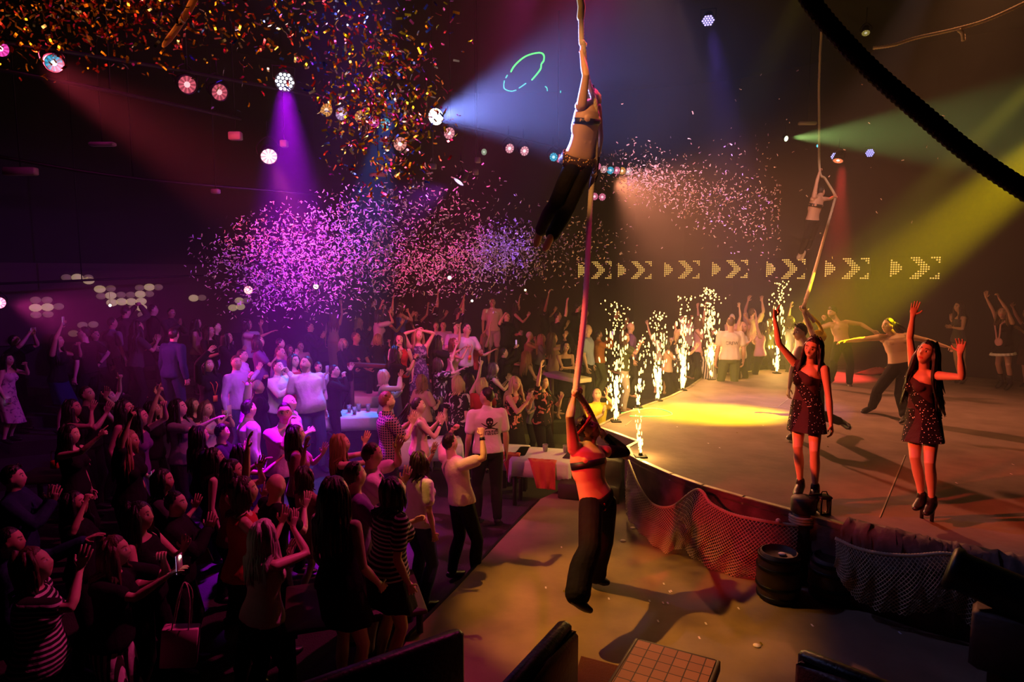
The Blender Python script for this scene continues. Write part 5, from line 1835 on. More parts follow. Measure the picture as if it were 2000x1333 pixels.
mb.ellipsoid(hG + V(.26, .05, -.42), np.array([[.12, 0, 0], [0, .05, 0], [0, 0, .10]]), 14, 9)
tag(build('scarf', mb, M['yellow']), 'yellow satin scarf knotted on the end of the far rope', 'scarf')
twisted('hawser', [at(1545, -60, 2.7), at(1600, 25, 2.65), at(1690, 125, 2.6), at(1800, 222, 2.55), at(1905, 308, 2.5), at(2040, 398, 2.45)], .035, M['rope_dark'],
        'very thick dark rope sagging across the upper right corner, close by', 90, sub=140, k=18, amp=.05)
twisted('slack_rope', [at(1705, 94, 9.5), at(1745, 88, 9.4), at(1790, 74, 9.3), at(1862, 58, 9.1), at(1930, 38, 8.9), at(2030, -8, 8.7)], .022, M['rope'],
        'thin pale rope hanging slack high at the upper right', 60, sub=30)
twisted('rope_tail', [at(1872, 58, 9.05), at(1880, 66, 9.05), at(1882, 80, 9.05)], .025, M['rope'], 'frayed short rope tail dangling from the slack rope at upper right', 60, sub=10)

mb = MB(); mb.tube(catmull([at(384, -12, 5.4), at(366, 24, 5.45), at(345, 56, 5.5), at(318, 92, 5.55)], 8), [.030] * 22 + [.026, .022, .010], 8, rb=.008, ref=V(.8, .1, .5))
tag(build('streamer', mb, mat('orange_webbing', (.55, .18, .05), .7)), 'orange-lit webbing streamer hanging slanted among the confetti at the upper left', 'streamer')

# ---------------------------------------------------------------- cargo nets


def net(name, top_pts, bot_pts, nu, nv, sag, label, belly=.12, r=.0042):
    """diamond mesh between an upper hanging line and a lower edge, bulging outwards"""
    A, B = catmull(top_pts, 24), catmull(bot_pts, 24)
    fa = lambda P, t: np.array([np.interp(t * (len(P) - 1), np.arange(len(P)), P[:, i]) for i in range(3)])
    rr = random.Random(len(top_pts))
    out = V(-.35, -.93, 0)

    def S(u, v):
        a, b = fa(A, u), fa(B, u)
        p = a * (1 - v) + b * v
        p = p + out * belly * math.sin(PI * min(1, v * 1.05)) * (.75 + .25 * math.sin(u * 17)) + out * .03 * math.sin(u * 60 + v * 4) * v
        return p
    root = empty(name, S(.5, 1), label, 'net')
    mb = MB()
    grid = [[S((i + (.5 if j % 2 else 0)) / nu, j / nv) for i in range(nu + 1 - (j % 2))] for j in range(nv + 1)]

    def strand(p, q):
        d = q - p; n = np.linalg.norm(d)
        if n < 1e-4: return
        d = d / n; u = nrm(np.cross(d, V(.2, .3, .93))); w = np.cross(d, u)
        a = [0, 2.094, 4.189]
        mb.add([p + (u * math.cos(x) + w * math.sin(x)) * r for x in a] + [q + (u * math.cos(x) + w * math.sin(x)) * r for x in a], [(0, 1, 4, 3), (1, 2, 5, 4), (2, 0, 3, 5)])
    for j in range(nv):
        for i, p in enumerate(grid[j]):
            if j % 2 == 0:
                if i > 0: strand(p, grid[j + 1][i - 1])
                if i < len(grid[j + 1]): strand(p, grid[j + 1][i])
            else:
                strand(p, grid[j + 1][i]); strand(p, grid[j + 1][i + 1])
    build('mesh', mb, M['rope'], root)
    twisted('edge_rope', A[::6], .016, M['rope'], None, 90, sub=8, parent=root, k=10)
    return root


nt = [at(1227, 900, 7.95), at(1248, 950, 7.55), at(1275, 985, 7.35), at(1312, 990, 7.05), at(1362, 957, 6.72), at(1390, 985, 6.5), at(1430, 1005, 6.35), at(1490, 1018, 6.2), at(1560, 1028, 6.05)]
nb = [at(1222, 1005, 7.75), at(1240, 1030, 7.3), at(1268, 1058, 6.95), at(1300, 1080, 6.75), at(1330, 1072, 6.6), at(1360, 1095, 6.4), at(1410, 1120, 6.25), at(1470, 1138, 6.15), at(1545, 1150, 6.05)]
net('cargo_net', nt, nb, 64, 34, .1, 'knotted cargo net draped from the stage rim between the pit performer and the bollard')
nt2 = [at(1632, 1052, 5.66), at(1670, 1070, 5.52), at(1720, 1082, 5.38), at(1780, 1086, 5.25), at(1845, 1082, 5.10), at(1900, 1095, 5.02), at(1960, 1125, 4.9), at(2040, 1160, 4.75)]
nb2 = [at(1628, 1110, 5.6), at(1665, 1165, 5.45), at(1720, 1195, 5.28), at(1790, 1200, 5.15), at(1850, 1190, 5.05), at(1900, 1225, 4.92), at(1960, 1240, 4.8), at(2040, 1260, 4.7)]
net('cargo_net', nt2, nb2, 50, 26, .1, 'cargo net sagging from a red-lit rope at the lower right, between bollard and cannon', .10)

# ---------------------------------------------------------------- props before the stage


def keg(name, c, h, r, label, axis=None, disc_=False):
    root = empty(name, c, label, 'barrel')
    mb = MB()
    k = 32
    a = np.linspace(0, 2 * PI, k, endpoint=False)
    st = 1 + .012 * np.cos(a * 16)
    R = []
    for q, w in ((0, .86), (.12, .94), (.3, 1.0), (.5, 1.03), (.7, 1.0), (.88, .94), (1, .86)):
        R.append(V(*c) + np.stack([np.cos(a) * r * w * st, np.sin(a) * r * w * st, 0 * a + h * q], 1))
    R.append(V(*c) + np.stack([np.cos(a) * r * .80, np.sin(a) * r * .80, 0 * a + h], 1))
    R.append(V(*c) + np.stack([np.cos(a) * r * .80, np.sin(a) * r * .80, 0 * a + h - .025], 1))
    mb.loft(R); build('staves', mb, m_wood, root)
    for q, w in ((.1, .935), (.32, 1.0), (.70, 1.005), (.9, .935)):
        mb = MB()
        ci = np.stack([np.cos(a), np.sin(a), 0 * a], 1)
        z = lambda e: V(0, 0, h * q + e)
        mb.loft([V(*c) + ci * (r * w + .004) + z(-.018), V(*c) + ci * (r * w + .012) + z(-.014), V(*c) + ci * (r * w + .012) + z(.014), V(*c) + ci * (r * w + .004) + z(.018)], caps=False)
        build('hoop', mb, m_black, root)
    return root


m_flake = mat('paper_white', (.80, .62, .58), .7)
kc = V(*G(1518, 1168, 0), 0)
keg('keg', kc, .46, .19, 'dark wooden keg with a pale confetti disc on its lid, below the bollard')
kc2 = V(*G(1618, 1172, 0), 0)
keg('keg', kc2 + V(.05, .05, 0), .40, .20, 'shadowed wooden keg to the right of the lidded keg, foot of the bollard')
bc = V(*G(1588, 1160, 0), 0); bc[1] = 6.12; bc[0] = (1588 - 1000) / 1250 * 6.12
root = empty('bollard', bc, 'dark mooring bollard with flat cap standing before the stage rim between the two nets', 'bollard')
mb = MB(); mb.tube([bc, bc + UP * .4, bc + UP * .74], [.115, .105, .10], 20); build('post', mb, m_wood, root)
mb = MB(); mb.tube([bc + UP * .70, bc + UP * .72, bc + UP * .84, bc + UP * .86], [.10, .118, .118, .10], 20); build('cap', mb, m_wood, root)
mb = MB()
th = np.linspace(0, 2 * PI * 3, 60)
mb.tube(np.stack([bc[0] + .118 * np.cos(th), bc[1] + .118 * np.sin(th), bc[2] + .60 + th * .0042], 1), .014, 7); build('rope_turns', mb, M['rope'], root)
lb = bc + V(.19, -.02, .70)
root = empty('lantern', lb, 'small dark lantern with glinting glass hung beside the bollard cap', 'lantern')
mb = MB(); mb.box(lb + UP * .0, (.11, .11, .02), bev=.006); mb.box(lb + UP * .17, (.12, .12, .03), bev=.01)
for sx in (-1, 1):
    for sy in (-1, 1): mb.box(lb + V(sx * .045, sy * .045, .085), (.012, .012, .16))
mb.tube([lb + V(-.04, 0, .18), lb + V(-.02, 0, .22), lb + V(.02, 0, .22), lb + V(.04, 0, .18)], .006, 6); mb.box(lb + V(-.09, 0, .19), (.12, .02, .02))
build('frame', mb, m_black, root)
mb = MB(); mb.box(lb + UP * .085, (.085, .085, .14)); build('glass', mb, clear(bpy.data.materials.new('lantern_glass'), (.9, .6, .5)), root)
ca, cb = at(1852, 1106, 4.75), at(2120, 1225, 4.25)
root = empty('prop_cannon', (ca + cb) / 2, 'black cannon-shaped barrel lying across the lower right rim, over the net', 'cannon')
d = nrm(cb - ca)
mb = MB(); mb.tube([ca - d * .0, ca + d * .02, ca + d * .06, ca + d * .08, ca + d * .5, cb], [.145, .168, .168, .150, .160, .175], 24)
build('barrel', mb, m_black, root)
mb = MB(); mb.box((ca * .45 + cb * .55) - UP * .36, (.55, .26, .46), np.array([d * V(1, 1, 0) / np.linalg.norm(d[:2]), nrm(np.cross(UP, d)), UP]), bev=.03); build('carriage', mb, m_wood, root)

# ---------------------------------------------------------------- booths and tiled table in the foreground


def bench(label, A, B, ztop, seat_side, m_b=m_leather, m_s=m_redl, zf=0.0):
    A, B = V(*A, 0), V(*B, 0)
    d = nrm(B - A); q = np.cross(UP, d) * seat_side
    L = np.linalg.norm(B - A)
    R3 = np.array([d, np.cross(UP, d), UP])
    root = empty('booth_bench', (A + B) / 2 + UP * zf, label, 'bench')
    mb = MB(); mb.box((A + B) / 2 + UP * (zf + (ztop - zf) / 2), (L, .085, ztop - zf), R3, bev=.02); build('backrest', mb, m_b, root)
    mb = MB(); mb.box((A + B) / 2 + q * .06 + UP * (zf + .45 + (ztop - zf - .45) / 2), (L * .98, .06, ztop - zf - .52), R3, bev=.025); build('back_cushion', mb, m_s, root)
    mb = MB(); mb.box((A + B) / 2 + q * .30 + UP * (zf + .40), (L * .98, .44, .12), R3, bev=.03); build('seat_cushion', mb, m_s, root)
    mb = MB(); mb.box((A + B) / 2 + q * .28 + UP * (zf + .17), (L * .96, .40, .34), R3); build('base', mb, m_wood, root)
    return root


pA = lambda px, py, z: G(px, py, z)
bench('black leather booth bench at the bottom centre, furthest left of the three booths', pA(585, 1340, 1.0), pA(902, 1228, 1.0), 1.0, 1, zf=0.0)
bench('dark booth bench with oxblood seat just left of the tiled table', pA(985, 1342, 1.08), pA(1106, 1210, 1.08), 1.08, -1)
bench('black booth bench at the bottom right, right of the tiled table', pA(1562, 1268, .95), pA(1760, 1345, .95), .95, -1)
t0, t1, t2 = V(*G(1246, 1250, .78), .78), V(*G(1398, 1291, .78), .78), V(*G(1192, 1338, .78), .78)
u, v = t1 - t0, (t2 - t0) * 1.6
du, dv = nrm(u), nrm(v)
m_tile = mat('terracotta_tile', (.46, .25, .16), .35, vary=(5, .2))
nt_ = m_tile.node_tree
bk = nt_.nodes.new('ShaderNodeTexBrick'); bk.offset = 0; bk.squash = 1
bk.inputs['Scale'].default_value = 1; bk.inputs['Brick Width'].default_value = .083; bk.inputs['Row Height'].default_value = .083; bk.inputs['Mortar Size'].default_value = .0035
bk.inputs['Color1'].default_value = (.36, .15, .075, 1); bk.inputs['Color2'].default_value = (.29, .115, .06, 1); bk.inputs['Mortar'].default_value = (.03, .015, .012, 1)
tc_ = nt_.nodes.new('ShaderNodeTexCoord'); mp_ = nt_.nodes.new('ShaderNodeMapping'); mp_.vector_type = 'TEXTURE'
mp_.inputs['Location'].default_value = tuple(t0); mp_.inputs['Rotation'].default_value = (0, 0, math.atan2(du[1], du[0]))
nt_.links.new(tc_.outputs['Object'], mp_.inputs['Vector']); nt_.links.new(mp_.outputs['Vector'], bk.inputs['Vector'])
nt_.links.new(bk.outputs['Color'], nt_.nodes['Principled BSDF'].inputs['Base Color'])
cT = t0 + u / 2 + v / 2
root = empty('tiled_table', (cT[0], cT[1], 0), 'square tiled table top at the bottom edge, between the booth benches', 'table')
R3 = np.array([du, dv, UP])
mb = MB(); mb.box(cT - UP * .02, (np.linalg.norm(u), np.linalg.norm(v), .04), R3); build('tile_top', mb, m_tile, root, smooth=False)
mb = MB()
for s_, ax, ln in ((1, 0, 1), (-1, 0, 1), (1, 1, 0), (-1, 1, 0)):
    off = (du if ax == 0 else dv) * s_ * (np.linalg.norm(u if ax == 0 else v) / 2 + .012)
    ss = (.024, np.linalg.norm(v) + .048, .07) if ax == 0 else (np.linalg.norm(u), .024, .07)
    mb.box(cT + off - UP * .04, ss, R3, bev=.005)
build('rim', mb, m_wood, root)
for sx in (-1, 1):
    for sy in (-1, 1):
        mb = MB(); q = cT + du * sx * (np.linalg.norm(u) / 2 - .05) + dv * sy * (np.linalg.norm(v) / 2 - .05)
        mb.box(V(q[0], q[1], .36), (.05, .05, .72), R3); build('leg', mb, m_wood, root)
mb = MB(); mb.prism([G(1135, 1282, .03), G(1116, 1345, .03), G(1198, 1345, .03), G(1212, 1302, .03)], .0, .03)
tag(build('floor_mat', mb, mat('maroon_mat', (.09, .015, .012), .9, bump=(60, .5)), smooth=False), 'maroon floor mat with pale edge between the booth bench and the tiled table', 'mat')

# ---------------------------------------------------------------- tables in the audience
m_cloth = mat('white_tablecloth', (.74, .72, .72), .85, bump=(8, .6))


def ctable(label, px, py, z, w, d, ang, cloth=True, zf=None, drop=.22, cl_label=None):
    c = ground(px, py, z)
    zf = floor_z(c[0], c[1]) if zf is None else zf
    a = math.radians(ang)
    X, Y_ = V(math.cos(a), math.sin(a), 0), V(-math.sin(a), math.cos(a), 0)
    R3 = np.array([X, Y_, UP])
    root = empty('dining_table', (c[0], c[1], zf), label, 'table')
    mb = MB(); mb.box(c - UP * .02, (w, d, .04), R3, bev=.008); build('table_top', mb, m_wood, root)
    for sx in (-1, 1):
        for sy in (-1, 1):
            mb = MB(); q = c + X * sx * (w / 2 - .06) + Y_ * sy * (d / 2 - .06)
            mb.box(V(q[0], q[1], (zf + z - .04) / 2), (.05, .05, z - .04 - zf), R3); build('leg', mb, m_wood, root)
    if cloth:
        mb = MB()
        k = 64
        aa = np.linspace(0, 2 * PI, k, endpoint=False)
        def rng(s, zz, wav):
            o = []
            for i, t in enumerate(aa):
                e = .15
                x = np.sign(math.cos(t)) * abs(math.cos(t)) ** e * w / 2 * s; y = np.sign(math.sin(t)) * abs(math.sin(t)) ** e * d / 2 * s
                f = 1 + wav * math.sin(t * 12)
                corner = abs(math.sin(2 * t)) ** 6
                o.append(c + X * x * f + Y_ * y * f + UP * (zz - (.10 * corner if zz < -.05 else 0)))
            return o
        mb.loft([rng(.5, .008, 0), rng(1.03, .008, 0), rng(1.05, -.01, 0), rng(1.06, -drop * .5, .012), rng(1.07, -drop, .025), rng(1.06, -drop, .025), rng(1.035, -.012, 0)], caps=False)
        
        b0 = mb.n; mb.add([c + UP * .008], [])
        for i in range(k): mb.f.append((b0, (i + 1) % k, i)); mb.m.append(0)
        tag(build('tablecloth', mb, m_cloth), cl_label or ('white cloth draped over ' + label), 'tablecloth')
    return c, X, Y_


TB = {}
TB['a'] = ctable('table lit blue, right of the large bearded man', 706, 808, .5, .92, .8, 12, cl_label='white cloth with blue glow on the table right of the bearded man')
TB['b'] = ctable('table left of the black-clad person, behind the bald man', 634, 812, .5, .45, .5, 12, cl_label='white cloth on the table at the bearded man\'s hip')
TB['c'] = ctable('table with lilac-lit cloth below the dark rail', 716, 770, .5, 1.0, .8, 5, cl_label='lilac-lit cloth on the table below the dark rail')
TB['d'] = ctable('table between the checked shirt and the tan top', 796, 852, .5, .62, .7, 20, drop=.42, cl_label='blue-lit cloth hanging low behind the tan-topped woman')
TB['e'] = ctable('table by the stair flight with red napkin', 1063, 890, .42, .85, .75, -14, cl_label='crumpled white cloth on the table by the stair flight')
TB['f'] = ctable('small table just right of the crew man', 1001, 880, .42, .45, .6, -10, cl_label='small white cloth right of the crew man in white polo')
TB['g'] = ctable('bare booth table at the feet of the long-haired woman', 692, 1168, .22, 1.15, .8, 18, cloth=False, zf=-.25)
TB['h'] = ctable('table in shadow left of centre with pink paper on it', 112, 925, .35, .9, .7, 8, cloth=False)
TB['i'] = ctable('table behind the bald man, pink-lit', 528, 782, .5, .6, .6, 8, cl_label='pink-lit cloth on the table left of the bald man in blue')
TB['j'] = ctable('table under the pointing woman\'s arm', 862, 862, .5, .6, .6, 10, cl_label='blue-lit cloth on the table behind the leaning pink-lit T-shirt')
for key, lst in (('a', ((-.22, .10), (-.05, .16), (-.12, -.10), (.12, .12))), ('b', ((-.1, .0), (.1, .1))), ('e', ((-.02, .18), (.28, .2))), ('g', ((.30, .18), (.12, -.02))), ('i', ((-.1, 0), (.1, .1)))):
    nm_ = {'a': 'table right of the bearded man', 'b': 'table at the bearded man\'s hip', 'e': 'crumpled cloth by the stair flight', 'g': 'bare booth table', 'i': 'pink-lit table'}[key]
    c, X, Y_ = TB[key]
    for i, (x, y) in enumerate(lst):
        cup_at(c + X * x + Y_ * y + UP * .012, ('clear plastic cup on the ' + nm_ + ', ' + ('leftmost', 'second from left', 'third', 'rightmost')[i if i < len(lst) - 1 else 3]), .13 if key != 'e' else .10, .042)
c, X, Y_ = TB['e']
m_nap = mat('red_napkin', (.60, .07, .05), .8, bump=(10, .6))


def napkin(c, X, Y_, w, dr, label, m=m_nap):
    mb = MB()
    R = []
    for j, (y, z) in enumerate(((.12, .012), (.02, .014), (-.06, .008), (-.085, -.10), (-.10, -dr * .6), (-.105, -dr))):
        row = []
        for i in range(9):
            x = (i / 8 - .5) * w * (1 - .35 * (j / 5)) + .02 * j
            row.append(c + X * x + Y_ * (y - .02 * math.sin(i * 1.7) * (j > 2)) + UP * (z + .006 * math.sin(i * 2)))
        R.append(row + [p + UP * .004 - Y_ * .006 for p in row[::-1]])
    mb.loft(R)
    return tag(build('napkin', mb, m), label, 'napkin')


napkin(c - Y_ * .36 + X * .02, X, Y_, .42, .34, 'red napkin hanging over the front edge of the crumpled cloth')
c, X, Y_ = TB['f']
napkin(c - Y_ * .28, X, Y_, .30, .30, 'red napkin hanging from the small table beside the crew man')
c, X, Y_ = TB['g']
mb = MB(); mb.box(c + X * .38 + UP * .03, (.26, .20, .05), np.array([nrm(X + Y_ * .3), nrm(Y_ - X * .3), UP]), bev=.005)
tag(build('paper_box', mb, mat('pale_card', (.75, .35, .42), .7)), 'pale takeaway box on the bare booth table by the striped woman', 'box')
mb = MB(); mb.box(V(*at(395, 1088, 6.0)), (.16, .02, .16), np.array([nrm(V(1, .2, .2)), nrm(V(-.2, 1, .3)), nrm(V(-.2, -.3, 1))]), bev=.004)
tag(build('folded_paper', mb, mat('pink_card', (.70, .30, .42), .7)), 'pink folded card between the torch phone and the silver-blonde', 'card')
# shopping bag of the woman with the torch
bg = at(352, 1262, 4.72)
root = empty('paper_bag', bg - UP * .2, 'pink paper carrier bag at the lower left by the patterned trousers', 'bag')
Rb = np.array([nrm(V(1, .25, -.12)), nrm(V(-.25, 1, 0)), nrm(V(.12, 0, 1))])
mb = MB(); mb.box(bg, (.26, .10, .32), Rb, bev=.006); build('sack', mb, mat('pink_paper', (.72, .36, .48), .6), root)
for s_ in (-1, 1):
    mb = MB(); mb.tube(catmull([bg + Rb[0] * -.06 + Rb[1] * .045 * s_ + Rb[2] * .15, bg - Rb[0] * .03 + Rb[1] * .045 * s_ + Rb[2] * .42, bg + Rb[0] * .0 + Rb[2] * .52, bg + Rb[0] * .05 + Rb[1] * .045 * s_ + Rb[2] * .42, bg + Rb[0] * .06 + Rb[1] * .045 * s_ + Rb[2] * .15], 6), .005, 6)
    build('handle', mb, M['rope'], root)
hb = at(107, 908, 7.3)
root = empty('handbag', hb, 'small red handbag hanging in the shadows at the left', 'bag')
mb = MB(); mb.box(hb, (.09, .05, .10), bev=.012); build('pouch', mb, mat('red_leather', (.6, .04, .03), .5), root)
mb = MB(); mb.tube(catmull([hb + V(-.035, 0, .05), hb + V(-.03, 0, .15), hb + V(.03, 0, .15), hb + V(.035, 0, .05)], 6), .005, 6); build('strap', mb, m_redl, root)
# rails in front of the rear tiers
for a_, b_, zz, nm in (((686, 712), (752, 716), .95, 'dark wooden rail across the aisle below the seated blonde'), ((1078, 728), (1138, 746), .45, 'pale low ledge behind the flowered women, left of the pale rope')):
    p, q = at(*a_, 12.3 if zz > .5 else 11.6), at(*b_, 12.1 if zz > .5 else 10.9)
    d = nrm((q - p) * V(1, 1, 0))
    root = empty('rail', ((p + q) / 2)[0:3], nm, 'rail')
    mb = MB(); mb.box((p + q) / 2, (np.linalg.norm(q - p) + .1, .16 if zz > .5 else .34, .08), np.array([d, np.cross(UP, d), UP]), bev=.01); build('handrail', mb, m_redl if zz > .5 else mat('pale_ledge', (.42, .35, .28), .7), root)
    for e in (p, q):
        g_ = floor_z(e[0], e[1]); mb = MB(); mb.box(V(e[0], e[1], (g_ + e[2]) / 2 - .03), (.07, .07, max(.1, e[2] - g_ - .06))); build('post', mb, m_wood, root)
# flags lying on the stage
for px, w, h, col, nm in ((1738, .46, .20, (.75, .35, .06), 'orange flag cloth lying folded behind the lunging performer'), (1706, .80, .16, (.32, .05, .06), 'dark red flag cloth lying behind the lunging performer, left of the orange one')):
    c = V(*G(px, 728 if w < .6 else 732, STAGE), STAGE + .004)
    a = np.linspace(0, 2 * PI, 24, endpoint=False)
    rg = lambda r, z, k_: c + np.stack([np.cos(a) * w / 2 * r * (1 + .12 * np.sin(a * 5 + k_)) + k_ * .10, np.sin(a) * .14 * r, 0 * a + z + .02 * np.sin(a * 4)], 1)
    mb = MB(); mb.loft([rg(1, 0.02, 0), rg(.85, h * .45, .3), rg(.5, h * .8, .6), rg(.12, h, .9)])
    tag(build('flag_cloth', mb, mat('flag_%s' % nm.split()[0], col, .8, bump=(6, .8))), nm, 'flag')

# ---------------------------------------------------------------- lettering on shirts


def cling(o, root, off):
    """let a print lie on the shirt it is printed on"""
    sh = [c for c in root.children if c.name.split('.')[0] == 'shirt']
    if sh:
        m = o.modifiers.new('cling', 'SHRINKWRAP'); m.target = sh[0]; m.wrap_method = 'NEAREST_SURFACEPOINT'; m.wrap_mode = 'ABOVE_SURFACE'; m.offset = off


def text_on(P, root, s, size, t, name, m, back=True, dx=0.0, off=.10):
    p, d, l, f = P.tor(t)
    f_ = -f if back else f
    x = l if back else -l
    cu = bpy.data.curves.new(name, 'FONT'); cu.body = s; cu.size = size; cu.align_x = 'CENTER'; cu.align_y = 'CENTER'; cu.extrude = 0
    o = bpy.data.objects.new(name, cu); C.objects.link(o)
    pos = p + f_ * off + x * dx
    Mx = Matrix(((x[0], d[0], f_[0], pos[0]), (x[1], d[1], f_[1], pos[1]), (x[2], d[2], f_[2], pos[2]), (0, 0, 0, 1)))
    o.data.materials.append(m)
    bpy.context.view_layer.update()
    me = bpy.data.meshes.new_from_object(o.evaluated_get(bpy.context.evaluated_depsgraph_get()))
    bpy.data.objects.remove(o)
    me.transform(Mx)
    o = link(name, me, root)
    cling(o, root, .004)
    return o


m_ink = mat('dark_ink', (.02, .012, .014), .8)
P_, r_, *_x = HERO['crew']
text_on(P_, r_, 'CREW', .105, .60, 'lettering', m_ink, off=.150 * P_.sc * P_.w)
P_, r_, *_x = HERO['polo']
text_on(P_, r_, 'Pirates', .115, .50, 'lettering', m_ink, off=.145 * P_.sc * P_.w, dx=.0)
mb = MB(); p, d, l, f = P_.tor(.74)
c = p - f * .150 * P_.sc * P_.w
mb.ellipsoid(c + d * .02, np.array([l * .05, f * .008, d * .062]), 16, 8)
mb.box(c - d * .055, (.055, .014, .045), np.array([l, f, d]), bev=.005)
for s_ in (-1, 1):
    mb.tube([c - d * .10 + l * s_ * .13, c - d * .075 + l * s_ * .05, c - d * .035 - l * s_ * .06, c + d * .0 - l * s_ * .115], [.005, .008, .008, .004], 6)
    mb.tube([c - d * .085 + l * s_ * .115 - l * .0, c - d * .115 + l * s_ * .095], .008, 6)
cling(build('skull_print', mb, m_ink, r_), r_, .004)
mb = MB()
for s_ in (-1, 1): mb.ellipsoid(c + d * .012 + l * s_ * .020 - f * .004, np.array([l * .013, f * .007, d * .013]), 8, 6)
mb.ellipsoid(c - d * .018 - f * .004, np.array([l * .006, f * .006, d * .009]), 6, 5)
cling(build('skull_sockets', mb, mat('print_white', (.75, .70, .70), .8), r_), r_, .009)
# ---------------------------------------------------------------- lanterns of the rig
def aimmat(d, up=UP):
    d = nrm(d)
    x = nrm(np.cross(up if abs(d[2]) < .98 else V(0, 1, 0), d))
    y = np.cross(d, x)
    return np.array([x, y, d])          # rows: right, up, forward


m_can = mat('lamp_can', (.035, .032, .034), .45, .5)
_lens = {}


def lens_mat(col, st):
    k = (tuple(col), st)
    if k not in _lens:
        m = mat('lens_%d' % len(_lens), (.02, .02, .02), .35, spec=.1, emit=col, strength=st)
        m.cycles.emission_sampling = 'NONE'
        _lens[k] = m
    return _lens[k]


def par_can(px, py, Y, rpx, col, st, aim, label, group=None, hot=None):
    c = at(px, py, Y)
    r = rpx / FPX * Y
    A = aimmat(aim)
    f = A[2]
    root = empty('par_can', c, label, 'stage light', group)
    k = 20
    a = np.linspace(0, 2 * PI, k, endpoint=False)
    ci = np.outer(np.cos(a), A[0]) + np.outer(np.sin(a), A[1])
    mb = MB(); mb.loft([c - f * r * 2.2 + ci * r * .55, c - f * r * 1.9 + ci * r * .8, c - f * r * .9 + ci * r * 1.0, c + f * r * .25 + ci * r * 1.12, c + f * r * .25 + ci * r * 1.04, c - f * r * .1 + ci * r * 1.0])
    build('can', mb, m_can, root)
    mb = MB()
    for q, (r0, r1, z0, z1) in enumerate(((.0, .35, .02, .05), (.35, .98, .05, .12))):
        for j in range(k):
            j2 = (j + 1) % k
            zz = .0 if j % 2 else .05
            vs = [c + f * r * (z0) + ci[j] * r * r0, c + f * r * z0 + ci[j2] * r * r0, c + f * r * (z1 + zz) + ci[j2] * r * r1, c + f * r * (z1 + zz) + ci[j] * r * r1]
            if r0 == 0: mb.add([vs[0], vs[2], vs[3]], [(0, 1, 2)], 0)
            else: mb.add(vs, [(0, 1, 2, 3)], 1 if j % 2 else 2)
    build('lens', mb, [lens_mat(hot or tuple(.45 + .55 * np.array(col)), st * 1.7), lens_mat(col, st), lens_mat(col, st * .45)], root, smooth=False)
    mb = MB()
    s_ = A[0]
    mb.tube(catmull([c - f * r * .5 + s_ * r * 1.25, c - f * r * .5 + s_ * r * 1.3 + UP * r, c - f * r * .5 + UP * r * 2.2, c - f * r * .5 - s_ * r * 1.3 + UP * r, c - f * r * .5 - s_ * r * 1.25], 5), r * .10, 6)
    mb.tube([c - f * r * .5 + UP * r * 2.1, c - f * r * .5 + UP * (r * 2.2 + .22)], r * .12, 6)
    build('yoke', mb, m_black, root)
    return c, root


def led_par(px, py, Y, rpx, col, st, aim, label, group=None):
    c = at(px, py, Y)
    r = rpx / FPX * Y
    A = aimmat(aim); f = A[2]
    root = empty('led_par', c, label, 'stage light', group)
    k = 22
    a = np.linspace(0, 2 * PI, k, endpoint=False)
    ci = np.outer(np.cos(a), A[0]) + np.outer(np.sin(a), A[1])
    mb = MB(); mb.loft([c - f * r * 1.3 + ci * r * .8, c - f * r * .2 + ci * r * 1.05, c + f * r * .12 + ci * r * 1.05, c + f * r * .12 + ci * r * .98, c + ci * r * .96]); build('can', mb, m_can, root)
    mb = MB()
    for i in range(-2, 3):
        for j in range(-2, 3):
            if abs(i + j) > 2: continue
            x, y = (i + j * .5) * .40 * r, j * .346 * r
            mb.ellipsoid(c + A[0] * x + A[1] * y + f * r * .03, np.array([A[0] * r * .165, A[1] * r * .165, f * r * .07]), 8, 5)
    build('emitters', mb, lens_mat(col, st), root)
    mb = MB(); mb.tube([c - f * r * .4 + A[0] * r * 1.1, c - f * r * .4 + A[0] * r * 1.15 + UP * r * 1.5, c - f * r * .4 - A[0] * r * 1.15 + UP * r * 1.5, c - f * r * .4 - A[0] * r * 1.1], r * .08, 6)
    build('yoke', mb, m_black, root)
    return c, root


def spot(name, pos, target, col, P, half, blend=.6, rad=.06):
    l = bpy.data.lights.new(name, 'SPOT')
    l.energy = P; l.color = col; l.spot_size = math.radians(2 * half); l.spot_blend = blend; l.shadow_soft_size = rad
    o = bpy.data.objects.new(name, l); C.objects.link(o)
    o.location = tuple(pos)
    d = Vector(tuple(np.asarray(target) - np.asarray(pos)))
    o.rotation_euler = d.to_track_quat('-Z', 'Y').to_euler()
    return o


def lamp(name, pos, col, P, rad=.15):
    l = bpy.data.lights.new(name, 'POINT'); l.energy = P; l.color = col; l.shadow_soft_size = rad
    o = bpy.data.objects.new(name, l); C.objects.link(o); o.location = tuple(pos)
    return o


PK, MG, CY, OR, RD, VI, WH = (1, .22, .38), (1, .06, .45), (.05, .55, .85), (1, .42, .08), (1, .06, .05), (.35, .12, 1), (1, 1, 1)
CAMD = lambda px, py, Y: -at(px, py, Y) + CAM
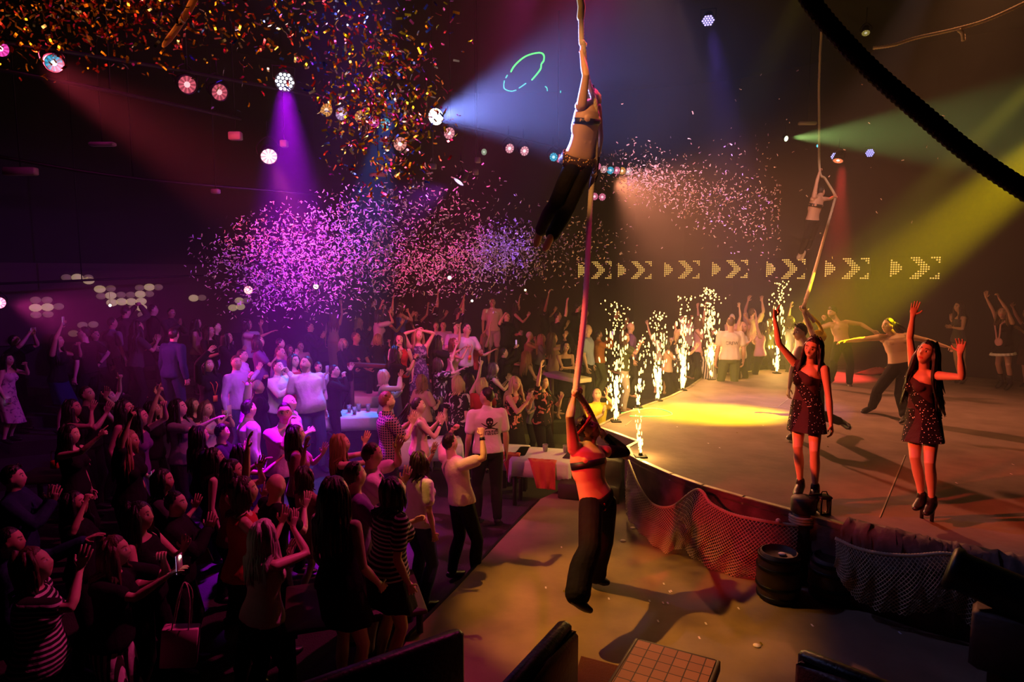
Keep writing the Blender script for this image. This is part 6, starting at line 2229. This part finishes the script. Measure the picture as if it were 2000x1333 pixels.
# (px, py, Y, radius px, colour, strength, aim offset added to the direction to the camera, label)
PARS = [
    (0, 95, 6.5, 14, MG, 1.6, (.6, 0, 0), 'pink lamp cut by the left edge, high up'),
    (105, 123, 6.8, 15, CY, 1.0, (.5, 0, -.4), 'cyan lamp at the upper left'),
    (365, 165, 8.2, 16, (1, .15, .22), .9, (.75, -.2, -.5), 'pink ribbed lamp, left one of the pair below the upper-left confetti'),
    (428, 180, 8.6, 15, (1, .15, .22), .8, (.95, -.1, -.5), 'pink ribbed lamp, right one of the pair left of the purple LED lamp'),
    (525, 305, 9.6, 15, (1, .55, .65), 3.0, (.2, 0, -.5), 'brightest pink lamp, below the purple LED lamp'),
    (637, 215, 9.6, 12, OR, .9, (.7, 0, -.3), 'orange lamp at the left end of the row inside the confetti column'),
    (666, 222, 9.9, 12, (.75, .45, .8), .9, (.7, 0, -.3), 'lilac lamp second in the row inside the confetti column'),
    (703, 228, 10.2, 12, OR, 1.0, (.7, 0, -.3), 'orange lamp third in the row inside the confetti column'),
    (730, 238, 10.5, 11, MG, 1.0, (.6, 0, -.3), 'magenta lamp fourth in the row inside the confetti column'),
    (752, 241, 10.8, 10, CY, .8, (.6, 0, -.3), 'cyan lamp at the right end of the row inside the confetti column'),
    (781, 281, 11, 13, (1, .35, .3), 1.1, (.4, 0, -.3), 'salmon lamp behind confetti left of the white follow spot'),
    (877, 260, 11.6, 11, (1, .35, .42), 1.2, (.5, 0, -.3), 'pink lamp just right below the white follow spot'),
    (945, 297, 12.4, 6, (.7, .9, .6), .6, (.6, 0, 0), 'tiny pale green lamp right below the follow spot beam'),
    (995, 290, 13.0, 9, (1, .4, .5), 1.2, (.5, 0, -.2), 'pink lamp, left one of the pair under the white beam'),
    (1024, 295, 13.4, 9, (1, .4, .5), 1.2, (.5, 0, -.2), 'pink lamp, right one of the pair under the white beam'),
    (1081, 307, 14.0, 8, CY, 1.1, (.3, 0, 0), 'cyan lamp left of the near aerialist\'s hip'),
    (1093, 310, 14.2, 8, PK, 1.1, (.3, 0, 0), 'pink lamp touching the near aerialist\'s hip'),
    (1167, 325, 14.8, 7, PK, 1.1, (.3, 0, 0), 'pink lamp just right of the near aerialist\'s waist'),
    (1179, 331, 15.0, 7, (1, .5, .55), .9, (.3, 0, 0), 'striped pink lamp second to the right of the aerialist\'s waist'),
    (1192, 333, 15.2, 7, CY, 1.1, (.3, 0, 0), 'cyan lamp in the small row right of the near aerialist'),
    (1204, 333, 15.4, 7, PK, 1.1, (.3, 0, 0), 'pink lamp right of the cyan one in the small row'),
    (1215, 334, 15.6, 7, OR, 1.2, (.3, 0, 0), 'orange lamp in the small row right of the near aerialist'),
    (1227, 335, 15.8, 7, (1, .6, .65), 1.2, (.3, 0, 0), 'pale pink lamp at the right end of the small row'),
    (1161, 384, 15.0, 7, PK, 1.0, (.3, 0, 0), 'pink lamp low beside the pale rope, left one of two'),
    (1176, 385, 15.2, 7, PK, 1.0, (.3, 0, 0), 'pink lamp low beside the pale rope, right one of two'),
    (897, 354, 10.5, 11, (.85, .6, 1), 3.0, (-2.2, 0, -3.0), 'white-violet lamp tilted edge-on below the follow spot'),
    (485, 567, 13.0, 8, (1, .35, .35), 4.0, (0, 0, 0), 'red-white lamp low at the left of the purple confetti cloud'),
    (617, 560, 13.6, 5, (1, .8, .55), 4.0, (0, 0, 0), 'small warm lamp low inside the purple confetti cloud'),
    (878, 543, 15.0, 4, (1, .8, .75), 4.0, (0, 0, 0), 'small white lamp low inside the pink confetti cloud'),
    (-2, 592, 10.0, 11, (1, .25, .45), 4.0, (.5, 0, 0), 'hot pink lamp cut by the left edge at head height of the crowd'),
    (1637, 313, 15.5, 9, (1, .22, .08), 2.2, (0, .6, -1.2), 'red lamp above the far aerialist throwing a red beam'),
    (1535, 271, 15.0, 5, (.8, 1, .6), 6.0, (.9, 0, -.1), 'small green-white lamp left of the far rope throwing a fan beam'),
    (1691, 64, 10.0, 7, (.7, .55, .12), .5, (0, 0, -1.5), 'small dim yellow lamp between the dark hawser and the slack rope'),
    (922, 588, 17.0, 2.4, (1, .95, .8), 6.0, (0, 0, 0), 'tiny white light over the crowd, left of the pale polo'),
    (1026, 567, 18.0, 2.2, (1, .85, .5), 6.0, (0, 0, 0), 'tiny yellow light over the crowd, left of the pale rope'),
    (1598, 285, 17, 3.2, (.05, .6, .8), 2.5, (0, 0, 0), 'tiny cyan light touching the far rope'),
    (1668, 277, 17, 3.2, (.05, .5, .9), 2.5, (0, 0, 0), 'tiny cyan light, middle one right of the far rope'),
    (1736, 270, 17, 3.2, (.05, .5, .9), 2.5, (0, 0, 0), 'tiny cyan light, the one furthest right'),
    (215, 597, 12.6, 2.6, (1, .9, .7), 8.0, (0, 0, 0), 'tiny white light among the lit dots at the left'),
]
LP = {}
for px, py, Y, r, col, st, off, lb in PARS:
    LP[(px, py)] = par_can(px, py, Y, r, col, st, CAMD(px, py, Y) / Y + V(*off) * V(1, 1, 1), lb)[0]
LEDS = [(556, 160, 8.6, 18, (.80, .82, 1), 5.0, (.1, 0, -.15), 'round LED lamp with nineteen white emitters throwing a purple beam'),
        (1383, 40, 11.0, 12, (.42, .35, 1), 3.0, (0, 0, -.9), 'violet LED lamp high at the top, right of the near rope'),
        (1631, 306, 15.6, 8, (.42, .40, 1), 3.0, (.2, 0, 0), 'violet LED lamp directly above the red lamp'),
        (1699, 299, 15.2, 8, (.36, .32, 1), 3.0, (.2, 0, 0), 'violet LED lamp right of the red lamp, alone')]
for px, py, Y, r, col, st, off, lb in LEDS:
    LP[(px, py)] = led_par(px, py, Y, r, col, st, CAMD(px, py, Y) / Y + V(*off), lb)[0]
# follow spot: long barrel on a stand-off bracket
fs = at(851, 228, 9.6)
aimF = nrm(V(.55, -.80, -.10))
A = aimmat(aimF)
root = empty('follow_spot', fs, 'large white follow spot at the centre top throwing a blue-white beam to the right', 'stage light')
a = np.linspace(0, 2 * PI, 24, endpoint=False); ci = np.outer(np.cos(a), A[0]) + np.outer(np.sin(a), A[1])
mb = MB(); mb.loft([fs - aimF * .62 + ci * .10, fs - aimF * .5 + ci * .13, fs - aimF * .1 + ci * .12, fs + aimF * .0 + ci * .128, fs + ci * .118]); build('barrel', mb, m_can, root)
mb = MB(); mb.loft([fs + aimF * .004 + ci * .116, fs + aimF * .02 + ci * .07, fs + aimF * .026 + ci * .01]); build('lens', mb, lens_mat((.92, .95, 1), 9), root)
mb = MB(); mb.box(fs + A[0] * .14 - A[1] * .05, (.10, .02, .03), A); mb.tube([fs - aimF * .3 + UP * .12, fs - aimF * .3 + UP * .7], .02, 8); build('bracket', mb, m_black, root)

# truss pipes that carry the lamps
for nm, pts in (('long lighting pipe running under the upper left confetti', [at(-60, 70, 6.2), at(365, 140, 8.2), at(660, 196, 9.8), at(880, 240, 11.6), at(1090, 288, 14.2), at(1240, 318, 16)]),
                ('red-lit pipe at the upper left below the cyan lamp', [at(-60, 124, 6.6), at(215, 178, 7.6), at(470, 232, 9.0)]),
                ('dim pipe at the left under the truss lamps', [at(-40, 300, 8.5), at(260, 348, 9.6), at(640, 382, 12.0)]),
                ('pipe along the top of the dotted display', [at(-30, 556, 12.4), at(160, 548, 13.4), at(400, 538, 15.2)])):
    root = empty('lighting_pipe', pts[0], nm, 'truss')
    mb = MB(); mb.tube(catmull(pts, 6), .024, 8); build('pipe', mb, m_black, root)
    for i, p in enumerate(pts[1:-1] if len(pts) > 3 else pts[1:2]):
        mb = MB(); mb.tube([p, V(p[0], p[1], min(CEIL, p[2] + 6))], .012, 6); build('hanger', mb, m_black, root)
# small pale boxes on the rig
m_box = mat('pale_rig_box', (.30, .26, .22), .6)
for px, py, Y, w, h, lb in ((200, 282, 8.5, .32, .05, 'flat pale rig bar hanging at the left under the pipes'), (460, 266, 9, .17, .11, 'pale rig box left of the purple beam'), (555, 281, 9.4, .10, .10, 'small pale rig box inside the purple beam'), (846, 325, 11, .11, .09, 'pale rig box below the follow spot'),
                           (933, 313, 12, .10, .10, 'tilted pale rig box under the white beam'), (929, 336, 12, .10, .10, 'tan rig box under the white beam'), (1577, 241, 15, .40, .07, 'pale rig bar above the green-white lamp'), (421, 374, 10, .12, .07, 'pale rig box over the dark wall at left'), (739, 342, 11, .30, .06, 'pale rig bar at the foot of the confetti column'), (40, 335, 8.5, .42, .10, 'pink-lit rig box at the left edge under the pipes')):
    c = at(px, py, Y)
    root = empty('rig_box', c, lb, 'rig part')
    mb = MB(); mb.box(c, (w, .10, h), bev=.012); build('case', mb, m_box, root)
    mb = MB(); mb.tube([c + UP * h / 2, V(c[0], c[1], CEIL)], .008, 5); build('hanger', mb, m_black, root)

# ---------------------------------------------------------------- laser lines
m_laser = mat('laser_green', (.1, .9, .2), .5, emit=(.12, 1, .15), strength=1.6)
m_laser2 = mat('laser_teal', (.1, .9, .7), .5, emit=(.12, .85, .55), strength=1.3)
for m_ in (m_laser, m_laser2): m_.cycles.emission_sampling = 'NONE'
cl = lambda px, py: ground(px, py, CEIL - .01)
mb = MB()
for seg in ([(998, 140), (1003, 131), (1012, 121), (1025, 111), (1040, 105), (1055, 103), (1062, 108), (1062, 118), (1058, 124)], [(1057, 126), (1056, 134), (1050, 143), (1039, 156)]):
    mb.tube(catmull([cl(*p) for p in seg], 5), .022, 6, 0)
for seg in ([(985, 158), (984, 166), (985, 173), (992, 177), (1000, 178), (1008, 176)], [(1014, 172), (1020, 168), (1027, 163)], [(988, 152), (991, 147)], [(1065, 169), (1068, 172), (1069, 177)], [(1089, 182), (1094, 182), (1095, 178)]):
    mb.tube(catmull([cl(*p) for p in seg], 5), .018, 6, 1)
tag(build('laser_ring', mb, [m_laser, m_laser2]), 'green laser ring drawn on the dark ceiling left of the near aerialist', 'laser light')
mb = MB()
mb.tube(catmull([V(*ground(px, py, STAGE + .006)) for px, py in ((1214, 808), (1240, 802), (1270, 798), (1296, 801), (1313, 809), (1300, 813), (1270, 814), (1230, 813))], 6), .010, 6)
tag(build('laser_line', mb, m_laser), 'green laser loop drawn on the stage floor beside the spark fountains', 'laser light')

# ---------------------------------------------------------------- spark fountains
m_spark = mat('spark', (1, .8, .4), .5, emit=(1, .62, .17), strength=4.5)
m_spark2 = mat('spark_core', (1, .9, .6), .5, emit=(1, .80, .38), strength=8)
for m_ in (m_spark, m_spark2): m_.cycles.emission_sampling = 'NONE'
FOUNT = [(1203, 824, 590, 34, 330, 'nearest tall spark fountain at the left stage edge'), (1285, 783, 610, 26, 230, 'second tall spark fountain along the left stage edge'), (1333, 763, 580, 26, 230, 'third spark fountain, in front of the blonde waving a palm'), (1388, 742, 565, 26, 330, 'brightest tall spark fountain before the striped outfit'),
         (1517, 730, 553, 26, 190, 'furthest spark fountain, behind the left dancer\'s raised hand'), (1251, 893, 803, 13, 70, 'low spark fountain at the stage corner near the pit performer'), (1246, 797, 655, 22, 70, 'thin spark fountain between the nearest and the second')]
for i, (px, py, ptop, wpx, n, lb) in enumerate(FOUNT):
    b = V(*ground(px, py, STAGE))
    Y = b[1]; sc_ = Y / FPX
    Ht = (py - ptop) * sc_; W_ = wpx * sc_
    root = empty('spark_fountain', b, lb, 'spark fountain')
    mb = MB(); mb.box(b + UP * .012, (.16, .16, .022), bev=.006); mb.tube([b + UP * .02, b + UP * .06], [.03, .022], 10); build('nozzle', mb, m_black, root)
    rr = random.Random(40 + i)
    mb = MB()
    octa = np.array([(0, 0, 1), (1, 0, 0), (0, 1, 0), (-1, 0, 0), (0, -1, 0), (0, 0, -1.)])
    OF = [(0, 1, 2), (0, 2, 3), (0, 3, 4), (0, 4, 1), (5, 2, 1), (5, 3, 2), (5, 4, 3), (5, 1, 4)]
    drift = rr.uniform(-.04, .04)
    for q in range(n):
        core = q < n * .34
        t = rr.random() ** (2.4 if core else 1.1)
        if core: t *= .36
        z = .05 + t * Ht
        w = W_ * (.10 + .75 * min(1, t * 2.2) ** .8) * (1 if not core else .30)
        x, y = rr.gauss(0, .42) * w + drift * t * 2, rr.gauss(0, .42) * w
        s_ = rr.uniform(.55, 1.2) * 1.35 * sc_ * (1.1 if core else 1)
        e = rr.uniform(1.6, 4.6) if t < .75 else rr.uniform(1.0, 1.6)
        d = nrm(V(x * .8, y * .8, 1.0))
        mb.ellipsoid(b + V(x, y, z), aimmat(d) * np.array([[s_], [s_], [s_ * e]]), 6, 5, 1 if core else 0)
    o = build('spark_spray', mb, [m_spark, m_spark2], root, smooth=True)
    o['kind'] = 'stuff'
    lamp('fountain_light', b + UP * min(.55, Ht * .35), (1, .56, .12), (95, 65, 65, 85, 60, 22, 20)[i] * 1.25, .12)

# ---------------------------------------------------------------- confetti
foil = [mat('foil_%d' % i, c, .22, .92) for i, c in enumerate(((.95, .34, .03), (.95, .74, .04), (.92, .05, .08), (.06, .12, 1), (.9, .85, .8), (.9, .12, .5)))]
for m_ in foil: m_.node_tree.nodes['Principled BSDF'].inputs['Emission Strength'].default_value = 0
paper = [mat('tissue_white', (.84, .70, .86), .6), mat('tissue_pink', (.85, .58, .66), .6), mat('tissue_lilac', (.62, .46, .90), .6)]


def strip(w, l, curl, mbx=None, c=V(0, 0, 0), A=np.eye(3), mt=0):
    m_ = mbx or MB()
    P = []
    for q, b_ in ((-1, curl), (-.33, -.1 * curl), (.33, -.1 * curl), (1, curl)):
        for s_ in (-1, 1):
            P.append((s_ * w / 2, q * l / 2, b_ * l * .5))
    m_.add(c + np.array(P) @ A, [(0, 1, 3, 2), (2, 3, 5, 4), (4, 5, 7, 6)], mt)
    return m_


def rot(rr):
    return aimmat(V(rr.gauss(0, 1), rr.gauss(0, 1), rr.gauss(0, 1)), nrm(V(rr.gauss(0, 1), rr.gauss(0, 1), rr.gauss(0, 1))))


rc = random.Random(77)
pieces = []          # (point, w, l, curl, material index)
NF = len(foil)


def cloud(n, fn, wl, mats, depth):
    for _ in range(n):
        px, py = fn()
        Y = rc.uniform(*depth)
        p = at(px, py, Y)
        if p[2] > CEIL - .05: continue
        s_ = rc.uniform(.75, 1.25)
        pieces.append((p, wl[0] * s_, wl[1] * s_, rc.uniform(-.35, .35), rc.choice(mats), px, py))


def blob(cx, cy, sx, sy, ang=0, clip=None):
    def f():
        while True:
            u, v = rc.gauss(0, 1), rc.gauss(0, 1)
            if u * u + v * v > 5.5: continue
            ca, sa = math.cos(math.radians(ang)), math.sin(math.radians(ang))
            x, y = cx + u * sx * ca - v * sy * sa, cy + u * sx * sa + v * sy * ca
            if clip is None or clip(x, y): return x, y
    return f


top = lambda x, y: y > -15 and x > -10
cloud(620, blob(250, 10, 165, 62, 4, lambda x, y: top(x, y) and y < 175), (.018, .052), [0, 0, 0, 0, 2, 2, 4], (5.0, 6.8))
cloud(260, blob(60, 30, 130, 60, 0, top), (.018, .052), [0, 0, 0, 2], (5.0, 6.5))
cloud(430, blob(700, 70, 95, 75, 0, top), (.018, .052), [0, 1, 2, 3, 3, 4, 5], (5.6, 7.2))
cloud(950, blob(752, 225, 62, 75, 0, top), (.018, .052), [0, 1, 1, 2, 4, 5, 3], (5.8, 7.4))
cloud(150, blob(560, 60, 140, 75, 0, top), (.018, .052), [0, 1, 2, 3, 4], (5.4, 7.0))
PW, PP, PL = NF, NF + 1, NF + 2
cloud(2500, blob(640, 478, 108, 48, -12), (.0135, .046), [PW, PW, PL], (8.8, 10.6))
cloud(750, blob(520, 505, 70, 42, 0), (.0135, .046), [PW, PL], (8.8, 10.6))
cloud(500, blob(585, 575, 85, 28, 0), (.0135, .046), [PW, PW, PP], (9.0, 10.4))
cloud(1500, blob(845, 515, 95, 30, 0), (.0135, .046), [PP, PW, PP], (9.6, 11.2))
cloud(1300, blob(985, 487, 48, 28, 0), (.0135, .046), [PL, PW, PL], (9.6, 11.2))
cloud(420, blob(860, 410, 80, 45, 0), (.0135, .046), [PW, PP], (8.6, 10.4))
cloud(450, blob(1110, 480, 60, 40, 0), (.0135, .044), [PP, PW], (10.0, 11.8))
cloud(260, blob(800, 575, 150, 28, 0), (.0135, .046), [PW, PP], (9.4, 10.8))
cloud(1250, lambda: (lambda t, g: (1225 + 300 * t, 352 + 62 * t + g * (14 + 46 * t)))(rc.random() ** 1.25, rc.gauss(0, 1)), (.014, .042), [PW, PP, PW], (10.8, 12.6))
cloud(330, blob(1250, 335, 40, 30, 0), (.014, .042), [PW, PP], (10.8, 12.4))
cloud(60, blob(1480, 330, 200, 90, 0), (.014, .042), [PW, PP], (9.8, 12.4))
# the three hundred that show largest are things, the rest one drift
pieces.sort(key=lambda q: q[1] * q[2] / (q[0][1] ** 2), reverse=True)
big, rest = pieces[:300], pieces[300:]
mb = MB()
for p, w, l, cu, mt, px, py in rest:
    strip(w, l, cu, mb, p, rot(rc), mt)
# litter on floors
litter = []
for _ in range(60):
    px, py = rc.uniform(1050, 1990), rc.uniform(830, 1260)
    q = ground(px, py, STAGE + .004)
    ins = q[1] > 6.6 and q[0] > 2.2
    if not ins:
        q = ground(px, py, .004)
        if py < 985 or px > 1500 and py < 1190: continue
    strip(.016, .04, .05, mb, q, aimmat(V(0, 0, 1), nrm(V(rc.gauss(0, 1), rc.gauss(0, 1), 0))), rc.choice([PW, PP, 1]))
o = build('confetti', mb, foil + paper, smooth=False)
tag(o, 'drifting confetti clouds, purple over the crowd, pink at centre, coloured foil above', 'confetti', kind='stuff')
proto = {}
for i, (p, w, l, cu, mt, px, py) in enumerate(big):
    if mt not in proto:
        mb = strip(.018, .052, .22)
        proto[mt] = mb.mesh('confetti_strip', [(foil + paper)[mt]], smooth=False)
    o = bpy.data.objects.new('confetti_strip', proto[mt])
    C.objects.link(o)
    Am = rot(rc)
    o.matrix_world = Matrix.LocRotScale(Vector(tuple(p)), Matrix([list(r_) for r_ in Am.T]).to_quaternion(), Vector((w / .018, l / .052, 1)))
    left_ = px < 480
    tag(o, 'glinting foil confetti strip falling at the top left, lit orange' if left_ else 'glinting coloured foil confetti strip falling in the column left of the follow spot', 'confetti', 'foil confetti at the top left' if left_ else 'foil confetti of the coloured column')
for px, py, z, r, lb in ((1236, 1032, 0.0, .030, 'round pale confetti disc on the pit floor, nearer the net'), (1217, 1057, 0.0, .032, 'round pale confetti disc on the pit floor, farther from the net'), (1528, 1083, .438, .036, 'round pale confetti disc lying on the keg lid'),
                        (1478, 1262, 0.0, .030, 'crumpled pale scrap lying on the dark floor right of the tiled table')):
    c = V(*ground(px, py, z + .004))
    mb = MB(); a = np.linspace(0, 2 * PI, 16, endpoint=False); ring = np.stack([np.cos(a) * r, np.sin(a) * r, 0 * a], 1)
    mb.loft([c + ring, c + ring + UP * .005]); tag(build('confetti_disc', mb, m_flake), lb, 'confetti')
c = at(1520, 1018, 6.12)
mb = MB(); mb.ball(c, .025, 10, 8); tag(build('net_float', mb, m_flake), 'small pale float on the net rope beside the bollard', 'float')
# ---------------------------------------------------------------- lighting
HAZE = .014
w = bpy.data.worlds.new('hall_air'); sc.world = w; w.use_nodes = True
w.node_tree.nodes['Background'].inputs[0].default_value = (.30, .12, .20, 1)
w.node_tree.nodes['Background'].inputs[1].default_value = .002
mh = bpy.data.materials.new('haze'); mh.use_nodes = True
nt = mh.node_tree
nt.nodes.remove(nt.nodes['Principled BSDF'])
vs_ = nt.nodes.new('ShaderNodeVolumeScatter')
vs_.inputs['Density'].default_value = HAZE
vs_.inputs['Anisotropy'].default_value = .25
vs_.inputs['Color'].default_value = (.95, .93, .95, 1)
nt.links.new(vs_.outputs[0], nt.nodes['Material Output'].inputs['Volume'])
mh.cycles.homogeneous_volume = True
mb = MB(); mb.box((.3, 14.45, 4.2), (33, 15.3, 9.8))
tag(build('haze', mb, mh, smooth=False), 'thin theatrical haze hanging over the stage and the rear of the hall', 'haze', kind='stuff')

PUR, BLU = (.46, .0, .95), (.03, .20, 1)
K = 1.0
# beams
spot('purple_beam', LP[(556, 160)] + V(.02, -.05, -.05), at(570, 440, 8.3), PUR, 12500 * K, 17, .9, .10)
spot('follow_beam', fs + aimF * .06, fs + aimF * 4 + V(0.7, 0, .1), (.22, .30, 1), 9000 * K, 19, .7, .10)
spot('pink_beam', LP[(525, 305)] + V(.05, -.05, -.05), at(640, 560, 9.0), (1, .08, .45), 1800 * K, 16, .9, .1)
spot('edge_magenta', at(-2, 592, 10) + V(.25, -.1, 0), at(500, 700, 11), (1, .04, .42), 900 * K, 40, .9, .1)
spot('red_sweep', at(-5, 95, 6.5) + V(.2, 0, 0), at(520, 380, 9.5), (1, .07, .12), 4200 * K, 18, .9, .1)
spot('violet_rig', LP[(897, 354)] + V(-.15, -.1, -.1), at(760, 420, 10.6), (.5, .05, 1), 900 * K, 35, .9, .08)
spot('green_fan', LP[(1535, 271)] + V(.10, -.1, 0), at(1900, 255, 13.0), (.50, .85, .22), 6500 * K, 16, .6, .05)
spot('red_down', LP[(1637, 313)] + V(0, -.2, -.15), at(1632, 520, 15), (1, .05, .04), 7500 * K, 12, .8, .1)
spot('violet_down', LP[(1383, 40)] + V(0, -.2, -.15), at(1440, 420, 11.0), (.25, .12, 1), 1600 * K, 14, .9, .1)
spot('white_down', at(1318, -5, 10.0), at(1420, 330, 10.6), (.9, .65, .5), 450 * K, 8, .9, .06)
spot('yellow_beam', at(2180, 10, 11.0), at(1560, 610, 15.0), (.85, .72, .03), 16000 * K, 5.5, .9, .1)
spot('yellow_beam', at(2220, 150, 10.0), at(1700, 480, 11.0), (.80, .70, .03), 11000 * K, 4.5, .9, .1)
spot('pink_flood', at(1205, 352, 16.5), at(1420, 490, 13.0), (1, .30, .14), 5200 * K, 34, .9, .15)
# people and floors
spot('red_key', V(-4.6, 5.0, 4.15), V(3.55, 6.25, 1.75), (1, .085, .03), 6000 * K, 9.5, .7, .08)
spot('red_crowd', V(-2.2, 3.0, 6.2), V(-.6, 8.4, 1.0), (1, .11, .16), 1500 * K, 15, .8, .12)
spot('red_pit', V(-1.9, 3.4, 2.9), V(.72, 5.5, 1.15), (1, .025, .03), 1000 * K, 9, .7, .08)
spot('amber_pit', V(-3.6, 5.9, 7.2), V(.80, 5.65, .2), (1, .45, .05), 3500 * K, 10, .6, .06)
spot('amber_front', V(.2, 7.5, 7.6), V(.95, 3.7, .78), (1, .36, .08), 2400 * K, 6, .8, .1)
spot('yellow_pool', V(11.5, 10.0, 7.6), V(*ground(1400, 808, STAGE)), (1, .70, .0), 100000 * K, 5.6, .85, .08)
spot('stage_wash', V(7.0, 9.0, 8.4), V(6.0, 12.0, .7), (1, .36, .13), 1500 * K, 33, .95, .15)
spot('stage_wash', V(9.0, 5.0, 8.0), V(6.5, 10.5, .7), (1, .34, .10), 200 * K, 34, .8, .15)
spot('violet_crowd', V(-1.0, 7.0, 7.8), V(*ground(590, 800, .5)), (.62, .16, 1), 2300 * K, 9.5, .7, .1)
spot('blue_tables', V(-2.6, 14.5, 7.0), V(*ground(640, 830, .5)), BLU, 6000 * K, 10, .5, .08)
spot('magenta_mid', V(.5, 9.0, 8.0), at(880, 660, 13.0), (.95, .05, .75), 1900 * K, 10, .8, .1)
spot('magenta_left', V(-1.5, 5.5, 8.0), V(-6.5, 11.5, .8), (.95, .04, .55), 550 * K, 26, .9, .1)
spot('crowd_low', V(1.6, 8.2, 7.8), V(-2.8, 5.8, .8), (1, .04, .26), 2000 * K, 28, .9, .1)
spot('yellow_corner', V(4.0, 8.0, 7.5), V(*ground(1165, 790, .8)), (1, .75, .05), 900 * K, 7, .8, .08)
spot('aerial_key', V(-1.0, 3.0, 7.4), V(.9, 7.35, 4.6), (1, .42, .12), 1500 * K, 9, .6, .08)
spot('far_aerial', V(6.0, 9.0, 8.0), V(7.1, 15.2, 4.5), (1, .50, .40), 1800 * K, 9, .7, .08)
# light on the confetti
spot('foil_orange', V(-6.5, 3.5, 3.4), at(230, 20, 5.8), (1, .42, .10), 1500 * K, 24, .8, .15)
spot('foil_white', V(-.4, 3.6, 6.9), at(735, 180, 6.4), (1, .62, .55), 700 * K, 22, .8, .15)
spot('foil_blue', V(-4.0, 7.6, 8.0), at(690, 60, 6.4), (.35, .40, 1), 600 * K, 15, .8, .15)
spot('cloud_purple', V(-1.2, 6.5, 7.8), at(600, 505, 9.6), (.50, .02, 1), 3400 * K, 11, .8, .12)
spot('cloud_pink', V(.6, 7.0, 7.6), at(850, 515, 10.4), (1, .06, .36), 3000 * K, 9, .8, .12)
spot('cloud_violet', V(1.6, 7.4, 7.8), at(985, 488, 10.4), (.45, .20, 1), 2800 * K, 6, .7, .12)
spot('cloud_rose', V(1.2, 8.0, 8.0), at(1340, 400, 11.6), (1, .40, .42), 3000 * K, 17, .8, .12)

cam = bpy.data.cameras.new('camera'); co = bpy.data.objects.new('camera', cam); C.objects.link(co)
co.location = tuple(CAM); co.rotation_euler = (PI / 2 - TH, 0, 0)
cam.sensor_width = 36; cam.lens = FPX / 2000 * 36; cam.clip_start = .05; cam.clip_end = 100
sc.camera = co
vs = sc.view_settings
vs.view_transform = 'Standard'; vs.look = 'None'; vs.gamma = 1; vs.use_curve_mapping = False; vs.exposure = -0.3
cy = sc.cycles
cy.use_denoising = True
cy.max_bounces = 4; cy.diffuse_bounces = 2; cy.glossy_bounces = 2; cy.transmission_bounces = 4; cy.transparent_max_bounces = 6; cy.volume_bounces = 0
cy.sample_clamp_indirect = 4; cy.sample_clamp_direct = 0
cy.caustics_reflective = False; cy.caustics_refractive = False
bake_jobs()
